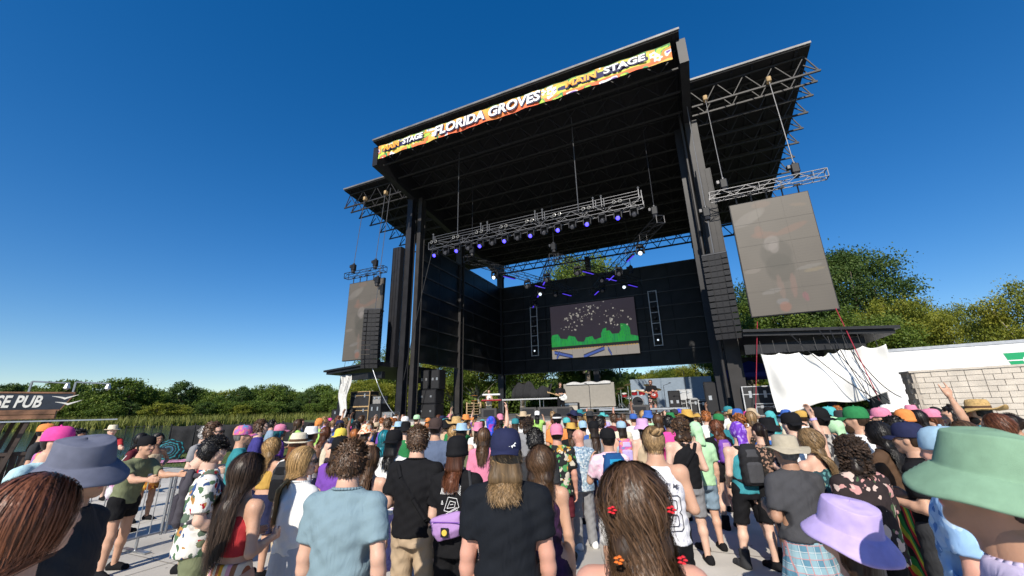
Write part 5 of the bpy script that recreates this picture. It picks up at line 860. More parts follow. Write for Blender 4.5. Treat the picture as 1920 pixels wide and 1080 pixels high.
def strands(style, ln, n, wd, seed, fem, hat=False):
    r = np.random.default_rng(seed); E = np.array([.077, .096, .1]) + (.03 if style == 'curly' else .012 if hat else .016); c = np.array([0, -.014, .022]); d = r.normal(size=(n * 4, 3)); d /= np.linalg.norm(d, axis=1)[:, None]; P = c + d * E
    ok = (P[:, 2] > (-.055 if style in ('short', 'bun') else -.03)) & ((P[:, 1] < .04) | (P[:, 2] > .075)) & ((P[:, 2] < .035) if hat else (P[:, 2] < 9)); P = P[ok][:n]; n = len(P); L2 = {'short': .03 if hat else .034, 'bun': .06, 'bob': .2, 'buzz': .012, 'afro': .06}.get(style, ln); st_ = 5 if L2 < .08 else 14; ds = (L2 + .1 if L2 > .1 else L2) / st_ * r.uniform(.75, 1.1, (n, 1))
    sg = np.sign(P[:, :1] + r.normal(size=(n, 1)) * .01); up = (P - c) / E ** 2; up /= np.linalg.norm(up, axis=1)[:, None]
    if style == 'short': v = np.stack([r.normal(size=n) * .3, r.uniform(-.9, .2, n) * np.sign(P[:, 1] + .06), r.normal(size=n) * .25 - .45 * (P[:, 2] < .07)], 1) + up * .75
    else: v = np.concatenate([sg * .62 * np.clip((P[:, 1:2] + .05) / .1, .06, 1), np.full((n, 1), -.6), np.full((n, 1), -.25)], 1)
    ph = r.uniform(0, 6.28, (n, 1)); fr = r.uniform(.7, 1.3, (n, 1)); pts = [P.copy()]
    for i in range(st_):
        up = (P - c) / E ** 2; up /= np.linalg.norm(up, axis=1)[:, None]; t = v - (v * up).sum(1)[:, None] * up * (P[:, 2:] > -.06) * (.86 if style == 'short' else 1.); t /= np.linalg.norm(t, axis=1)[:, None] + 1e-6; P = P + t * ds
        if style in ('wavy', 'curly', 'dreads'): a = .017 if style == 'wavy' else .016; k = (1.1 if style == 'wavy' else 2.2) * i * fr + ph; P = P + np.concatenate([np.cos(k), np.sin(k) * .6, .2 * np.sin(k * 1.3)], 1) * a * min(1, i / 4)
        q = np.sqrt((((P - c) / E) ** 2).sum(1))[:, None]; m = (q < 1.02) & (P[:, 2:] > -.12); P = np.where(m, c + (P - c) * 1.02 / q, P)
        if style not in ('short', 'buzz', 'afro'):
            low = (P[:, 2] < -.1); yb = -.05 - .1 * np.sqrt(np.clip(1 - (P[:, 0] / .2) ** 2, 0, 1)) * np.clip((-.1 - P[:, 2]) / .1, 0, 1); P[:, 1] = np.where(low & (P[:, 1] > yb), yb - r.uniform(0, .035, n), P[:, 1]); P[:, 0] = np.where(low, np.clip(P[:, 0], -.16, .16), P[:, 0]); v = v * .72 + np.array([0, -.03, -.42]) + r.normal(size=(n, 3)) * .05 + np.concatenate([-P[:, :1] * (.2 if style == 'wavy' else .55) * (P[:, 2:] < -.1), 0 * P[:, :2]], 1)
        pts.append(P.copy())
    A = np.stack(pts, 1); T = np.gradient(A, axis=1); N_ = A - np.array([0, -.03, 0]); N_[..., 2] *= .3; B = np.cross(T, N_); B /= np.linalg.norm(B, axis=2)[..., None] + 1e-9; w_ = (wd * np.concatenate([np.linspace(.8, 1, 3), np.linspace(1, .25, st_ - 2)]))[None, :, None] * r.uniform(.6, 1.3, (n, 1, 1)); lift = nrm(np.array([0, 0, 1.])) * 0
    V = np.stack([A - B * w_, A + B * w_], 2).reshape(-1, 3); m = st_ + 1; base_ = (np.arange(n)[:, None] * m + np.arange(st_)[None]).ravel() * 2; return V, np.stack([base_, base_ + 1, base_ + 3, base_ + 2], 1)
def hair_mesh(style, ln, detail, seed, fem, hat=False):
    parts = []
    if style == 'bald': return None
    v, q = hair_core(style, ln, fem, hat); parts.append((v, q, 1))
    if style == 'curly' or style == 'afro':
        r = np.random.default_rng(seed); nb = 620 if detail > 1 else 200; d = r.normal(size=(nb * 3, 3)); d /= np.linalg.norm(d, axis=1)[:, None]; C = np.array([0, -.02, .02]) + d * (np.array([.11, .128, .13]) * (1.1 if style == 'afro' else 1.)) * r.uniform(.88, 1.08, (nb * 3, 1)) ; C = C[(C[:, 1] < .03) | (C[:, 2] > .08)]; C[:, 2] -= (C[:, 2] < .0) * r.uniform(0, .12, len(C)); C = C[:nb]
        for c in C:
            k = 9; t = np.linspace(0, r.uniform(5, 9), k); rad = r.uniform(.01, .019); ax_ = np.array([0, 0, -1.]) ; p = c + np.stack([np.cos(t) * rad, np.sin(t) * rad, -t * .006], 1); w2 = .0065; V = np.concatenate([p + [0, 0, w2], p - [0, 0, w2]]); parts.append((V, np.array([(i, i + 1, k + i + 1, k + i) for i in range(k - 1)]), 0))
    elif detail > 0 and not (hat and style == 'short'):
        nn = {2: 4200, 1: 520}[detail]; nn = int(nn * (.8 if style in ('short', 'bun') else .5 if hat else 1)); v, q = strands(style, ln, nn, (.0023 if detail > 1 else .007) * (1.7 if style == 'short' else 1), seed, fem, hat); parts.append((v, q, 0))
    if style == 'bun':
        for k in range(5): f = Fld((-.12, -.24, -.02), (.12, 0, .2), .014); a = k * 1.26; f.rc((.03 * math.cos(a), -.1 + .03 * math.sin(a), .08), (.05 * math.cos(a + 1), -.11 + .05 * math.sin(a + 1), .11), .022, .018, .01); v, q = f.mesh(); parts.append((v, q, 0))
    return join(parts)
# ------------------------------------------------------------------ hats (head frame, top of skull near z = .118)
def lathe_np(prof, n=36, sx=1., sy=1., wob=0., seed=0):
    a = np.arange(n) * 2 * math.pi / n; V = []
    for i, (r, z) in enumerate(prof): k = wob * np.clip((r - .095) / .06, 0, 1.5); V.append(np.stack([np.cos(a) * r * sx, np.sin(a) * r * sy - .012, z + k * (np.sin(a * 2 + seed) + .5 * np.sin(a * 5 + 2 * seed)) + 0 * a], 1))
    F = [(i * n + j, i * n + (j + 1) % n, (i + 1) * n + (j + 1) % n, (i + 1) * n + j) for i in range(len(prof) - 1) for j in range(n)]; return np.vstack(V), np.array(F)
def hat_mesh(kind, seed=0):
    sy = 1.16
    if kind == 'bucket':
        br = [(.103 + .05 * t, .044 - .06 * t ** 1.2 + .0022 * (k % 2)) for k, t in enumerate(np.linspace(0, 1, 13))]; v, q = lathe_np([(.001, .15), (.05, .15), (.072, .146), (.0835, .139), (.0865, .1395), (.0895, .134), (.095, .1), (.1, .052), (.1015, .046)] + br + [(.153, -.021), (.148, -.023), (.118, .012), (.093, .034), (.09, .028)], 56, 1, sy, .009, seed); a = np.arctan2(v[:, 1] + .012, v[:, 0]); cr = (v[:, 2] > .05) & (v[:, 2] < .145); v[:, :2] *= (1 + .018 * cr * np.sin(a * 3 + seed) * np.sin(v[:, 2] * 45 + a * 2))[:, None]; v[:, 2] += .005 * (v[:, 2] > .1) * np.sin(a * 2 + 1 + seed)
    elif kind == 'boonie': v, q = lathe_np([(.001, .142), (.065, .141), (.086, .132), (.093, .055), (.098, .045), (.13, .036), (.163, .024), (.165, .019), (.13, .028), (.094, .034)], 40, 1, sy, .016, seed)
    elif kind == 'straw': v, q = lathe_np([(.001, .158), (.05, .157), (.078, .15), (.09, .12), (.096, .055), (.1, .045), (.15, .038), (.205, .05), (.208, .046), (.15, .03), (.095, .034)], 44, 1, sy, .02, seed)
    elif kind == 'fedora': v, q = lathe_np([(.001, .14), (.045, .15), (.072, .148), (.086, .12), (.094, .055), (.098, .045), (.13, .042), (.148, .05), (.149, .045), (.125, .036), (.093, .034)], 40, 1, sy, .008, seed)
    elif kind == 'beanie': v, q = lathe_np([(.001, .146), (.04, .143), (.07, .128), (.088, .095), (.094, .05), (.094, .012), (.098, .008), (.098, -.02), (.09, -.022)], 32, 1, 1.2, 0, seed)
    elif kind in ('cap', 'capback'):
        v, q = lathe_np([(.001, .146), (.04, .144), (.068, .132), (.084, .108), (.092, .07), (.094, .03), (.092, .022), (.086, .026)], 32, 1, 1.2, 0, seed); a = np.linspace(-1.15, 1.15, 15); B = []
        for k, e in ((0, 0), (1, .035), (1, .07), (0, .07)):
            pass
        inn = np.stack([np.sin(a) * .09, np.cos(a) * .108 - .012, .034 + 0 * a], 1); out = np.stack([np.sin(a) * .086, np.cos(a) * .108 - .012 + .078 * np.cos(a * .75) ** .6, .022 - .02 * np.abs(np.sin(a)) ** 2 - .004 + 0 * a], 1); mid = (inn + out) / 2 + [0, 0, .006]; V = np.vstack([inn, mid, out, out - [0, 0, .004], mid - [0, 0, .004], inn - [0, 0, .004]]); n = 15; F = np.array([(k * n + j, k * n + j + 1, (k + 1) * n + j + 1, (k + 1) * n + j) for k in range(5) for j in range(n - 1)])
        if kind == 'capback': V = V * [-1, -1, 1] + [0, -.024, 0]
        V2, Fs, mi = join([(v, q, 0), (V, F, 0)]); s_, f_ = sphere((0, -.012, .148), .009, 6); return join([(V2, Fs[0], 0), (s_, f_, 0)])
    elif kind == 'bandana':
        f = Fld((-.14, -.2, -.22), (.14, .14, .16), .011); f.ell((0, -.014, .022), (.092, .113, .116), 0); f.F = np.maximum(f.F, np.minimum(f.grid()[1] - .03, .05 - f.grid()[2]).astype(np.float32)); f.rc((0, -.09, -.02), (0, -.11, -.17), .05, .075, .05, .45); f.cut((0, 0, -1), .19); wrinkle(f, .003, seed); v, q = f.mesh()
    return join([(v, q, 0)])
HATADD = {'bucket': .04, 'boonie': .03, 'straw': .045, 'fedora': .035, 'beanie': .03, 'cap': .032, 'capback': .032, 'bandana': .022, None: 0.}
# ------------------------------------------------------------------ fabrics, skin, hair
def fab(kind, *cols, sc=1., name=None):
    key = name or ('fab_' + kind + '_' + '_'.join('%02x%02x%02x' % tuple(int(min(1, v) * 255) for v in c) for c in cols) + '_%g' % sc)
    if key in MATS: return MATS[key]
    m = bpy.data.materials.new(key); m.use_nodes = True; N = m.node_tree.nodes; L_ = m.node_tree.links; b = N['Principled BSDF']; b.inputs['Roughness'].default_value = .85; b.inputs['Specular IOR Level'].default_value = .15; b.inputs['Sheen Weight'].default_value = .0
    tc = N.new('ShaderNodeTexCoord'); nd = lambda t: N.new('ShaderNode' + t)
    def math_(op, a, b_=None, c=None):
        n = nd('Math'); n.operation = op
        for i, v in enumerate((a, b_, c)):
            if v is None: continue
            if isinstance(v, (int, float)): n.inputs[i].default_value = v
            else: L_.new(v, n.inputs[i])
        return n.outputs[0]
    def mix(f, a, b_):
        n = nd('Mix'); n.data_type = 'RGBA'
        if isinstance(f, float): n.inputs[0].default_value = f
        else: L_.new(f, n.inputs[0])
        for i, v in ((6, a), (7, b_)):
            if isinstance(v, tuple): n.inputs[i].default_value = (*v, 1)
            else: L_.new(v, n.inputs[i])
        return n.outputs[2]
    def ramp(f, cs):
        n = nd('ValToRGB'); n.color_ramp.interpolation = 'CONSTANT'; e = n.color_ramp.elements; e[0].color = (*cs[0], 1); e[1].position = 1 / len(cs); e[1].color = (*cs[1 % len(cs)], 1)
        for i in range(2, len(cs)): k = e.new(i / len(cs)); k.color = (*cs[i], 1)
        L_.new(f, n.inputs[0]); return n.outputs[0]
    sx = nd('SeparateXYZ'); L_.new(tc.outputs['Object'], sx.inputs[0]); X_, Y_, Z_ = sx.outputs; wn = nd('TexNoise'); wn.inputs['Scale'].default_value = 9 * sc; wn.inputs['Detail'].default_value = 3; L_.new(tc.outputs['Object'], wn.inputs['Vector'])
    if kind == 'solid': col = mix(math_('MULTIPLY', wn.outputs['Fac'], .3), cols[0], tuple(v * .8 for v in cols[0]))
    elif kind == 'floral':
        dv = nd('VectorMath'); dv.operation = 'MULTIPLY_ADD'; L_.new(wn.outputs['Color'], dv.inputs[0]); dv.inputs[1].default_value = (.13 / sc,) * 3; L_.new(tc.outputs['Object'], dv.inputs[2]); col = cols[0]
        for i in range(2):
            v = nd('TexVoronoi'); v.inputs['Scale'].default_value = (11, 19)[i] * sc; L_.new(dv.outputs[0], v.inputs['Vector']); cs = nd('SeparateColor'); L_.new(v.outputs['Color'], cs.inputs[0]); fl = ramp(cs.outputs[0], list(cols[1:])); on = math_('LESS_THAN', v.outputs['Distance'], (.46, .36)[i]); on = math_('MULTIPLY', on, math_('GREATER_THAN', cs.outputs[1], .2)); col = mix(on, col, fl)
    elif kind == 'stripes': col = ramp(math_('FRACT', math_('MULTIPLY', X_, 6. * sc)), list(cols))
    elif kind == 'hoops': col = ramp(math_('FRACT', math_('MULTIPLY', Z_, 6. * sc)), list(cols))
    elif kind == 'plaid':
        col = cols[0]
        for ax_, f_, w_, c in ((X_, 13., .45, 1), (Z_, 13., .45, 1), (X_, 26., .12, 2), (Z_, 26., .12, 2), (X_, 13., .06, 3), (Z_, 13., .06, 3)): col = mix(math_('MULTIPLY', math_('LESS_THAN', math_('FRACT', math_('MULTIPLY', ax_, f_ * sc)), w_), .55 if c == 1 else .8), col, cols[c % len(cols)])
    elif kind == 'tiedye':
        n = nd('TexNoise'); n.inputs['Scale'].default_value = 4.5 * sc; n.inputs['Detail'].default_value = 2; n.inputs['Distortion'].default_value = 1.5; L_.new(tc.outputs['Object'], n.inputs['Vector']); r = nd('ValToRGB'); e = r.color_ramp.elements; e[0].position = .3; e[1].position = .7; e[0].color = (*cols[0], 1); e[1].color = (*cols[-1], 1)
        for i, c in enumerate(cols[1:-1]): k = e.new(.3 + .4 * (i + 1) / (len(cols) - 1)); k.color = (*c, 1)
        L_.new(n.outputs['Fac'], r.inputs[0]); col = r.outputs[0]
    elif kind == 'speck': v = nd('TexVoronoi'); v.inputs['Scale'].default_value = 42 * sc; L_.new(tc.outputs['Object'], v.inputs['Vector']); cs = nd('SeparateColor'); L_.new(v.outputs['Color'], cs.inputs[0]); col = ramp(cs.outputs[0], list(cols))
    if isinstance(col, tuple): b.inputs['Base Color'].default_value = (*col, 1)
    else: L_.new(col, b.inputs['Base Color'])
    w2 = nd('TexNoise'); w2.inputs['Scale'].default_value = 7; w2.inputs['Detail'].default_value = 3; w2.inputs['Distortion'].default_value = 1.6; mpw = nd('Mapping'); mpw.inputs['Scale'].default_value = (1.3, 1.3, .55); mpw.inputs['Rotation'].default_value = (.2, .5, 0); L_.new(tc.outputs['Object'], mpw.inputs[0]); L_.new(mpw.outputs[0], w2.inputs['Vector']); bp = nd('Bump'); bp.inputs['Strength'].default_value = .45; bp.inputs['Distance'].default_value = .03; L_.new(w2.outputs['Fac'], bp.inputs['Height']); L_.new(bp.outputs[0], b.inputs['Normal'])
    MATS[key] = m; return m
def solid(c): return fab('solid', c)
PAL = {'white': (.78, .77, .74), 'black': (.009, .009, .0105), 'charcoal': (.035, .036, .039), 'grey': (.24, .24, .25), 'navy': (.018, .022, .065), 'blue': (.03, .11, .42), 'sky-blue': (.3, .47, .6), 'red': (.42, .02, .025), 'maroon': (.12, .015, .025), 'pink': (.68, .2, .32), 'hot-pink': (.75, .04, .3), 'purple': (.17, .05, .38), 'lavender': (.48, .38, .72), 'teal': (.02, .22, .25), 'turquoise': (.06, .42, .42), 'green': (.02, .2, .06), 'lime': (.35, .62, .12), 'mint': (.42, .7, .4), 'olive': (.17, .19, .1), 'yellow': (.75, .55, .04), 'mustard': (.55, .32, .05), 'orange': (.75, .24, .04), 'tan': (.5, .38, .24), 'cream': (.66, .58, .42), 'brown': (.1, .055, .03), 'steel-blue': (.2, .29, .38)}
PAL = {k: tuple(.9 * v + .1 * (sum(c) / 3) for v in c) for k, c in PAL.items()}
def HM(n):
    if not isinstance(n, (str, tuple)): return n
    c = PAL[n] if isinstance(n, str) else n; return mat('hat_%02x%02x%02x' % tuple(int(v * 255) for v in c), c, .85, noise=.1, nscale=25, bump=.14, bscale=420, spec=.15)
def C(n): return solid(PAL[n]) if isinstance(n, str) else n
SKIN = [mat('skin_%d' % i, c, .5, noise=.08, nscale=9, spec=.35, bump=.06, bscale=90) for i, c in enumerate([(.6, .36, .26), (.52, .3, .2), (.62, .4, .3), (.4, .22, .14), (.2, .1, .06), (.58, .3, .22)])]
for m_ in SKIN: p_ = m_.node_tree.nodes['Principled BSDF']; p_.inputs['Subsurface Weight'].default_value = .08; p_.inputs['Subsurface Radius'].default_value = (.012, .005, .003)
EYEW = mat('eye_white', (.75, .73, .7), .2, noise=0); IRIS = mat('eye_iris', (.05, .03, .02), .15, noise=0); LIP = mat('lip', (.45, .17, .15), .4, noise=.05)
def hairmat(name, c, core=False):
    key = 'hair_' + name + ('_core' if core else '')
    if key in MATS: return MATS[key]
    m = bpy.data.materials.new(key); m.use_nodes = True; N = m.node_tree.nodes; L_ = m.node_tree.links; b = N['Principled BSDF']; b.inputs['Roughness'].default_value = .42; b.inputs['Specular IOR Level'].default_value = .35
    g = N.new('ShaderNodeNewGeometry'); tc = N.new('ShaderNodeTexCoord'); mp = N.new('ShaderNodeMapping'); mp.inputs['Scale'].default_value = (55, 55, 4); n = N.new('ShaderNodeTexNoise'); n.inputs['Scale'].default_value = 1.; n.inputs['Detail'].default_value = 3; L_.new(tc.outputs['Object'], mp.inputs[0]); L_.new(mp.outputs[0], n.inputs['Vector'])
    a = N.new('ShaderNodeMath'); a.operation = 'MULTIPLY_ADD'; L_.new(g.outputs['Random Per Island'], a.inputs[0]); a.inputs[1].default_value = .0 if core else .55; ml = N.new('ShaderNodeMath'); ml.operation = 'MULTIPLY'; ml.inputs[1].default_value = .5; L_.new(n.outputs['Fac'], ml.inputs[0]); L_.new(ml.outputs[0], a.inputs[2])
    r = N.new('ShaderNodeValToRGB'); e = r.color_ramp.elements; e[0].position = .18; e[0].color = (*[v * .3 for v in c], 1); e[1].position = .9; e[1].color = (*[min(1, v * 2.1 + .012) for v in c], 1); k = e.new(.55); k.color = (*c, 1); L_.new(a.outputs[0], r.inputs[0]); L_.new(r.outputs[0], b.inputs['Base Color'])
    bp = N.new('ShaderNodeBump'); bp.inputs['Strength'].default_value = .5; bp.inputs['Distance'].default_value = .01; L_.new(n.outputs['Fac'], bp.inputs['Height']); L_.new(bp.outputs[0], b.inputs['Normal']); MATS[key] = m; return m
HAIRC = {'black': (.012, .01, .009), 'dark brown': (.035, .02, .012), 'brown': (.075, .04, .02), 'auburn': (.13, .045, .02), 'blond': (.36, .22, .09), 'dirty-blond': (.24, .15, .07), 'ginger': (.33, .11, .03), 'grey': (.3, .29, .28), 'teal': (.01, .16, .2)}
# ------------------------------------------------------------------ a person: empty > body, top, bottom, shoes, hair, hat (> band)
GC = {}
def cached(key, fn):
    if key not in GC: GC[key] = fn()
    return GC[key]
def jm_(name, J, nslots=1, smooth=True):
    V, Fs, mi = J; me = mesh_np(name, V, Fs, [SKIN[0]] * nslots, smooth, mi=mi); return me
def slotmats(o, ms):
    for i, m in enumerate(ms):
        if i < len(o.material_slots): o.material_slots[i].link = 'OBJECT'; o.material_slots[i].material = m
PEOPLE = []; PN = 0
def person(px=None, py=None, d=None, pos=None, h=None, face=0., fem=False, b=1., al='hang', ar='hang', hh='relax', lean=0., turn=0., nod=0., stance=.02, step=0., skin=0, hair=('short', .0, 'brown'), hat=None, top=('tee', 'black'), bot=('pants', 'navy'), shoes=('black', False), label='', res=.02, det=1, shared=True, group='crowd in front of the stage', beard=None, glasses=False, z0=0., seed=None, hatrot=0., roll=0., look=None, hatlab=None):
    global PN
    PN += 1; seed = seed if seed is not None else PN
    hk = hat[0] if hat else None; ha = HATADD[hk] + (.045 if hair[0] in ('curly', 'afro') and not hat else .012 if not hat else 0.)
    if pos is None:
        r = ray(px, py); k = r[2] / math.hypot(r[0], r[1]); ht = CAMH + k * d - ha
        if h is None:
            h = min(max(ht, 1.52 if fem else 1.6), 1.8 if fem else 1.93)
            if k < -.004 and abs(h - ht) > .01: d = min(max((h + ha - CAMH) / k, d * .7), d * 1.35)
        pos = (r[0] * d / math.hypot(r[0], r[1]), r[1] * d / math.hypot(r[0], r[1]))
    h = h or 1.72; tgt = look or (1.7, 21.); yaw = math.atan2(tgt[1] - pos[1], tgt[0] - pos[0]) - math.pi / 2 + R(face); PEOPLE.append((pos[0], pos[1])); e = empty('person', (pos[0], pos[1], z0), yaw); tag(e, label, 'person', group)
    hb = 1.72 if shared else h; sc = h / hb; e.scale = (sc,) * 3; bb = round(b, 2)
    gk = (fem, bb, al, ar, hh, round(lean, 2), round(turn, 2), round(nod, 2), round(stance, 2), round(step, 2), round(roll, 2), res) + (() if shared else (h, PN)); K = cached(('K',) + gk, lambda: skeleton(hb, fem, bb, al, ar, stance, lean, step, turn, nod, roll))
    bo = ob('body', cached(('body',) + gk, lambda: jm_('body', join(body_parts(K, res, hh)), 4)), e); slotmats(bo, (SKIN[skin], EYEW, IRIS, LIP))
    def piece(name, key, fn, m): o = ob(name, cached(key + gk, lambda: jm_(name, join([(*fn(), 0)]))), e); slotmats(o, (C(m),)); return o
    if top:
        tk = top[0]; hm = top[2] if len(top) > 2 else None; piece({'tee': 'tee_shirt', 'long': 'long_sleeved_shirt', 'tank': 'tank_top', 'crop': 'crop_top', 'shirt': 'shirt', 'dress': 'dress'}[tk], ('top', tk, hm), lambda: top_mesh(K, tk, res * 1.08, seed, hm), top[1])
    if top and top[0] == 'tee' and not shared:
        s_ = K['s']; q = MB(); an = np.linspace(0, 2 * math.pi, 29); cy = K['L'](0, -.016, 1.484)
        q.path([(cy[0] + (.079 if fem else .088) * s_ * math.cos(a), cy[1] + (.07 if fem else .077) * s_ * math.sin(a), cy[2] + .008 * s_ * -math.sin(a)) for a in an], .0085 * s_, 6); q.obj('collar', C(top[1]), e, smooth=True)
    if bot: bk = bot[0]; hm2 = bot[2] if len(bot) > 2 else None; piece({'pants': 'trousers', 'shorts': 'shorts', 'short': 'shorts', 'skirt': 'skirt', 'kilt': 'kilt'}[bk], ('bot', bk, hm2), lambda: bottom_mesh(K, bk, res * 1.08, seed, hm2), bot[1])
    if shoes:
        sm = cached(('shoe', shoes[1]), lambda: jm_('shoe', join([(*shoe_mesh(shoes[1]), 0)])))
        for n in 'rl': o = ob('shoe', sm, e, (K['an' + n][0] + (.012 if n == 'r' else -.012), K['an' + n][1] + .0, 0), -.18 if n == 'r' else .18); o.scale = (1.05, 1.05, 1.0); slotmats(o, (C(shoes[0]),))
    Mh = Matrix([list(K['hr'][i]) + [K['head'][i]] for i in range(3)] + [[0, 0, 0, 1]]); hs_ = (.95 if fem else 1.) * (.6 + .4 * K['s'])
    def onhead(name, me, m, rz=0., par=e): o = bpy.data.objects.new(name, me); COL.objects.link(o); o.parent = par; o.matrix_local = Mh @ Matrix.Rotation(rz, 4, 'Z') @ Matrix.Scale(hs_ * (1.06 if name not in ('hair', 'beard', 'sunglasses') else 1.02), 4); slotmats(o, (m,)); return o
    if hair[0] != 'bald':
        dd = det if hair[0] not in ('curly', 'afro') else max(det, 1); me = cached(('hair', hair[0], round(hair[1], 2), dd, fem, bool(hat), seed % (6 if det > 1 else 2)), lambda: jm_('hair', hair_mesh(hair[0], hair[1], dd, seed, fem, bool(hat)), 2, True)); ho_ = onhead('hair', me, hairmat(hair[2], HAIRC[hair[2]])); slotmats(ho_, (hairmat(hair[2], HAIRC[hair[2]]), hairmat(hair[2], HAIRC[hair[2]], True)))
    if hat:
        me = cached(('hat', hk, seed % 3), lambda: jm_('hat', hat_mesh(hk, seed % 3))); o = onhead({'bucket': 'bucket_hat', 'boonie': 'sun_hat', 'straw': 'straw_hat', 'fedora': 'brimmed_hat', 'beanie': 'beanie', 'cap': 'cap', 'capback': 'cap', 'bandana': 'headscarf'}[hk], me, HM(hat[1]), hatrot)
        if len(hat) > 2:
            v, q = lathe_np([(.0955, .05), (.097, .056), (.0965, .078), (.0945, .08)], 36, 1, 1.16); me = cached(('band',), lambda: jm_('hat_band', join([(v, q, 0)]))); bo_ = ob('hat_band', me, o); slotmats(bo_, (C(hat[2]),))
    if beard:
        def bm(): f = Fld((-.1, -.05, -.17), (.1, .14, .0), .008); f.ell((0, .035, -.075), (.058, .07, .055), 0); f.ell((0, .07, -.105), (.035, .035, .04), .03); f.ell((0, .1, -.052), (.026, .018, .012), 0, True); f.cut((0, 0, 1), -.035); wrinkle(f, .003, 3); return f.mesh()
        onhead('beard', cached(('beard',), lambda: jm_('beard', join([(*bm(), 0)]))), hairmat(beard, HAIRC[beard]))
    if glasses:
        def gm():
            mb = MB()
            for s_ in (-1, 1): mb.lathe([(.022, 0), (.024, .004), (.022, .008)], 12, axis='y', o=(s_ * .031, .112, .012)); mb.tube((s_ * .054, .108, .016), (s_ * .08, .0, .012), .003, 5)
            mb.tube((-.01, .113, .018), (.01, .113, .018), .003, 5); V = np.vstack(mb.v); me = mb.mesh('sunglasses', (BLK,)); return me
        onhead('sunglasses', cached(('glasses',), gm), BLK)
    return e, K, sc
def local_thing(name, e, label, cat, group=None):
    """an object worn by person e: its own thing standing in the same frame"""
    o = empty(name, e.location, e.rotation_euler[2]); o.scale = e.scale; tag(o, label, cat, group); return o
def backpack(pe, m1, m2, label, w_=.15, hgt=.24, dep=.085, tall=1.24, straps=True):
    e, K, sc = pe; o = local_thing('backpack', e, label, 'backpack', 'backpacks worn in the crowd'); s = K['s']; yb = K['L'](0, -.115, tall)[1]; z = tall * s
    def bag():
        f = Fld((-.25, -.42, .7 * s), (.25, .1, 1.75 * s), .014); c = np.array([0, yb - dep * .75, z]); f.loft([(z - hgt, w_ * .85, dep * .7, c[1]), (z - hgt * .8, w_, dep, c[1] - .01), (z + hgt * .5, w_ * .95, dep * .85, c[1]), (z + hgt, w_ * .6, dep * .5, c[1] + .02)], .02, p=3.); wrinkle(f, .003, 2); return f.mesh()
    b_ = ob('bag', jm_('bag', join([(*bag(), 0)])), o); slotmats(b_, (C(m1),)); f = Fld((-.2, -.45, .7 * s), (.2, .1, 1.6 * s), .012); f.loft([(z - hgt * .85, w_ * .7, .03, yb - dep * 1.6), (z + hgt * .05, w_ * .72, .03, yb - dep * 1.62), (z + hgt * .15, w_ * .5, .02, yb - dep * 1.5)], .01, p=3.); p_ = ob('front_pocket', jm_('front_pocket', join([(*f.mesh(), 0)])), o); slotmats(p_, (C(m2),)); f = Fld((-.2, -.45, .7 * s), (.2, .1, 1.7 * s), .012); f.loft([(z + hgt * .35, w_ * .62, .022, yb - dep * 1.45), (z + hgt * .75, w_ * .5, .022, yb - dep * 1.2)], .01, p=3.); p_ = ob('top_pocket', jm_('top_pocket', join([(*f.mesh(), 0)])), o); slotmats(p_, (C(m2),))
    for sd_ in (-1, 1):
        x = sd_ * .095 * s; S_ = K['shr']; P = [(x * .8, yb + .0, z + hgt * .8), (x * 1.05, yb + .06, K['shr'][2] + .055 * s), (x * 1.15, yb + .16, K['shr'][2] + .04 * s), (x * 1.2, yb + .26, K['shr'][2] - .1 * s), (x * 1.5, yb + .22, z - .05), (x * 1.9, yb + .08, z - hgt * .7), (x * 1.2, yb - .02, z - hgt * .85)]; mb = MB()
        for a, b2 in zip(P[:-1], P[1:]): mb.tube(a, b2, .022, 6)
        mm = mb.mesh('strap', (C(m1),), True); ob('strap', mm, o)
    return o
NR = dict(res=.0145, det=2, shared=False)
WJ = dict(shoes=('white', False))
# ------------------------------------------------------------------ people close by, one by one
TROP = fab('floral', (.7, .68, .62), (.42, .02, .03), (.04, .08, .2), (.08, .15, .08), (.4, .2, .06), (.1, .14, .1), sc=.85)
BLUEH = fab('floral', (.3, .48, .72), (.5, .65, .8), (.12, .25, .5), (.42, .58, .78), sc=.8); TURQ = fab('floral', (.08, .38, .48), (.3, .58, .62), (.02, .1, .18), sc=.9)
DARKF = fab('floral', (.03, .022, .022), (.5, .26, .24), (.55, .42, .36), (.06, .1, .05), (.03, .022, .022), sc=.9); BLKTROP = fab('floral', (.02, .022, .022), (.5, .26, .05), (.08, .28, .1), (.55, .5, .4), sc=.9)
BLUSP = fab('speck', (.35, .43, .5), (.16, .24, .33), (.55, .6, .62), (.3, .4, .46)); TDP = fab('tiedye', (.75, .72, .72), (.72, .45, .55), (.74, .7, .72)); KILT = fab('plaid', (.1, .22, .3), (.32, .46, .5), (.5, .55, .55), (.45, .16, .16), sc=.8)
CROCH = fab('stripes', (.3, .1, .05), (.62, .32, .03), (.66, .58, .45), (.62, .3, .34), (.28, .12, .06), (.66, .55, .42), sc=1.1); RASTA = fab('stripes', (.03, .03, .02), (.5, .03, .03), (.55, .48, .04), (.04, .25, .05), sc=3.); JERS = fab('floral', (.72, .71, .72), (.55, .55, .6), (.72, .71, .72), sc=1.5); SARONG = fab('tiedye', (.3, .2, .5), (.55, .45, .7), (.38, .26, .58), sc=2.)
LACE = fab('speck', (.015, .015, .015), (.04, .03, .025), (.3, .18, .13), sc=1.); PSC = fab('tiedye', (.1, .03, .3), (.2, .06, .5), (.55, .45, .75), sc=3.); COLORF = fab('tiedye', (.05, .25, .45), (.6, .1, .3), (.7, .5, .05), sc=2.); GALAXY = fab('tiedye', (.02, .02, .2), (.03, .1, .6), (.5, .02, .2), sc=1.5); STRAWM = mat('straw', (.5, .33, .13), .75, noise=.25, nscale=40, bump=.6, bscale=120)
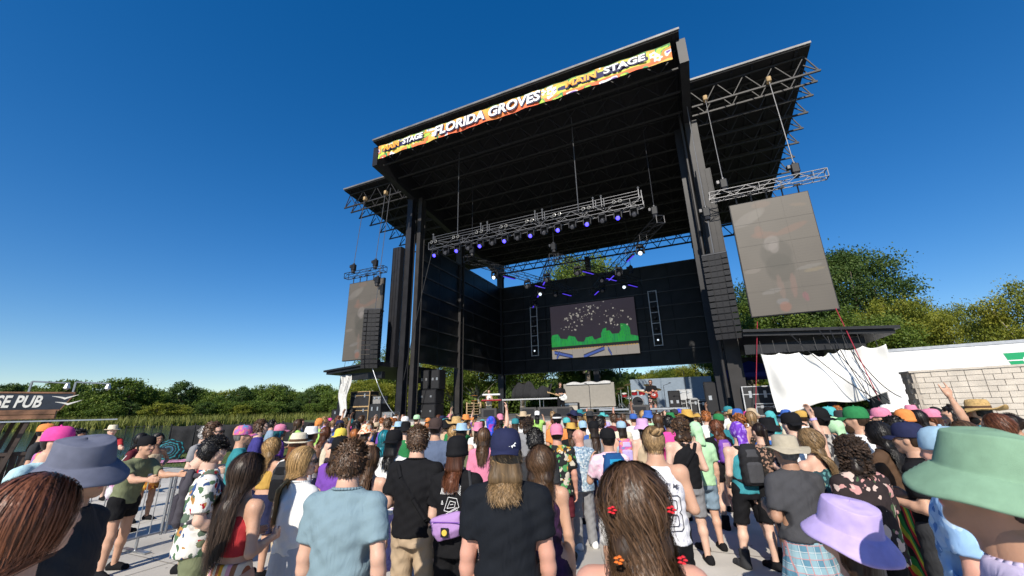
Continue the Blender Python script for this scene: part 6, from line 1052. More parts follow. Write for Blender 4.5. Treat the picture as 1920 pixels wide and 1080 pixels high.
LAV = (.47, .37, .66); SAGE = (.2, .33, .22); GRYH = (.13, .14, .19); BEIGE = (.4, .35, .26)
A = person(82, 880, 1.5, fem=True, face=-12, hair=('long', .42, 'auburn'), top=('tank', 'pink'), bot=('shorts', 'navy'), label='woman with long glossy auburn-brown hair in a pink top, very close', **NR)
B = person(168, 818, 3.0, face=-62, roll=.22, nod=-.1, hair=('short', 0, 'brown'), hat=('bucket', GRYH), top=('tee', 'charcoal'), label='person in a slate-grey bucket hat looking sideways', skin=1, **NR)
Cp = person(72, 800, 6.2, face=-55, lean=.25, hair=('short', 0, 'dark brown'), hat=('cap', 'hot-pink'), top=('long', solid((.42, .62, .66))), bot=('shorts', 'grey'), al='bend', ar='bend', label='man in a hot-pink cap and pale aqua long-sleeved shirt', res=.018, det=1, shared=False)
D = person(262, 818, 8.1, face=-72, lean=.22, hair=('short', 0, 'black'), hat=('capback', 'black'), top=('tee', 'olive'), bot=('short', 'black'), al='rail', ar='rail', skin=1, stance=.04, step=.6, label='man in olive tee and black shorts leaning on the steel barrier', res=.016, det=1, shared=False)
Ep = person(405, 820, 4.9, face=-35, nod=-.55, turn=-.35, hair=('short', .0, 'black'), top=('shirt', TROP), bot=('shorts', 'olive'), al='low', ar='low', b=1.05, label='man in a white floral shirt looking down', skin=2, **NR)
backpack(Ep, solid((.06, .055, .065)), solid((.045, .04, .05)), 'slim dark grey hydration backpack on the floral-shirt man', .11, .23, .05, 1.27)
_b = bpy.data.objects['backpack']; t_ = text('maker_lettering', 'CAMELBAK', .045, mat('tone_grey', (.14, .13, .14), .8, noise=0), _b, (.02, -.222, 1.2), rot=(R(90), R(-90), 0), ext=.001)
F_ = person(470, 850, 3.8, fem=True, face=-8, b=.95, hair=('long', .52, 'dark brown'), top=('crop', 'red'), bot=('skirt', CROCH, .6), al='bend', ar='bend', label='young woman with waist-long dark hair and striped crochet skirt', skin=1, **NR)
G = person(572, 838, 4.1, fem=True, face=-15, turn=-.95, hair=('long', .42, 'blond'), top=('tee', 'white', .95), bot=('kilt', solid((.5, .51, .53)), .3), glasses=True, label='blond woman in white tee and sunglasses turning to look right', skin=0, **NR)
Hp = person(661, 828, 3.05, hair=('short', 0, 'brown'), face=4, top=('tee', solid((.2, .285, .325))), bot=('pants', 'brown'), ar='back', b=1.06, label='man with short brown hair in a plain light blue-grey tee', **NR)
I_ = person(640, 818, 5.6, hair=('bob', .1, 'brown'), hat=('capback', 'black'), top=('tee', 'purple'), bot=('shorts', 'black'), label='person in purple tee and black cap beside the light-blue tee man', res=.018)
J_ = person(697, 836, 4.6, fem=True, hair=('long', .38, 'brown'), top=('tank', 'black'), bot=('shorts', 'black'), label='woman with straight brown hair behind the light-blue tee man', res=.018, det=1)
Kp = person(740, 806, 5.3, hair=('bob', .1, 'black'), hat=('capback', 'black'), top=('tee', 'white'), bot=('kilt', SARONG, .35), al='bend', ar='bend', label='person in white tee with a lavender sarong and black cap', res=.016, det=1, shared=False)
Lp = person(785, 800, 4.2, face=-3, hair=('short', 0, 'brown'), top=('tee', 'black'), bot=('pants', solid((.44, .33, .22))), al='bend', ar='bend', b=1.06, label='man in black tee and khaki trousers with a diagonal strap', **NR)
M_ = person(858, 818, 4.0, face=-6, hair=('bob', .1, 'auburn'), hat=('beanie', 'black'), top=('tee', 'black', .8), bot=('shorts', 'black', .4), b=1.02, label='person in black tee with white print and black beanie', skin=2, **NR)
N_ = person(948, 803, 2.75, face=2, hair=('wavy', .15, 'dirty-blond'), hat=('capback', 'navy'), top=('tee', solid((.009, .011, .015))), bot=('pants', 'tan'), b=1.06, label='broad man in plain dark tee, navy cap and long blond hair', skin=5, hh='relax', **NR)
O_ = person(1014, 835, 3.5, fem=True, face=-10, hair=('wavy', .33, 'brown'), top=('dress', fab('tiedye', (.01, .01, .014), (.05, .02, .06), (.012, .012, .014))), bot=None, label='woman with wavy brown hair in a black strappy dress', skin=1, **NR)
P_ = person(1003, 806, 4.9, hair=('short', 0, 'black'), top=('tee', 'charcoal'), bot=('shorts', 'black'), label='man with cropped black hair in a charcoal tee', skin=3, res=.016, det=2, shared=False)
Q_ = person(1043, 795, 6.2, hair=('buzz', 0, 'brown'), hat=('capback', 'pink'), top=('shirt', BLKTROP), bot=('shorts', 'maroon'), skin=5, label='man in black tropical shirt and pale pink cap', res=.016, det=1, shared=False)
Rp = person(1084, 804, 6.7, face=18, turn=.3, hair=('bald', 0, 'brown'), top=('shirt', BLUSP), bot=('pants', 'grey'), al='bend', ar='bend', glasses=True, skin=5, label='shaven-headed man in blue speckled shirt and grey trousers', res=.016, shared=False, **WJ)
Sp = person(1138, 803, 5.5, face=8, hair=('short', 0, 'black'), hat=('cap', 'black'), top=('tee', TDP), bot=('shorts', 'white', .4), al='chin', ar='bend', skin=1, label='man in pink tie-dye tee and black cap with raised forearm', res=.016, det=1, shared=False)
backpack(Sp, solid((.015, .07, .2)), solid((.02, .24, .42)), 'blue backpack with bright blue pocket on the tie-dye tee man')
T_ = person(1180, 868, 1.62, fem=True, face=0, b=1.0, hair=('wavy', .42, 'brown'), top=('tank', 'white', .9), bot=('shorts', 'white'), skin=5, label='woman with very long wavy brown hair dotted with red flowers, back turned', **NR)
U_ = person(1222, 800, 4.0, face=0, hair=('bun', 0, 'dirty-blond'), top=('tank', JERS), bot=('shorts', 'black', .45), al='bend', ar='bend', b=1.1, skin=1, label='man with dreadlock bun in white sleeveless jersey number 3', **NR)
V_ = person(1272, 779, 6.4, hair=('curly', .1, 'brown'), top=('tank', 'black'), bot=('shorts', 'grey'), label='man with curly brown hair in black tank top', res=.018, det=1, skin=2, al='bend', ar='bend')
W_ = person(1302, 791, 7.0, hair=('short', 0, 'brown'), hat=('bandana', 'mint'), top=('tee', 'mint'), bot=('shorts', 'steel-blue'), label='person draped in a mint-green hood and tee', res=.02)
X_ = person(1340, 787, 8.2, fem=True, b=1.12, hair=('wavy', .33, 'auburn'), top=('tee', 'black'), bot=('short', 'black', .74), skin=2, shoes=('black', True), label='woman with long red-brown wavy hair and black shorts', res=.018, det=1)
backpack(X_, 'purple', solid((.45, .25, .42)), 'small purple and pink laced backpack on the red-haired woman', .12, .19, .07)
Y_ = person(1380, 791, 6.55, face=-4, b=1.05, hair=('short', 0, 'brown'), hat=('bandana', PSC), top=('tank', solid((.05, .27, .31))), bot=('shorts', 'black', .5), al='low', ar='low', skin=2, stance=.11, shoes=('charcoal', True), label='man in teal tank top with a purple headscarf and black boots', res=.015, det=1, shared=False)
backpack(Y_, solid((.02, .02, .022)), solid((.06, .06, .065)), 'black hiking backpack on the teal tank top man', .14, .25)
Z_ = person(1468, 816, 4.5, face=2, hair=('short', 0, 'grey'), hat=('boonie', BEIGE), top=('shirt', solid((.06, .062, .066)), .93), bot=('kilt', KILT, .3), skin=3, al='bend', ar='hang', b=1.06, label='man in beige bucket hat, grey shirt and blue plaid kilt', **NR)
AA = person(1512, 803, 5.4, fem=True, face=10, turn=.6, hair=('wavy', .25, 'dirty-blond'), top=('dress', fab('floral', (.02, .05, .06), (.1, .25, .25), (.3, .3, .2))), bot=None, skin=0, al='bend', ar='up', hh='relax', label='woman with wavy strawberry-blond hair in a dark patterned dress', res=.016, det=2, shared=False)
AB = person(1585, 810, 4.55, fem=True, b=1.15, face=4, hair=('curly', .12, 'dark brown'), top=('shirt', DARKF), bot=('pants', 'black'), skin=5, al='bend', label='woman with big dark curls in a brown floral blouse', **NR)
AC = person(1578, 933, 2.3, fem=True, face=20, nod=.24, hair=('long', .3, 'brown'), hat=('bucket', LAV), top=('tank', 'white'), bot=('shorts', 'navy'), label='small woman in a lavender bucket hat', **NR)
AD = person(1838, 803, 1.8, face=30, turn=.2, nod=.2, hair=('short', 0, 'dark brown'), hat=('bucket', SAGE), top=('tee', solid((.55, .48, .66))), bot=('shorts', 'navy'), skin=3, b=1.05, label='person in a sage-green bucket hat and pale lilac tee', **NR)
AE = person(1762, 800, 3.6, face=28, hair=('short', 0, 'brown'), hat=('capback', 'sky-blue'), top=('shirt', BLUEH), bot=('shorts', 'black'), b=1.15, skin=5, label='big man in light blue palm-print shirt with a wristwatch', **NR)
AF = person(1640, 790, 6.0, fem=True, face=20, hair=('wavy', .36, 'black'), top=('tee', 'brown'), bot=('kilt', RASTA, .25), skin=1, al='cross', ar='cross', label='woman with long black hair and red-gold-green striped skirt', res=.016, det=2, shared=False)
AG = person(1828, 748, 8.2, face=45, hair=('bob', .1, 'black'), hat=('straw', STRAWM, 'brown'), beard='black', top=('shirt', TURQ), bot=('shorts', 'black'), skin=1, label='bearded man in wide straw hat and turquoise palm shirt', res=.016, det=1, shared=False)
AH = person(1902, 757, 5.4, face=30, lean=.12, hair=('pony', 0, 'dark brown'), fem=True, top=('crop', 'lime'), bot=('short', 'black'), skin=3, b=1.1, label='tanned woman with scraped-back hair and lime straps by the wall', res=.016, det=2, shared=False)
AI = person(1697, 792, 5.2, face=25, hair=('short', 0, 'brown'), hat=('cap', 'navy'), top=('tee', 'black'), bot=('shorts', 'charcoal'), skin=1, al='bend', ar='bend', label='man in black tee and navy cap next to the sage bucket hat', res=.016, det=1, shared=False)
# things they carry and wear
def strap_loop(pe, m, label, name='shoulder_strap', r=.022, side=1):
    e, K, sc = pe; o = local_thing(name, e, label, 'strap'); s = K['s']; mb = MB(); P = [(side * -.14 * s, -.085 * s, 1.43 * s), (side * -.08 * s, -.142 * s, 1.34 * s), (side * .05 * s, -.155 * s, 1.18 * s), (side * .16 * s, -.13 * s, 1.02 * s), (side * .205 * s, -.03, .98 * s)]; mb.path(P, r, 6); mb.obj('webbing', C(m), o); return o
strap_loop(Lp, 'black', 'black strap slung across the back of the khaki-trousers man'); strap_loop(V_, 'black', 'black strap across the back of the curly-haired man', side=-1)
e, K, sc = M_; o = local_thing('bum_bag', e, 'lavender-pink bum bag with a round yellow badge worn on the back', 'bag'); f = Fld((-.25, -.36, .8), (.25, .0, 1.3), .011); f.loft([(.93, .1, .035, -.18), (.99, .135, .055, -.19), (1.08, .145, .05, -.185), (1.115, .13, .03, -.175)], .02, p=2.6); wrinkle(f, .002, 1); bg_ = ob('pouch', jm_('pouch', join([(*f.mesh(), 0)])), o); slotmats(bg_, (solid((.4, .24, .5)),)); bg_.rotation_euler = (0, R(-14), 0); bg_.location = (.24, 0, .04)
m = MB(); m.path([(-.2, -.1, 1.0), (-.12, -.165, 1.02), (.14, -.17, 1.09), (.18, -.12, 1.3), (.14, -.06, 1.45)], .014, 6); m.obj('belt', C('charcoal'), o); m = MB(); m.bev(-.035, .035, -.262, -.254, .97, 1.04, .003); m.obj('patch', BLK, o); m = MB(); m.lathe([(.024, 0), (.022, .004)], 14, axis='y', o=(0, -.263, 1.005)); m.obj('badge', mat('badge_yellow', (.75, .5, .08), .5), o); m = MB(); m.tube((-.12, -.243, 1.075), (.12, -.243, 1.078), .004, 5); m.obj('zip', C('purple'), o)
# white line print on the back of the black tee, jersey number, flowers in hair, cap badge
pm = empty('shirt_print', e.location, e.rotation_euler[2]); tag(pm, 'white line-art print on the back of the black tee', 'print'); pm.scale = e.scale
def back_y(K, x, z, rows=TOPS['tee'][0], ex=.006): S = np.array(rows); s = K['s']; rx, ry = np.interp(z / s, S[:, 0], S[:, 1]) * K['b'] * s, np.interp(z / s, S[:, 0], S[:, 2]) * (1 + (K['b'] - 1) * 1.4) * s; return -ry * (1 - min(.98, abs(x / rx)) ** 2.25) ** (1 / 2.25) - .012 * s - ex
def stroke(K, pts, r, m, par, name='ink', rows=TOPS['tee'][0]):
    mb = MB(); mb.path([(x * K['s'], back_y(K, x * K['s'], z * K['s'], rows), z * K['s']) for x, z in pts], r, 4); mb.obj(name, m, par)
for k in range(9): stroke(K, [(-.1 + k * .014, 1.3), (-.088 + k * .014, 1.35)], .0035, WHT, pm)
for k in range(6): stroke(K, [(.02, 1.375 - k * .013), (.055, 1.395 - k * .013), (.09, 1.36 - k * .013)], .0022, WHT, pm)
for pts in ([(-.06, 1.17), (-.02, 1.28), (.06, 1.27), (.08, 1.2), (.0, 1.16), (-.06, 1.17)], [(-.03, 1.19), (0, 1.25), (.05, 1.24), (.04, 1.2), (-.03, 1.19)], [(-.09, 1.22), (-.08, 1.25), (-.07, 1.22), (-.09, 1.22)], [(.0, 1.22), (.03, 1.225)], [(-.05, 1.14), (.06, 1.2)], [(-.04, 1.12), (.07, 1.18)]): stroke(K, pts, .0025, WHT, pm)
e, K, sc = U_; jp = empty('jersey_print', e.location, e.rotation_euler[2]); jp.scale = e.scale; tag(jp, 'dark outlined number 3 and curved lettering on the white jersey', 'print'); INK = mat('print_ink', (.05, .05, .07), .7, noise=0); TK = TOPS['tank'][0]
for pts in ([(.0, 1.2), (0, 1.235), (.1, 1.235), (.12, 1.215), (.12, 1.13), (.1, 1.11), (.12, 1.09), (.12, 1.0), (.1, .98), (0, .98), (0, 1.015)], [(0, 1.2), (.075, 1.2), (.085, 1.19), (.085, 1.145), (.075, 1.13), (.04, 1.13), (.04, 1.095), (.075, 1.095), (.085, 1.08), (.085, 1.03), (.075, 1.015), (0, 1.015)]): stroke(K, pts, .004, INK, jp, 'numeral_outline', TK)
for k, ch in enumerate('ANYTIME'):
    x = -.075 + k * .028; z = 1.30 - 1.6 * (x - .01) ** 2; t = text('letter', ch, .045, INK, jp, (x * K['s'], back_y(K, x * K['s'], z * K['s'], TK, .009), z * K['s']), rot=(R(90), R((x - .01) * 200), R(-x * 120)), ext=.001, off=.001)
e, K, sc = T_; rngf = random.Random(3); FR = [mat('flower_red', (.6, .02, .03), .6), mat('flower_orange', (.75, .16, .02), .6)]
for k in range(12):
    sd_ = -1 if k % 2 else 1; z = 1.0 + (k // 2) * .1; x = sd_ * (.075 + .012 * (5 - k // 2)); y = -.16 if z < 1.4 else -.1; zz = K['head'][2] - .62 + (k // 2) * .125; xx = sd_ * (.115 - (.02 if k // 2 > 3 else 0)); fo = empty('hair_flower', e.matrix_world @ Vector((0, 0, 0)) if False else e.location, e.rotation_euler[2]); tag(fo, ('red' if k % 3 else 'orange') + ' flower clip in the very long wavy hair', 'flower', 'flowers in the wavy hair'); m = MB()
    for a in range(5): m.lathe([(.003, -.002), (.008, .0), (.003, .004)], 6, o=(.009 * math.cos(a * 1.257), .0, .009 * math.sin(a * 1.257)))
    m.obj('petals', FR[0 if k % 3 else 1], fo, (xx, -.125 - (.05 if zz < K['head'][2] - .1 else .0) , zz))
e, K, sc = N_; m = MB(); cb = empty('cap_badge', e.location, e.rotation_euler[2]); cb.scale = e.scale; tag(cb, 'white star-shaped badge on the navy cap', 'badge')
for a in range(8): m.add([(0, 0, 0), (.02 * math.cos(a * .785 - .3), 0, .02 * math.sin(a * .785 - .3)), (.03 * math.cos(a * .785), 0, .03 * math.sin(a * .785)), (.02 * math.cos(a * .785 + .3), 0, .02 * math.sin(a * .785 + .3))], [(0, 1, 2, 3)])
o = m.obj('star', WHT, cb, tuple(K['head'] + np.array([.045, -.112, .07]))); o.rotation_euler = (R(-28), 0, R(22)); o.modifiers.new('t', 'SOLIDIFY').thickness = .003
def wristband(pe, n, m, label, w_=.012, r=.033, f_=.86, name='wristband'):
    e, K, sc = pe; a, b_ = K['el' + n], K['wr' + n]; c = a + (b_ - a) * f_; dr = nrm(b_ - a); o = local_thing(name, e, label, 'wristband' if name == 'wristband' else 'watch', None); q = MB(); q.tube(c - dr * w_, c + dr * w_, r, 14); q.obj('band', C(m) if isinstance(m, str) else m, o); return o
wristband(Hp, 'l', 'orange', 'orange wristband on the light-blue tee man'); wristband(N_, 'r', 'white', 'blue and white festival wristband on the broad dark-tee man', .02); wristband(Z_, 'r', CHR, 'silver bangles on the kilt man', .025, .034)
o = wristband(AE, 'l', 'black', 'black wristwatch on the palm-print shirt man', .014, .037, .85, 'wristwatch'); wristband(AA, 'r', 'lavender', 'lavender wristband on the strawberry-blond woman')
e, K, sc = D; o = local_thing('drawstring_bag', e, 'white and pink drawstring bag hanging behind the olive-tee man', 'bag'); f = Fld((-.25, -.5, .7), (.25, .0, 1.3), .016); f.ell((-.02, -.2, 1.0), (.12, .07, .13), 0); wrinkle(f, .006, 2); q = ob('bag', jm_('bag', join([(*f.mesh(), 0)])), o); slotmats(q, (fab('tiedye', (.7, .68, .7), (.68, .6, .68), (.6, .04, .3)),)); m = MB(); m.path([(.05, -.2, 1.1), (.1, -.16, 1.3), (.1, -.02, 1.46)], .006, 5); m.obj('cord', C('white'), o)
# ------------------------------------------------------------------ people further off, placed one by one from the photograph
LONG, SH = 'long', ('short', 0)
def far(px, py, d, fem, hair, hat, top, bot, label, **k):
    k.setdefault('skin', (PN * 7) % 3 if PN % 9 else 4); k.setdefault('al', ('hang', 'bend', 'low', 'bend')[PN % 4]); k.setdefault('ar', ('bend', 'hang', 'low')[PN % 3]); return person(px, py, d, fem=fem, hair=hair, hat=hat, top=top, bot=bot, label=label, res=.023, det=k.pop('det', 1), **k)
S_ = ('shorts', 'navy'); SB_ = ('shorts', 'black'); SK = ('skirt', 'black')
MID = [
 (112, 803, 8.5, 1, ('bob', .1, 'brown'), ('cap', 'pink'), ('tee', COLORF), S_, 'person in pink patterned cap and bright swirled top by the pub stand', dict(face=-50)),
 (150, 806, 9.5, 0, ('short', 0, 'black'), None, ('tee', 'navy'), S_, 'dark-haired man in navy tee between pub stand and barrier', dict(face=-60)),
 (90, 795, 12, 0, ('short', 0, 'black'), ('cap', 'orange'), ('tee', 'charcoal'), S_, 'man in orange cap at the pub counter', dict(face=-20)),
 (213, 797, 15, 0, ('short', 0, 'brown'), ('fedora', 'cream'), ('tee', 'red'), S_, 'man in red tee and cream straw hat standing by the lake', dict(face=-80, al='rail', ar='rail')),
 (298, 812, 11.5, 1, ('wavy', .34, 'black'), None, ('crop', 'tan'), ('skirt', fab('floral', (.45, .16, .03), (.6, .35, .05), (.2, .05, .02)), .62), 'woman with long black curls and orange skirt', dict(face=-75, skin=3, al='hip')),
 (268, 812, 10.5, 1, ('bob', .1, 'black'), None, ('tee', 'maroon'), S_, 'woman in maroon tee beyond the barrier', dict(face=-50)),
 (388, 800, 9.5, 0, ('short', 0, 'grey'), None, ('tee', 'grey'), S_, 'man in light grey tee beside the fence mesh', dict(face=-60)),
 (402, 793, 7.6, 0, ('short', 0, 'brown'), None, ('tank', fab('hoops', (.02, .022, .03), (.02, .022, .03), (.02, .022, .03), (.3, .45, .6), sc=.35)), SB_, 'man with sunglasses in a black and blue sleeveless jersey', dict(face=-55, glasses=True)),
 (458, 798, 7.4, 0, ('short', 0, 'grey'), ('cap', COLORF), ('tee', 'teal'), SB_, 'grey-haired man in teal tee and multicoloured cap', dict(face=-35)),
 (490, 788, 9.2, 0, ('short', 0, 'brown'), None, ('tee', solid((.05, .045, .2))), S_, 'tall man in plain indigo tee', dict(face=-30)),
 (527, 795, 9.6, 1, ('bob', .1, 'teal'), ('cap', 'pink'), ('tee', 'purple'), SK, 'person with teal hair under a pink cap', dict(face=-20)),
 (513, 820, 6.7, 1, ('wavy', .22, 'blond'), None, ('crop', 'mustard'), S_, 'woman with curly blond hair and mustard halter top', dict(det=2)),
 (562, 812, 6.0, 0, ('bob', .1, 'ginger'), ('fedora', 'cream', 'brown'), ('shirt', fab('floral', (.68, .65, .6), (.5, .2, .1), (.68, .65, .6), sc=1.6)), ('pants', 'tan'), 'red-haired man in cream hat and pale patterned shirt', dict(bp=('charcoal', 'black', 'grey backpack on the cream-hat man'))),
 (585, 800, 7.8, 0, ('short', 0, 'black'), ('fedora', 'white'), ('tank', 'white'), S_, 'dark-skinned man in white brimmed hat and vest', dict(skin=4)),
 (560, 786, 13, 1, ('bob', .1, 'brown'), None, ('tee', 'lime'), S_, 'person in lime tee near the fence end', {}),
 (600, 784, 13.5, 0, ('short', 0, 'brown'), ('bandana', 'orange'), ('tee', 'lime'), S_, 'person in lime tee with orange headcloth', {}),
 (640, 803, 7.8, 0, ('short', 0, 'brown'), ('capback', 'yellow'), None, S_, 'shirtless man in backwards yellow cap', dict(skin=2)),
 (638, 788, 13, 0, ('short', 0, 'brown'), ('cap', 'navy'), ('tee', 'blue'), S_, 'man in bright blue tee and navy cap near the deck corner', {}),
 (612, 800, 9, 1, ('bob', .1, 'auburn'), None, ('tank', 'cream'), S_, 'woman with auburn bob in cream vest', {}),
 (668, 790, 12, 0, ('short', 0, 'black'), ('cap', 'black'), ('shirt', TURQ), S_, 'man in black cap and turquoise patterned shirt', dict(face=-30)),
 (688, 794, 8.6, 1, ('bob', .1, 'brown'), ('bucket', fab('floral', (.7, .6, .45), (.6, .22, .05), (.55, .1, .05), sc=2.)), ('tank', 'white'), SK, 'woman in orange flowered bucket hat', dict(al='phone')),
 (706, 792, 13.5, 0, ('short', 0, 'brown'), ('cap', 'tan'), ('tee', 'black'), S_, 'man in tan cap with both arms raised', dict(al='up', ar='up')),
 (722, 806, 7.2, 1, ('long', .3, 'teal'), None, ('tee', COLORF), SK, 'person with turquoise braids and psychedelic tee', {}),
 (760, 781, 12.5, 0, ('short', 0, 'brown'), ('cap', 'white'), ('tee', 'lime'), S_, 'man in white cap and lime tee at the stage front', {}),
 (782, 778, 14, 0, ('short', 0, 'brown'), ('cap', 'mint'), ('tee', 'lime'), S_, 'man in pale green cap and lime tee at the stage front', {}),
 (748, 790, 10, 1, ('bob', .1, 'brown'), ('fedora', 'sky-blue'), ('tee', 'black'), S_, 'person in wide pale blue brimmed hat', {}),
 (818, 784, 6.4, 0, ('short', 0, 'brown'), ('capback', solid((.06, .04, .035))), ('tee', solid((.1, .13, .2))), SB_, 'man in brown backwards cap and faded navy tee', dict(b=1.1)),
 (866, 793, 7.0, 1, ('long', .3, 'brown'), ('fedora', 'sky-blue'), ('tank', 'olive'), S_, 'long-haired woman in light blue sun hat', {}),
 (856, 781, 9.2, 0, ('short', 0, 'brown'), ('straw', STRAWM), ('tee', 'green'), S_, 'man in straw hat holding up a phone in the crowd', dict(ar='phone')),
 (838, 786, 9.6, 0, ('short', 0, 'black'), ('bucket', 'black'), ('tee', 'tan'), S_, 'person in black bucket hat beside the straw hat', {}),
 (897, 791, 9.0, 1, ('bob', .1, 'brown'), ('bucket', 'pink'), ('tee', 'white'), S_, 'person in pale pink bucket hat in mid crowd', {}),
 (921, 781, 8.3, 0, ('short', 0, 'brown'), ('bandana', GALAXY), ('tee', 'black'), S_, 'person in blue and magenta galaxy hood', dict(ar='up')),
 (907, 802, 6.3, 1, ('long', .32, 'brown'), None, ('long', 'pink'), S_, 'woman with brown hair in dusty pink long sleeves', {}),
 (966, 784, 10, 1, ('bob', .1, 'brown'), ('cap', 'teal'), ('tank', 'pink'), S_, 'person in faded teal cap', {}),
 (990, 779, 8.6, 0, ('curly', .1, 'dark brown'), None, ('tee', 'grey'), S_, 'tall man with dark curly mop of hair', dict(skin=4)),
 (1044, 776, 9.6, 0, ('short', 0, 'black'), ('cap', 'black', 'white'), ('tee', 'orange'), S_, 'person in black cap with white band', {}),
 (1070, 792, 8.0, 1, ('bob', .1, 'brown'), ('fedora', 'mustard'), ('tee', 'black'), S_, 'person in mustard straw hat over dark bob', {}),
 (1062, 783, 10.5, 0, ('short', 0, 'brown'), ('cap', 'turquoise'), ('tee', 'white'), S_, 'person in turquoise cap and white tee', {}),
 (1092, 789, 9.2, 0, ('short', 0, 'brown'), ('capback', 'sky-blue'), ('tee', 'blue'), S_, 'man in pale blue tie-dye cap and blue tee', {}),
 (1112, 789, 7.6, 1, ('long', .3, 'dark brown'), ('cap', 'black'), ('tee', 'grey'), S_, 'long-haired person in black cap and grey tee', {}),
 (1124, 783, 9, 0, ('short', 0, 'black'), None, ('shirt', fab('floral', (.55, .36, .06), (.05, .05, .05), (.6, .5, .3))), S_, 'man in mustard flowered shirt', {}),
 (1100, 774, 12.5, 1, ('long', .3, 'blond'), None, ('tee', 'maroon'), S_, 'blond woman in maroon tee near the stage', {}),
 (1150, 777, 11.5, 0, ('short', 0, 'brown'), None, ('tee', 'maroon'), S_, 'man in maroon tee near the stage', {}),
 (1164, 789, 8.2, 1, ('bob', .1, 'dark brown'), ('cap', 'sky-blue'), ('tank', 'sky-blue'), S_, 'woman in sky-blue cap with bright backpack', dict(bp=(COLORF, 'lavender', 'rainbow-coloured backpack on the sky-blue cap woman'))),
 (1187, 776, 11.5, 0, ('short', 0, 'brown'), ('cap', 'blue'), ('tee', 'white'), S_, 'man in royal blue cap and white tee', {}),
 (1203, 784, 7.4, 1, ('long', .3, 'dark brown'), ('bucket', solid((.6, .36, .58))), ('tank', 'tan'), S_, 'woman in pink-lilac bucket hat', {}),
 (1214, 770, 12, 0, ('short', 0, 'brown'), ('bucket', 'blue'), ('tee', 'mint'), S_, 'person in royal blue bucket hat', {}),
 (1232, 777, 9.5, 0, ('bob', .1, 'brown'), None, ('tee', PSC), S_, 'shaggy-haired man in purple swirl tee', {}),
 (1252, 780, 8.5, 0, ('short', 0, 'black'), None, ('tee', 'hot-pink'), S_, 'person in hot pink tee beside the curly-haired man', dict(skin=4)),
 (1287, 768, 9.2, 0, ('bob', .1, 'dark brown'), ('straw', 'mustard'), ('tee', 'tan'), S_, 'person in bent yellow straw hat', {}),
 (1272, 764, 13, 1, ('bob', .1, 'brown'), ('bandana', GALAXY), ('tee', 'white'), S_, 'person in magenta headscarf near the deck', {}),
 (1322, 772, 10.5, 0, ('short', 0, 'ginger'), None, ('tee', 'white'), S_, 'pale red-haired man in white tee', {}),
 (1346, 776, 9.5, 0, ('short', 0, 'brown'), ('cap', 'green'), ('tee', 'teal'), S_, 'man in dark green cap and teal tee', {}),
 (1364, 762, 13, 0, ('short', 0, 'brown'), ('cap', 'teal'), ('tee', 'white'), S_, 'man in teal cap and white tee', {}),
 (1384, 773, 10, 1, ('afro', .1, 'ginger'), None, ('tee', 'teal'), S_, 'person with big curly ginger hair', {}),
 (1372, 768, 12, 0, ('short', 0, 'brown'), ('straw', STRAWM), ('tee', 'cream'), S_, 'person in floppy straw hat behind the ginger curls', {}),
 (1405, 771, 9.2, 1, ('long', .3, 'dirty-blond'), None, ('tank', LACE), S_, 'woman with tied dirty-blond hair', {}),
 (1420, 792, 6.6, 1, ('pony', 0, 'dark brown'), None, ('long', LACE), SB_, 'woman in black lace long-sleeved top', {}),
 (1436, 783, 7.2, 0, ('short', 0, 'black'), ('bucket', 'black'), ('tee', solid((.03, .12, .4))), SB_, 'man in black bucket hat and royal blue tee', {}),
 (1442, 770, 11, 1, ('bob', .1, 'brown'), ('bandana', 'turquoise'), ('tee', 'turquoise'), S_, 'person in turquoise hood', dict(ar='phone')),
 (1480, 774, 6.4, 0, ('short', 0, 'black'), ('capback', 'black'), ('tank', 'white'), SB_, 'man in black backwards cap and white tank top', dict(b=1.08)),
 (1500, 770, 10.5, 0, ('short', 0, 'brown'), ('cap', 'mustard'), ('tee', 'white'), S_, 'man in mustard cap and white tee', {}),
 (1472, 768, 12, 0, ('short', 0, 'brown'), ('cap', 'blue'), ('tee', 'cream'), S_, 'man in blue cap and cream tee', {}),
 (1531, 765, 6.8, 0, ('short', 0, 'black'), ('capback', 'black'), ('tee', fab('floral', (.05, .05, .055), (.4, .38, .35), (.05, .05, .055))), SB_, 'bearded man in black cap and charcoal leaf-print tee', dict(beard='black', face=15)),
 (1552, 763, 9.6, 0, ('bob', .1, 'dark brown'), ('capback', 'turquoise'), ('tee', COLORF), S_, 'person in backwards turquoise cap', {}),
 (1600, 763, 6.6, 0, ('short', 0, 'brown'), ('cap', 'green'), ('tee', 'white'), S_, 'man in kelly-green cap and white tee', dict(beard='brown', face=30)),
 (1578, 770, 8.2, 0, ('short', 0, 'brown'), ('fedora', 'charcoal'), ('tee', 'steel-blue'), S_, 'man in charcoal brimmed hat and steel-blue tee', dict(face=25)),
 (1626, 768, 9, 0, ('short', 0, 'black'), ('fedora', 'black'), ('tee', 'grey'), S_, 'man in black brimmed hat and sunglasses', dict(face=60, glasses=True)),
 (1648, 765, 8.6, 0, ('short', 0, 'brown'), ('cap', 'pink'), ('tee', 'cream'), S_, 'man in faded pink cap and cream tee', dict(face=20)),
 (1663, 759, 10.5, 0, ('short', 0, 'brown'), ('cap', 'white'), ('tee', 'navy'), S_, 'man in white cap and navy tee by the tarp', dict(face=20)),
 (1692, 768, 8.8, 0, ('short', 0, 'brown'), ('beanie', 'orange'), ('long', 'orange'), S_, 'person in a fuzzy orange costume', dict(b=1.15)),
 (1716, 768, 9.2, 1, ('bob', .1, 'black'), None, ('tee', PSC), S_, 'dark-haired woman in purple patterned tee by the wall', dict(face=30)),
 (1742, 766, 8.4, 1, ('long', .3, 'pink' if False else 'auburn'), ('cap', 'pink'), ('tank', 'cream'), S_, 'woman in pink cap by the block wall', dict(face=40)),
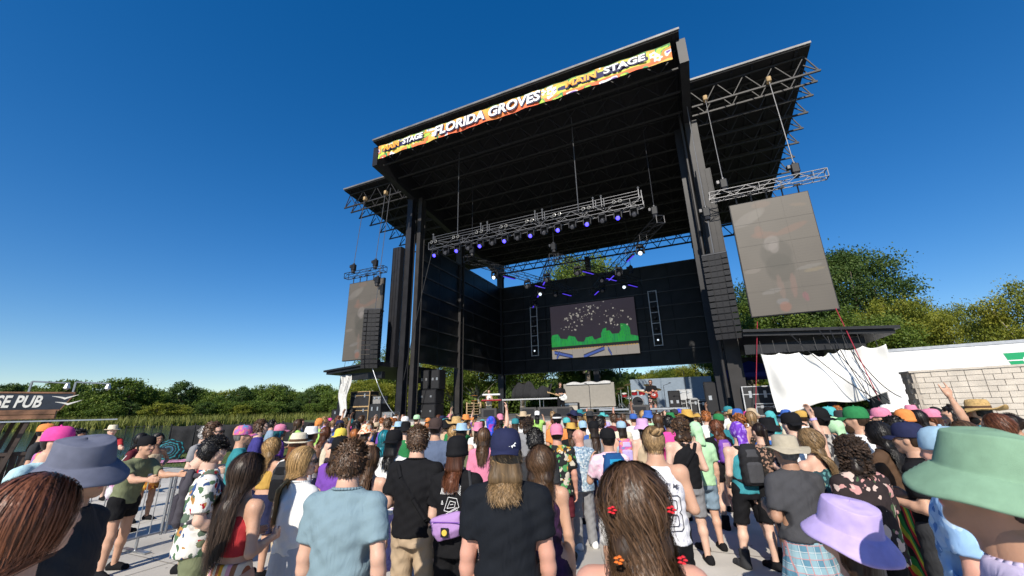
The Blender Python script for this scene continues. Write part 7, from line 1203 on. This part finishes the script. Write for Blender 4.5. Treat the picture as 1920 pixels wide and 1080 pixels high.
 (1783, 762, 8.0, 0, ('short', 0, 'black'), None, ('tank', 'green'), S_, 'dark-haired man in green vest raising a horned hand', dict(face=55, al='up', hh=('relax', 'horns'), skin=1)),
 (1862, 775, 6.8, 1, ('wavy', .3, 'auburn'), None, ('tank', 'black'), S_, 'woman with dark red wavy hair and black vest by the wall', dict(face=30, det=2)),
 (1800, 790, 5.2, 1, ('bob', .1, 'brown'), None, ('tee', 'white'), S_, 'woman in white tee behind the sage bucket hat', dict(face=30)),
 (1672, 782, 6.9, 0, ('short', 0, 'black'), None, ('tank', 'teal'), S_, 'man in teal vest next to the long black hair', dict(face=20, skin=3)),
 (1560, 782, 7.4, 0, ('short', 0, 'brown'), ('bandana', 'mint'), ('tee', 'grey'), S_, 'person in pale mint headcloth near the dark curls', {}),
]
for px, py, d, fem, hr, ht, tp_, bt, lb, kw in MID:
    bp_ = kw.pop('bp', None); pe = far(px, py, d, bool(fem), hr, ht, tp_, bt, lb, **kw)
    if bp_: backpack(pe, bp_[0], bp_[1], bp_[2], .14, .22)
# ------------------------------------------------------------------ the rest of the crowd: every one a person, no two described alike
rg = random.Random(21); used = set(); CN = [c for c in PAL if c not in ('brown', 'olive')]
HATS = ['cap', 'capback', 'bucket', 'fedora', 'straw', 'beanie']; HN = {'cap': 'cap', 'capback': 'backwards cap', 'bucket': 'bucket hat', 'fedora': 'brimmed hat', 'straw': 'wide straw hat', 'beanie': 'beanie', None: ''}
def free(x, y, dmin=.52): return all((x - a) ** 2 + (y - b_) ** 2 > dmin ** 2 for a, b_ in PEOPLE)
cnt = 0; tries = 0
while cnt < 125 and tries < 9000:
    tries += 1; u, v = rg.uniform(-15.5, 9.5), rg.uniform(5., 16.3); p = S2W(u, v); x, y = p[0], p[1]; dist = math.hypot(x, y); az = math.degrees(math.atan2(x, y))
    if dist < 7.6 or az > 46 or x > 11.6: continue
    if az < -34 or (az < -24 and dist < 10.5) or (az < -12 and dist < 8.2): continue
    if az < -27 and rg.random() > .35: continue
    if 1.9 < x < 4.4 and y < 9.5: continue
    if not free(x, y, .5 if dist > 10 else .6): continue
    fem = rg.random() < .48; hk = rg.choice(HATS) if rg.random() < .4 else None; hs2 = rg.choice(['long', 'wavy', 'bob', 'pony'] if fem else ['short', 'short', 'bob', 'curly']); hc = rg.choice(['black', 'dark brown', 'brown', 'brown', 'auburn', 'blond', 'dirty-blond', 'ginger'])
    if hk and hs2 == 'curly': hs2 = 'bob'
    tc_ = rg.choice(CN + ['black', 'charcoal', 'white', 'grey', 'navy', 'black', 'steel-blue', 'tan', 'cream', 'maroon', 'white'] * 2); tk = rg.choice(['tee', 'tee', 'tank', 'shirt'] if not fem else ['tank', 'tee', 'crop', 'tee']); hcol = rg.choice(CN + ['black', 'white', 'navy', 'tan', 'charcoal', 'cream', 'black', 'grey'] * 3); tn = {'tee': 'tee', 'tank': 'tank top', 'shirt': 'shirt', 'crop': 'crop top'}[tk]; who = 'woman' if fem else 'man'
    hd = {'long': 'long straight', 'wavy': 'long wavy', 'bob': 'chin-length', 'pony': 'ponytailed', 'short': 'short', 'curly': 'curly'}[hs2]
    lb = '%s with %s %s hair in %s %s' % (who, hd, hc, tc_, tn) + (' and %s %s' % (hcol, HN[hk]) if hk else '')
    if lb in used: continue
    used.add(lb); arm = rg.choice([('bend', 'bend'), ('hang', 'bend'), ('low', 'low'), ('hang', 'hang'), ('bend', 'low')] * 3 + [('up', 'bend'), ('low', 'phone')])
    person(pos=(x, y), h=rg.uniform(1.56, 1.72) if fem else rg.uniform(1.66, 1.84), face=rg.uniform(-18, 18), fem=fem, al=arm[0], ar=arm[1], skin=rg.choice([0, 1, 2, 2, 5, 3, 4]), hair=(hs2, .3 if hs2 in ('long', 'wavy') else .1, hc), hat=(hk, STRAWM if False else hcol) if hk else None, top=(tk, tc_), bot=(rg.choice(['shorts', 'shorts', 'pants', 'skirt'] if fem else ['shorts', 'shorts', 'pants']), rg.choice(['navy', 'black', 'charcoal', 'tan', 'steel-blue', 'grey'])), label=lb, res=.024, det=1, seed=cnt % 2); cnt += 1
print('crowd fill', cnt, 'people', PN)
# ------------------------------------------------------------------ performers
def performer(px, v, pyh, label, **k):
    p = st(px, pyh, v=v); q = S2W(p[0], v); k.setdefault('h', min(1.9, max(1.62, p[2] - DZ - k.pop('zoff', 0.)))); return person(pos=(q[0], q[1]), z0=k.pop('z', DZ), look=(0, 0), label=label, res=.02, det=1, group='performers on stage', **k)
g1 = performer(1050, 21.6, 718, 'guitarist in black with long dark hair playing at the stage front', hair=('wavy', .25, 'dark brown'), top=('tee', 'black'), bot=('shorts', 'black', .45), al=((.2, .25, -.9), (-.6, .7, .1)), ar=((.25, .1, -.9), (-.45, .8, .1)), skin=1, shared=False, face=10, **WJ)
g2 = performer(1219, 23.2, 713, 'bass player in black tee and sunglasses in front of the drum kit', hair=('short', 0, 'brown'), glasses=True, beard='brown', top=('tee', 'black'), bot=('shorts', DARKF, .5), al=((.2, .3, -.9), (-.5, .8, .2)), ar=((.25, .1, -.9), (-.45, .8, -.1)), b=1.15, skin=5, shared=False, **WJ)
g3 = performer(917, 22.9, 733, 'keyboard player in a white vest behind the keyboard rig', fem=True, hair=('pony', 0, 'brown'), top=('tank', 'white'), bot=('shorts', 'cream'), al='bend', ar='bend', skin=0, shared=False, face=-20)
def guitar(pe, m, label):
    e, K, sc = pe; o = local_thing('guitar', e, label, 'guitar'); o.location = e.location; s = K['s']; f = Fld((-.3, -.08, -.2), (.3, .08, .2), .012); f.ell((-.1, 0, 0), (.15, .025, .15), 0).ell((.07, 0, 0), (.11, .025, .12), .06).ell((.16, 0, .07), (.05, .022, .05), .02).ell((.14, 0, -.08), (.04, .022, .045), .02); g = f.mesh(); q = ob('guitar_body', jm_('guitar_body', join([(*g, 0)])), o, (-.08, .2, 1.0 * s)); slotmats(q, (m,)); q.rotation_euler = (0, R(-18), 0)
    w_ = MB(); w_.box(.12, .72, .02, .045, -.022, .022); w_.obj('neck', WOODP, q); w_ = MB(); w_.add([(.72, .02, -.03), (.88, .02, -.05), (.9, .02, .03), (.72, .02, .03), (.72, .04, -.03), (.88, .04, -.05), (.9, .04, .03), (.72, .04, .03)], [(0, 3, 2, 1), (4, 5, 6, 7), (0, 1, 5, 4), (1, 2, 6, 5), (2, 3, 7, 6), (3, 0, 4, 7)]); w_.obj('headstock', WOODP, q); w_ = MB(); w_.bev(-.1, .08, .03, .036, -.06, .05, .003); w_.obj('pickguard', WCASE, q); w_ = MB(); w_.path([(-.14, .14, 1.0 * s), (-.18, .02, 1.35 * s), (.0, -.13, 1.38 * s), (.17, -.05, 1.42 * s), (.14, .12, 1.2 * s), (.1, .2, 1.05 * s)], .018, 5); w_.obj('strap', BLK, o)
guitar(g1, mat('guitar_white', (.75, .74, .7), .25, noise=0), 'white electric guitar slung on the guitarist'); guitar(g2, mat('bass_red', (.3, .03, .02), .25, noise=0), 'dark red bass guitar slung on the bass player')
# a raised phone, a plastic cup
pe = [p for p in bpy.data.objects if p.get('label', '').startswith('man in straw hat holding up')][0]
KK = [GC[k] for k in GC if k[0] == 'K' and k[3:5] and 'phone' in k[1:6]][0]; o = empty('phone', pe.location, pe.rotation_euler[2]); o.scale = pe.scale; tag(o, 'smartphone held up by the man in straw hat', 'phone'); w3 = KK['wrr'] + nrm(KK['wrr'] - KK['elr']) * .1; m = MB(); m.bev(w3[0] - .08, w3[0] + .08, w3[1] - .005, w3[1] + .005, w3[2] - .01, w3[2] + .07, .003); q = m.obj('case', BLK, o); m = MB(); m.box(w3[0] - .075, w3[0] + .075, w3[1] - .0068, w3[1] - .0055, w3[2] - .005, w3[2] + .065); m.obj('screen', mat('phone_screen', (.03, .05, .08), .2, emit=((.05, .08, .15), .5)), q)
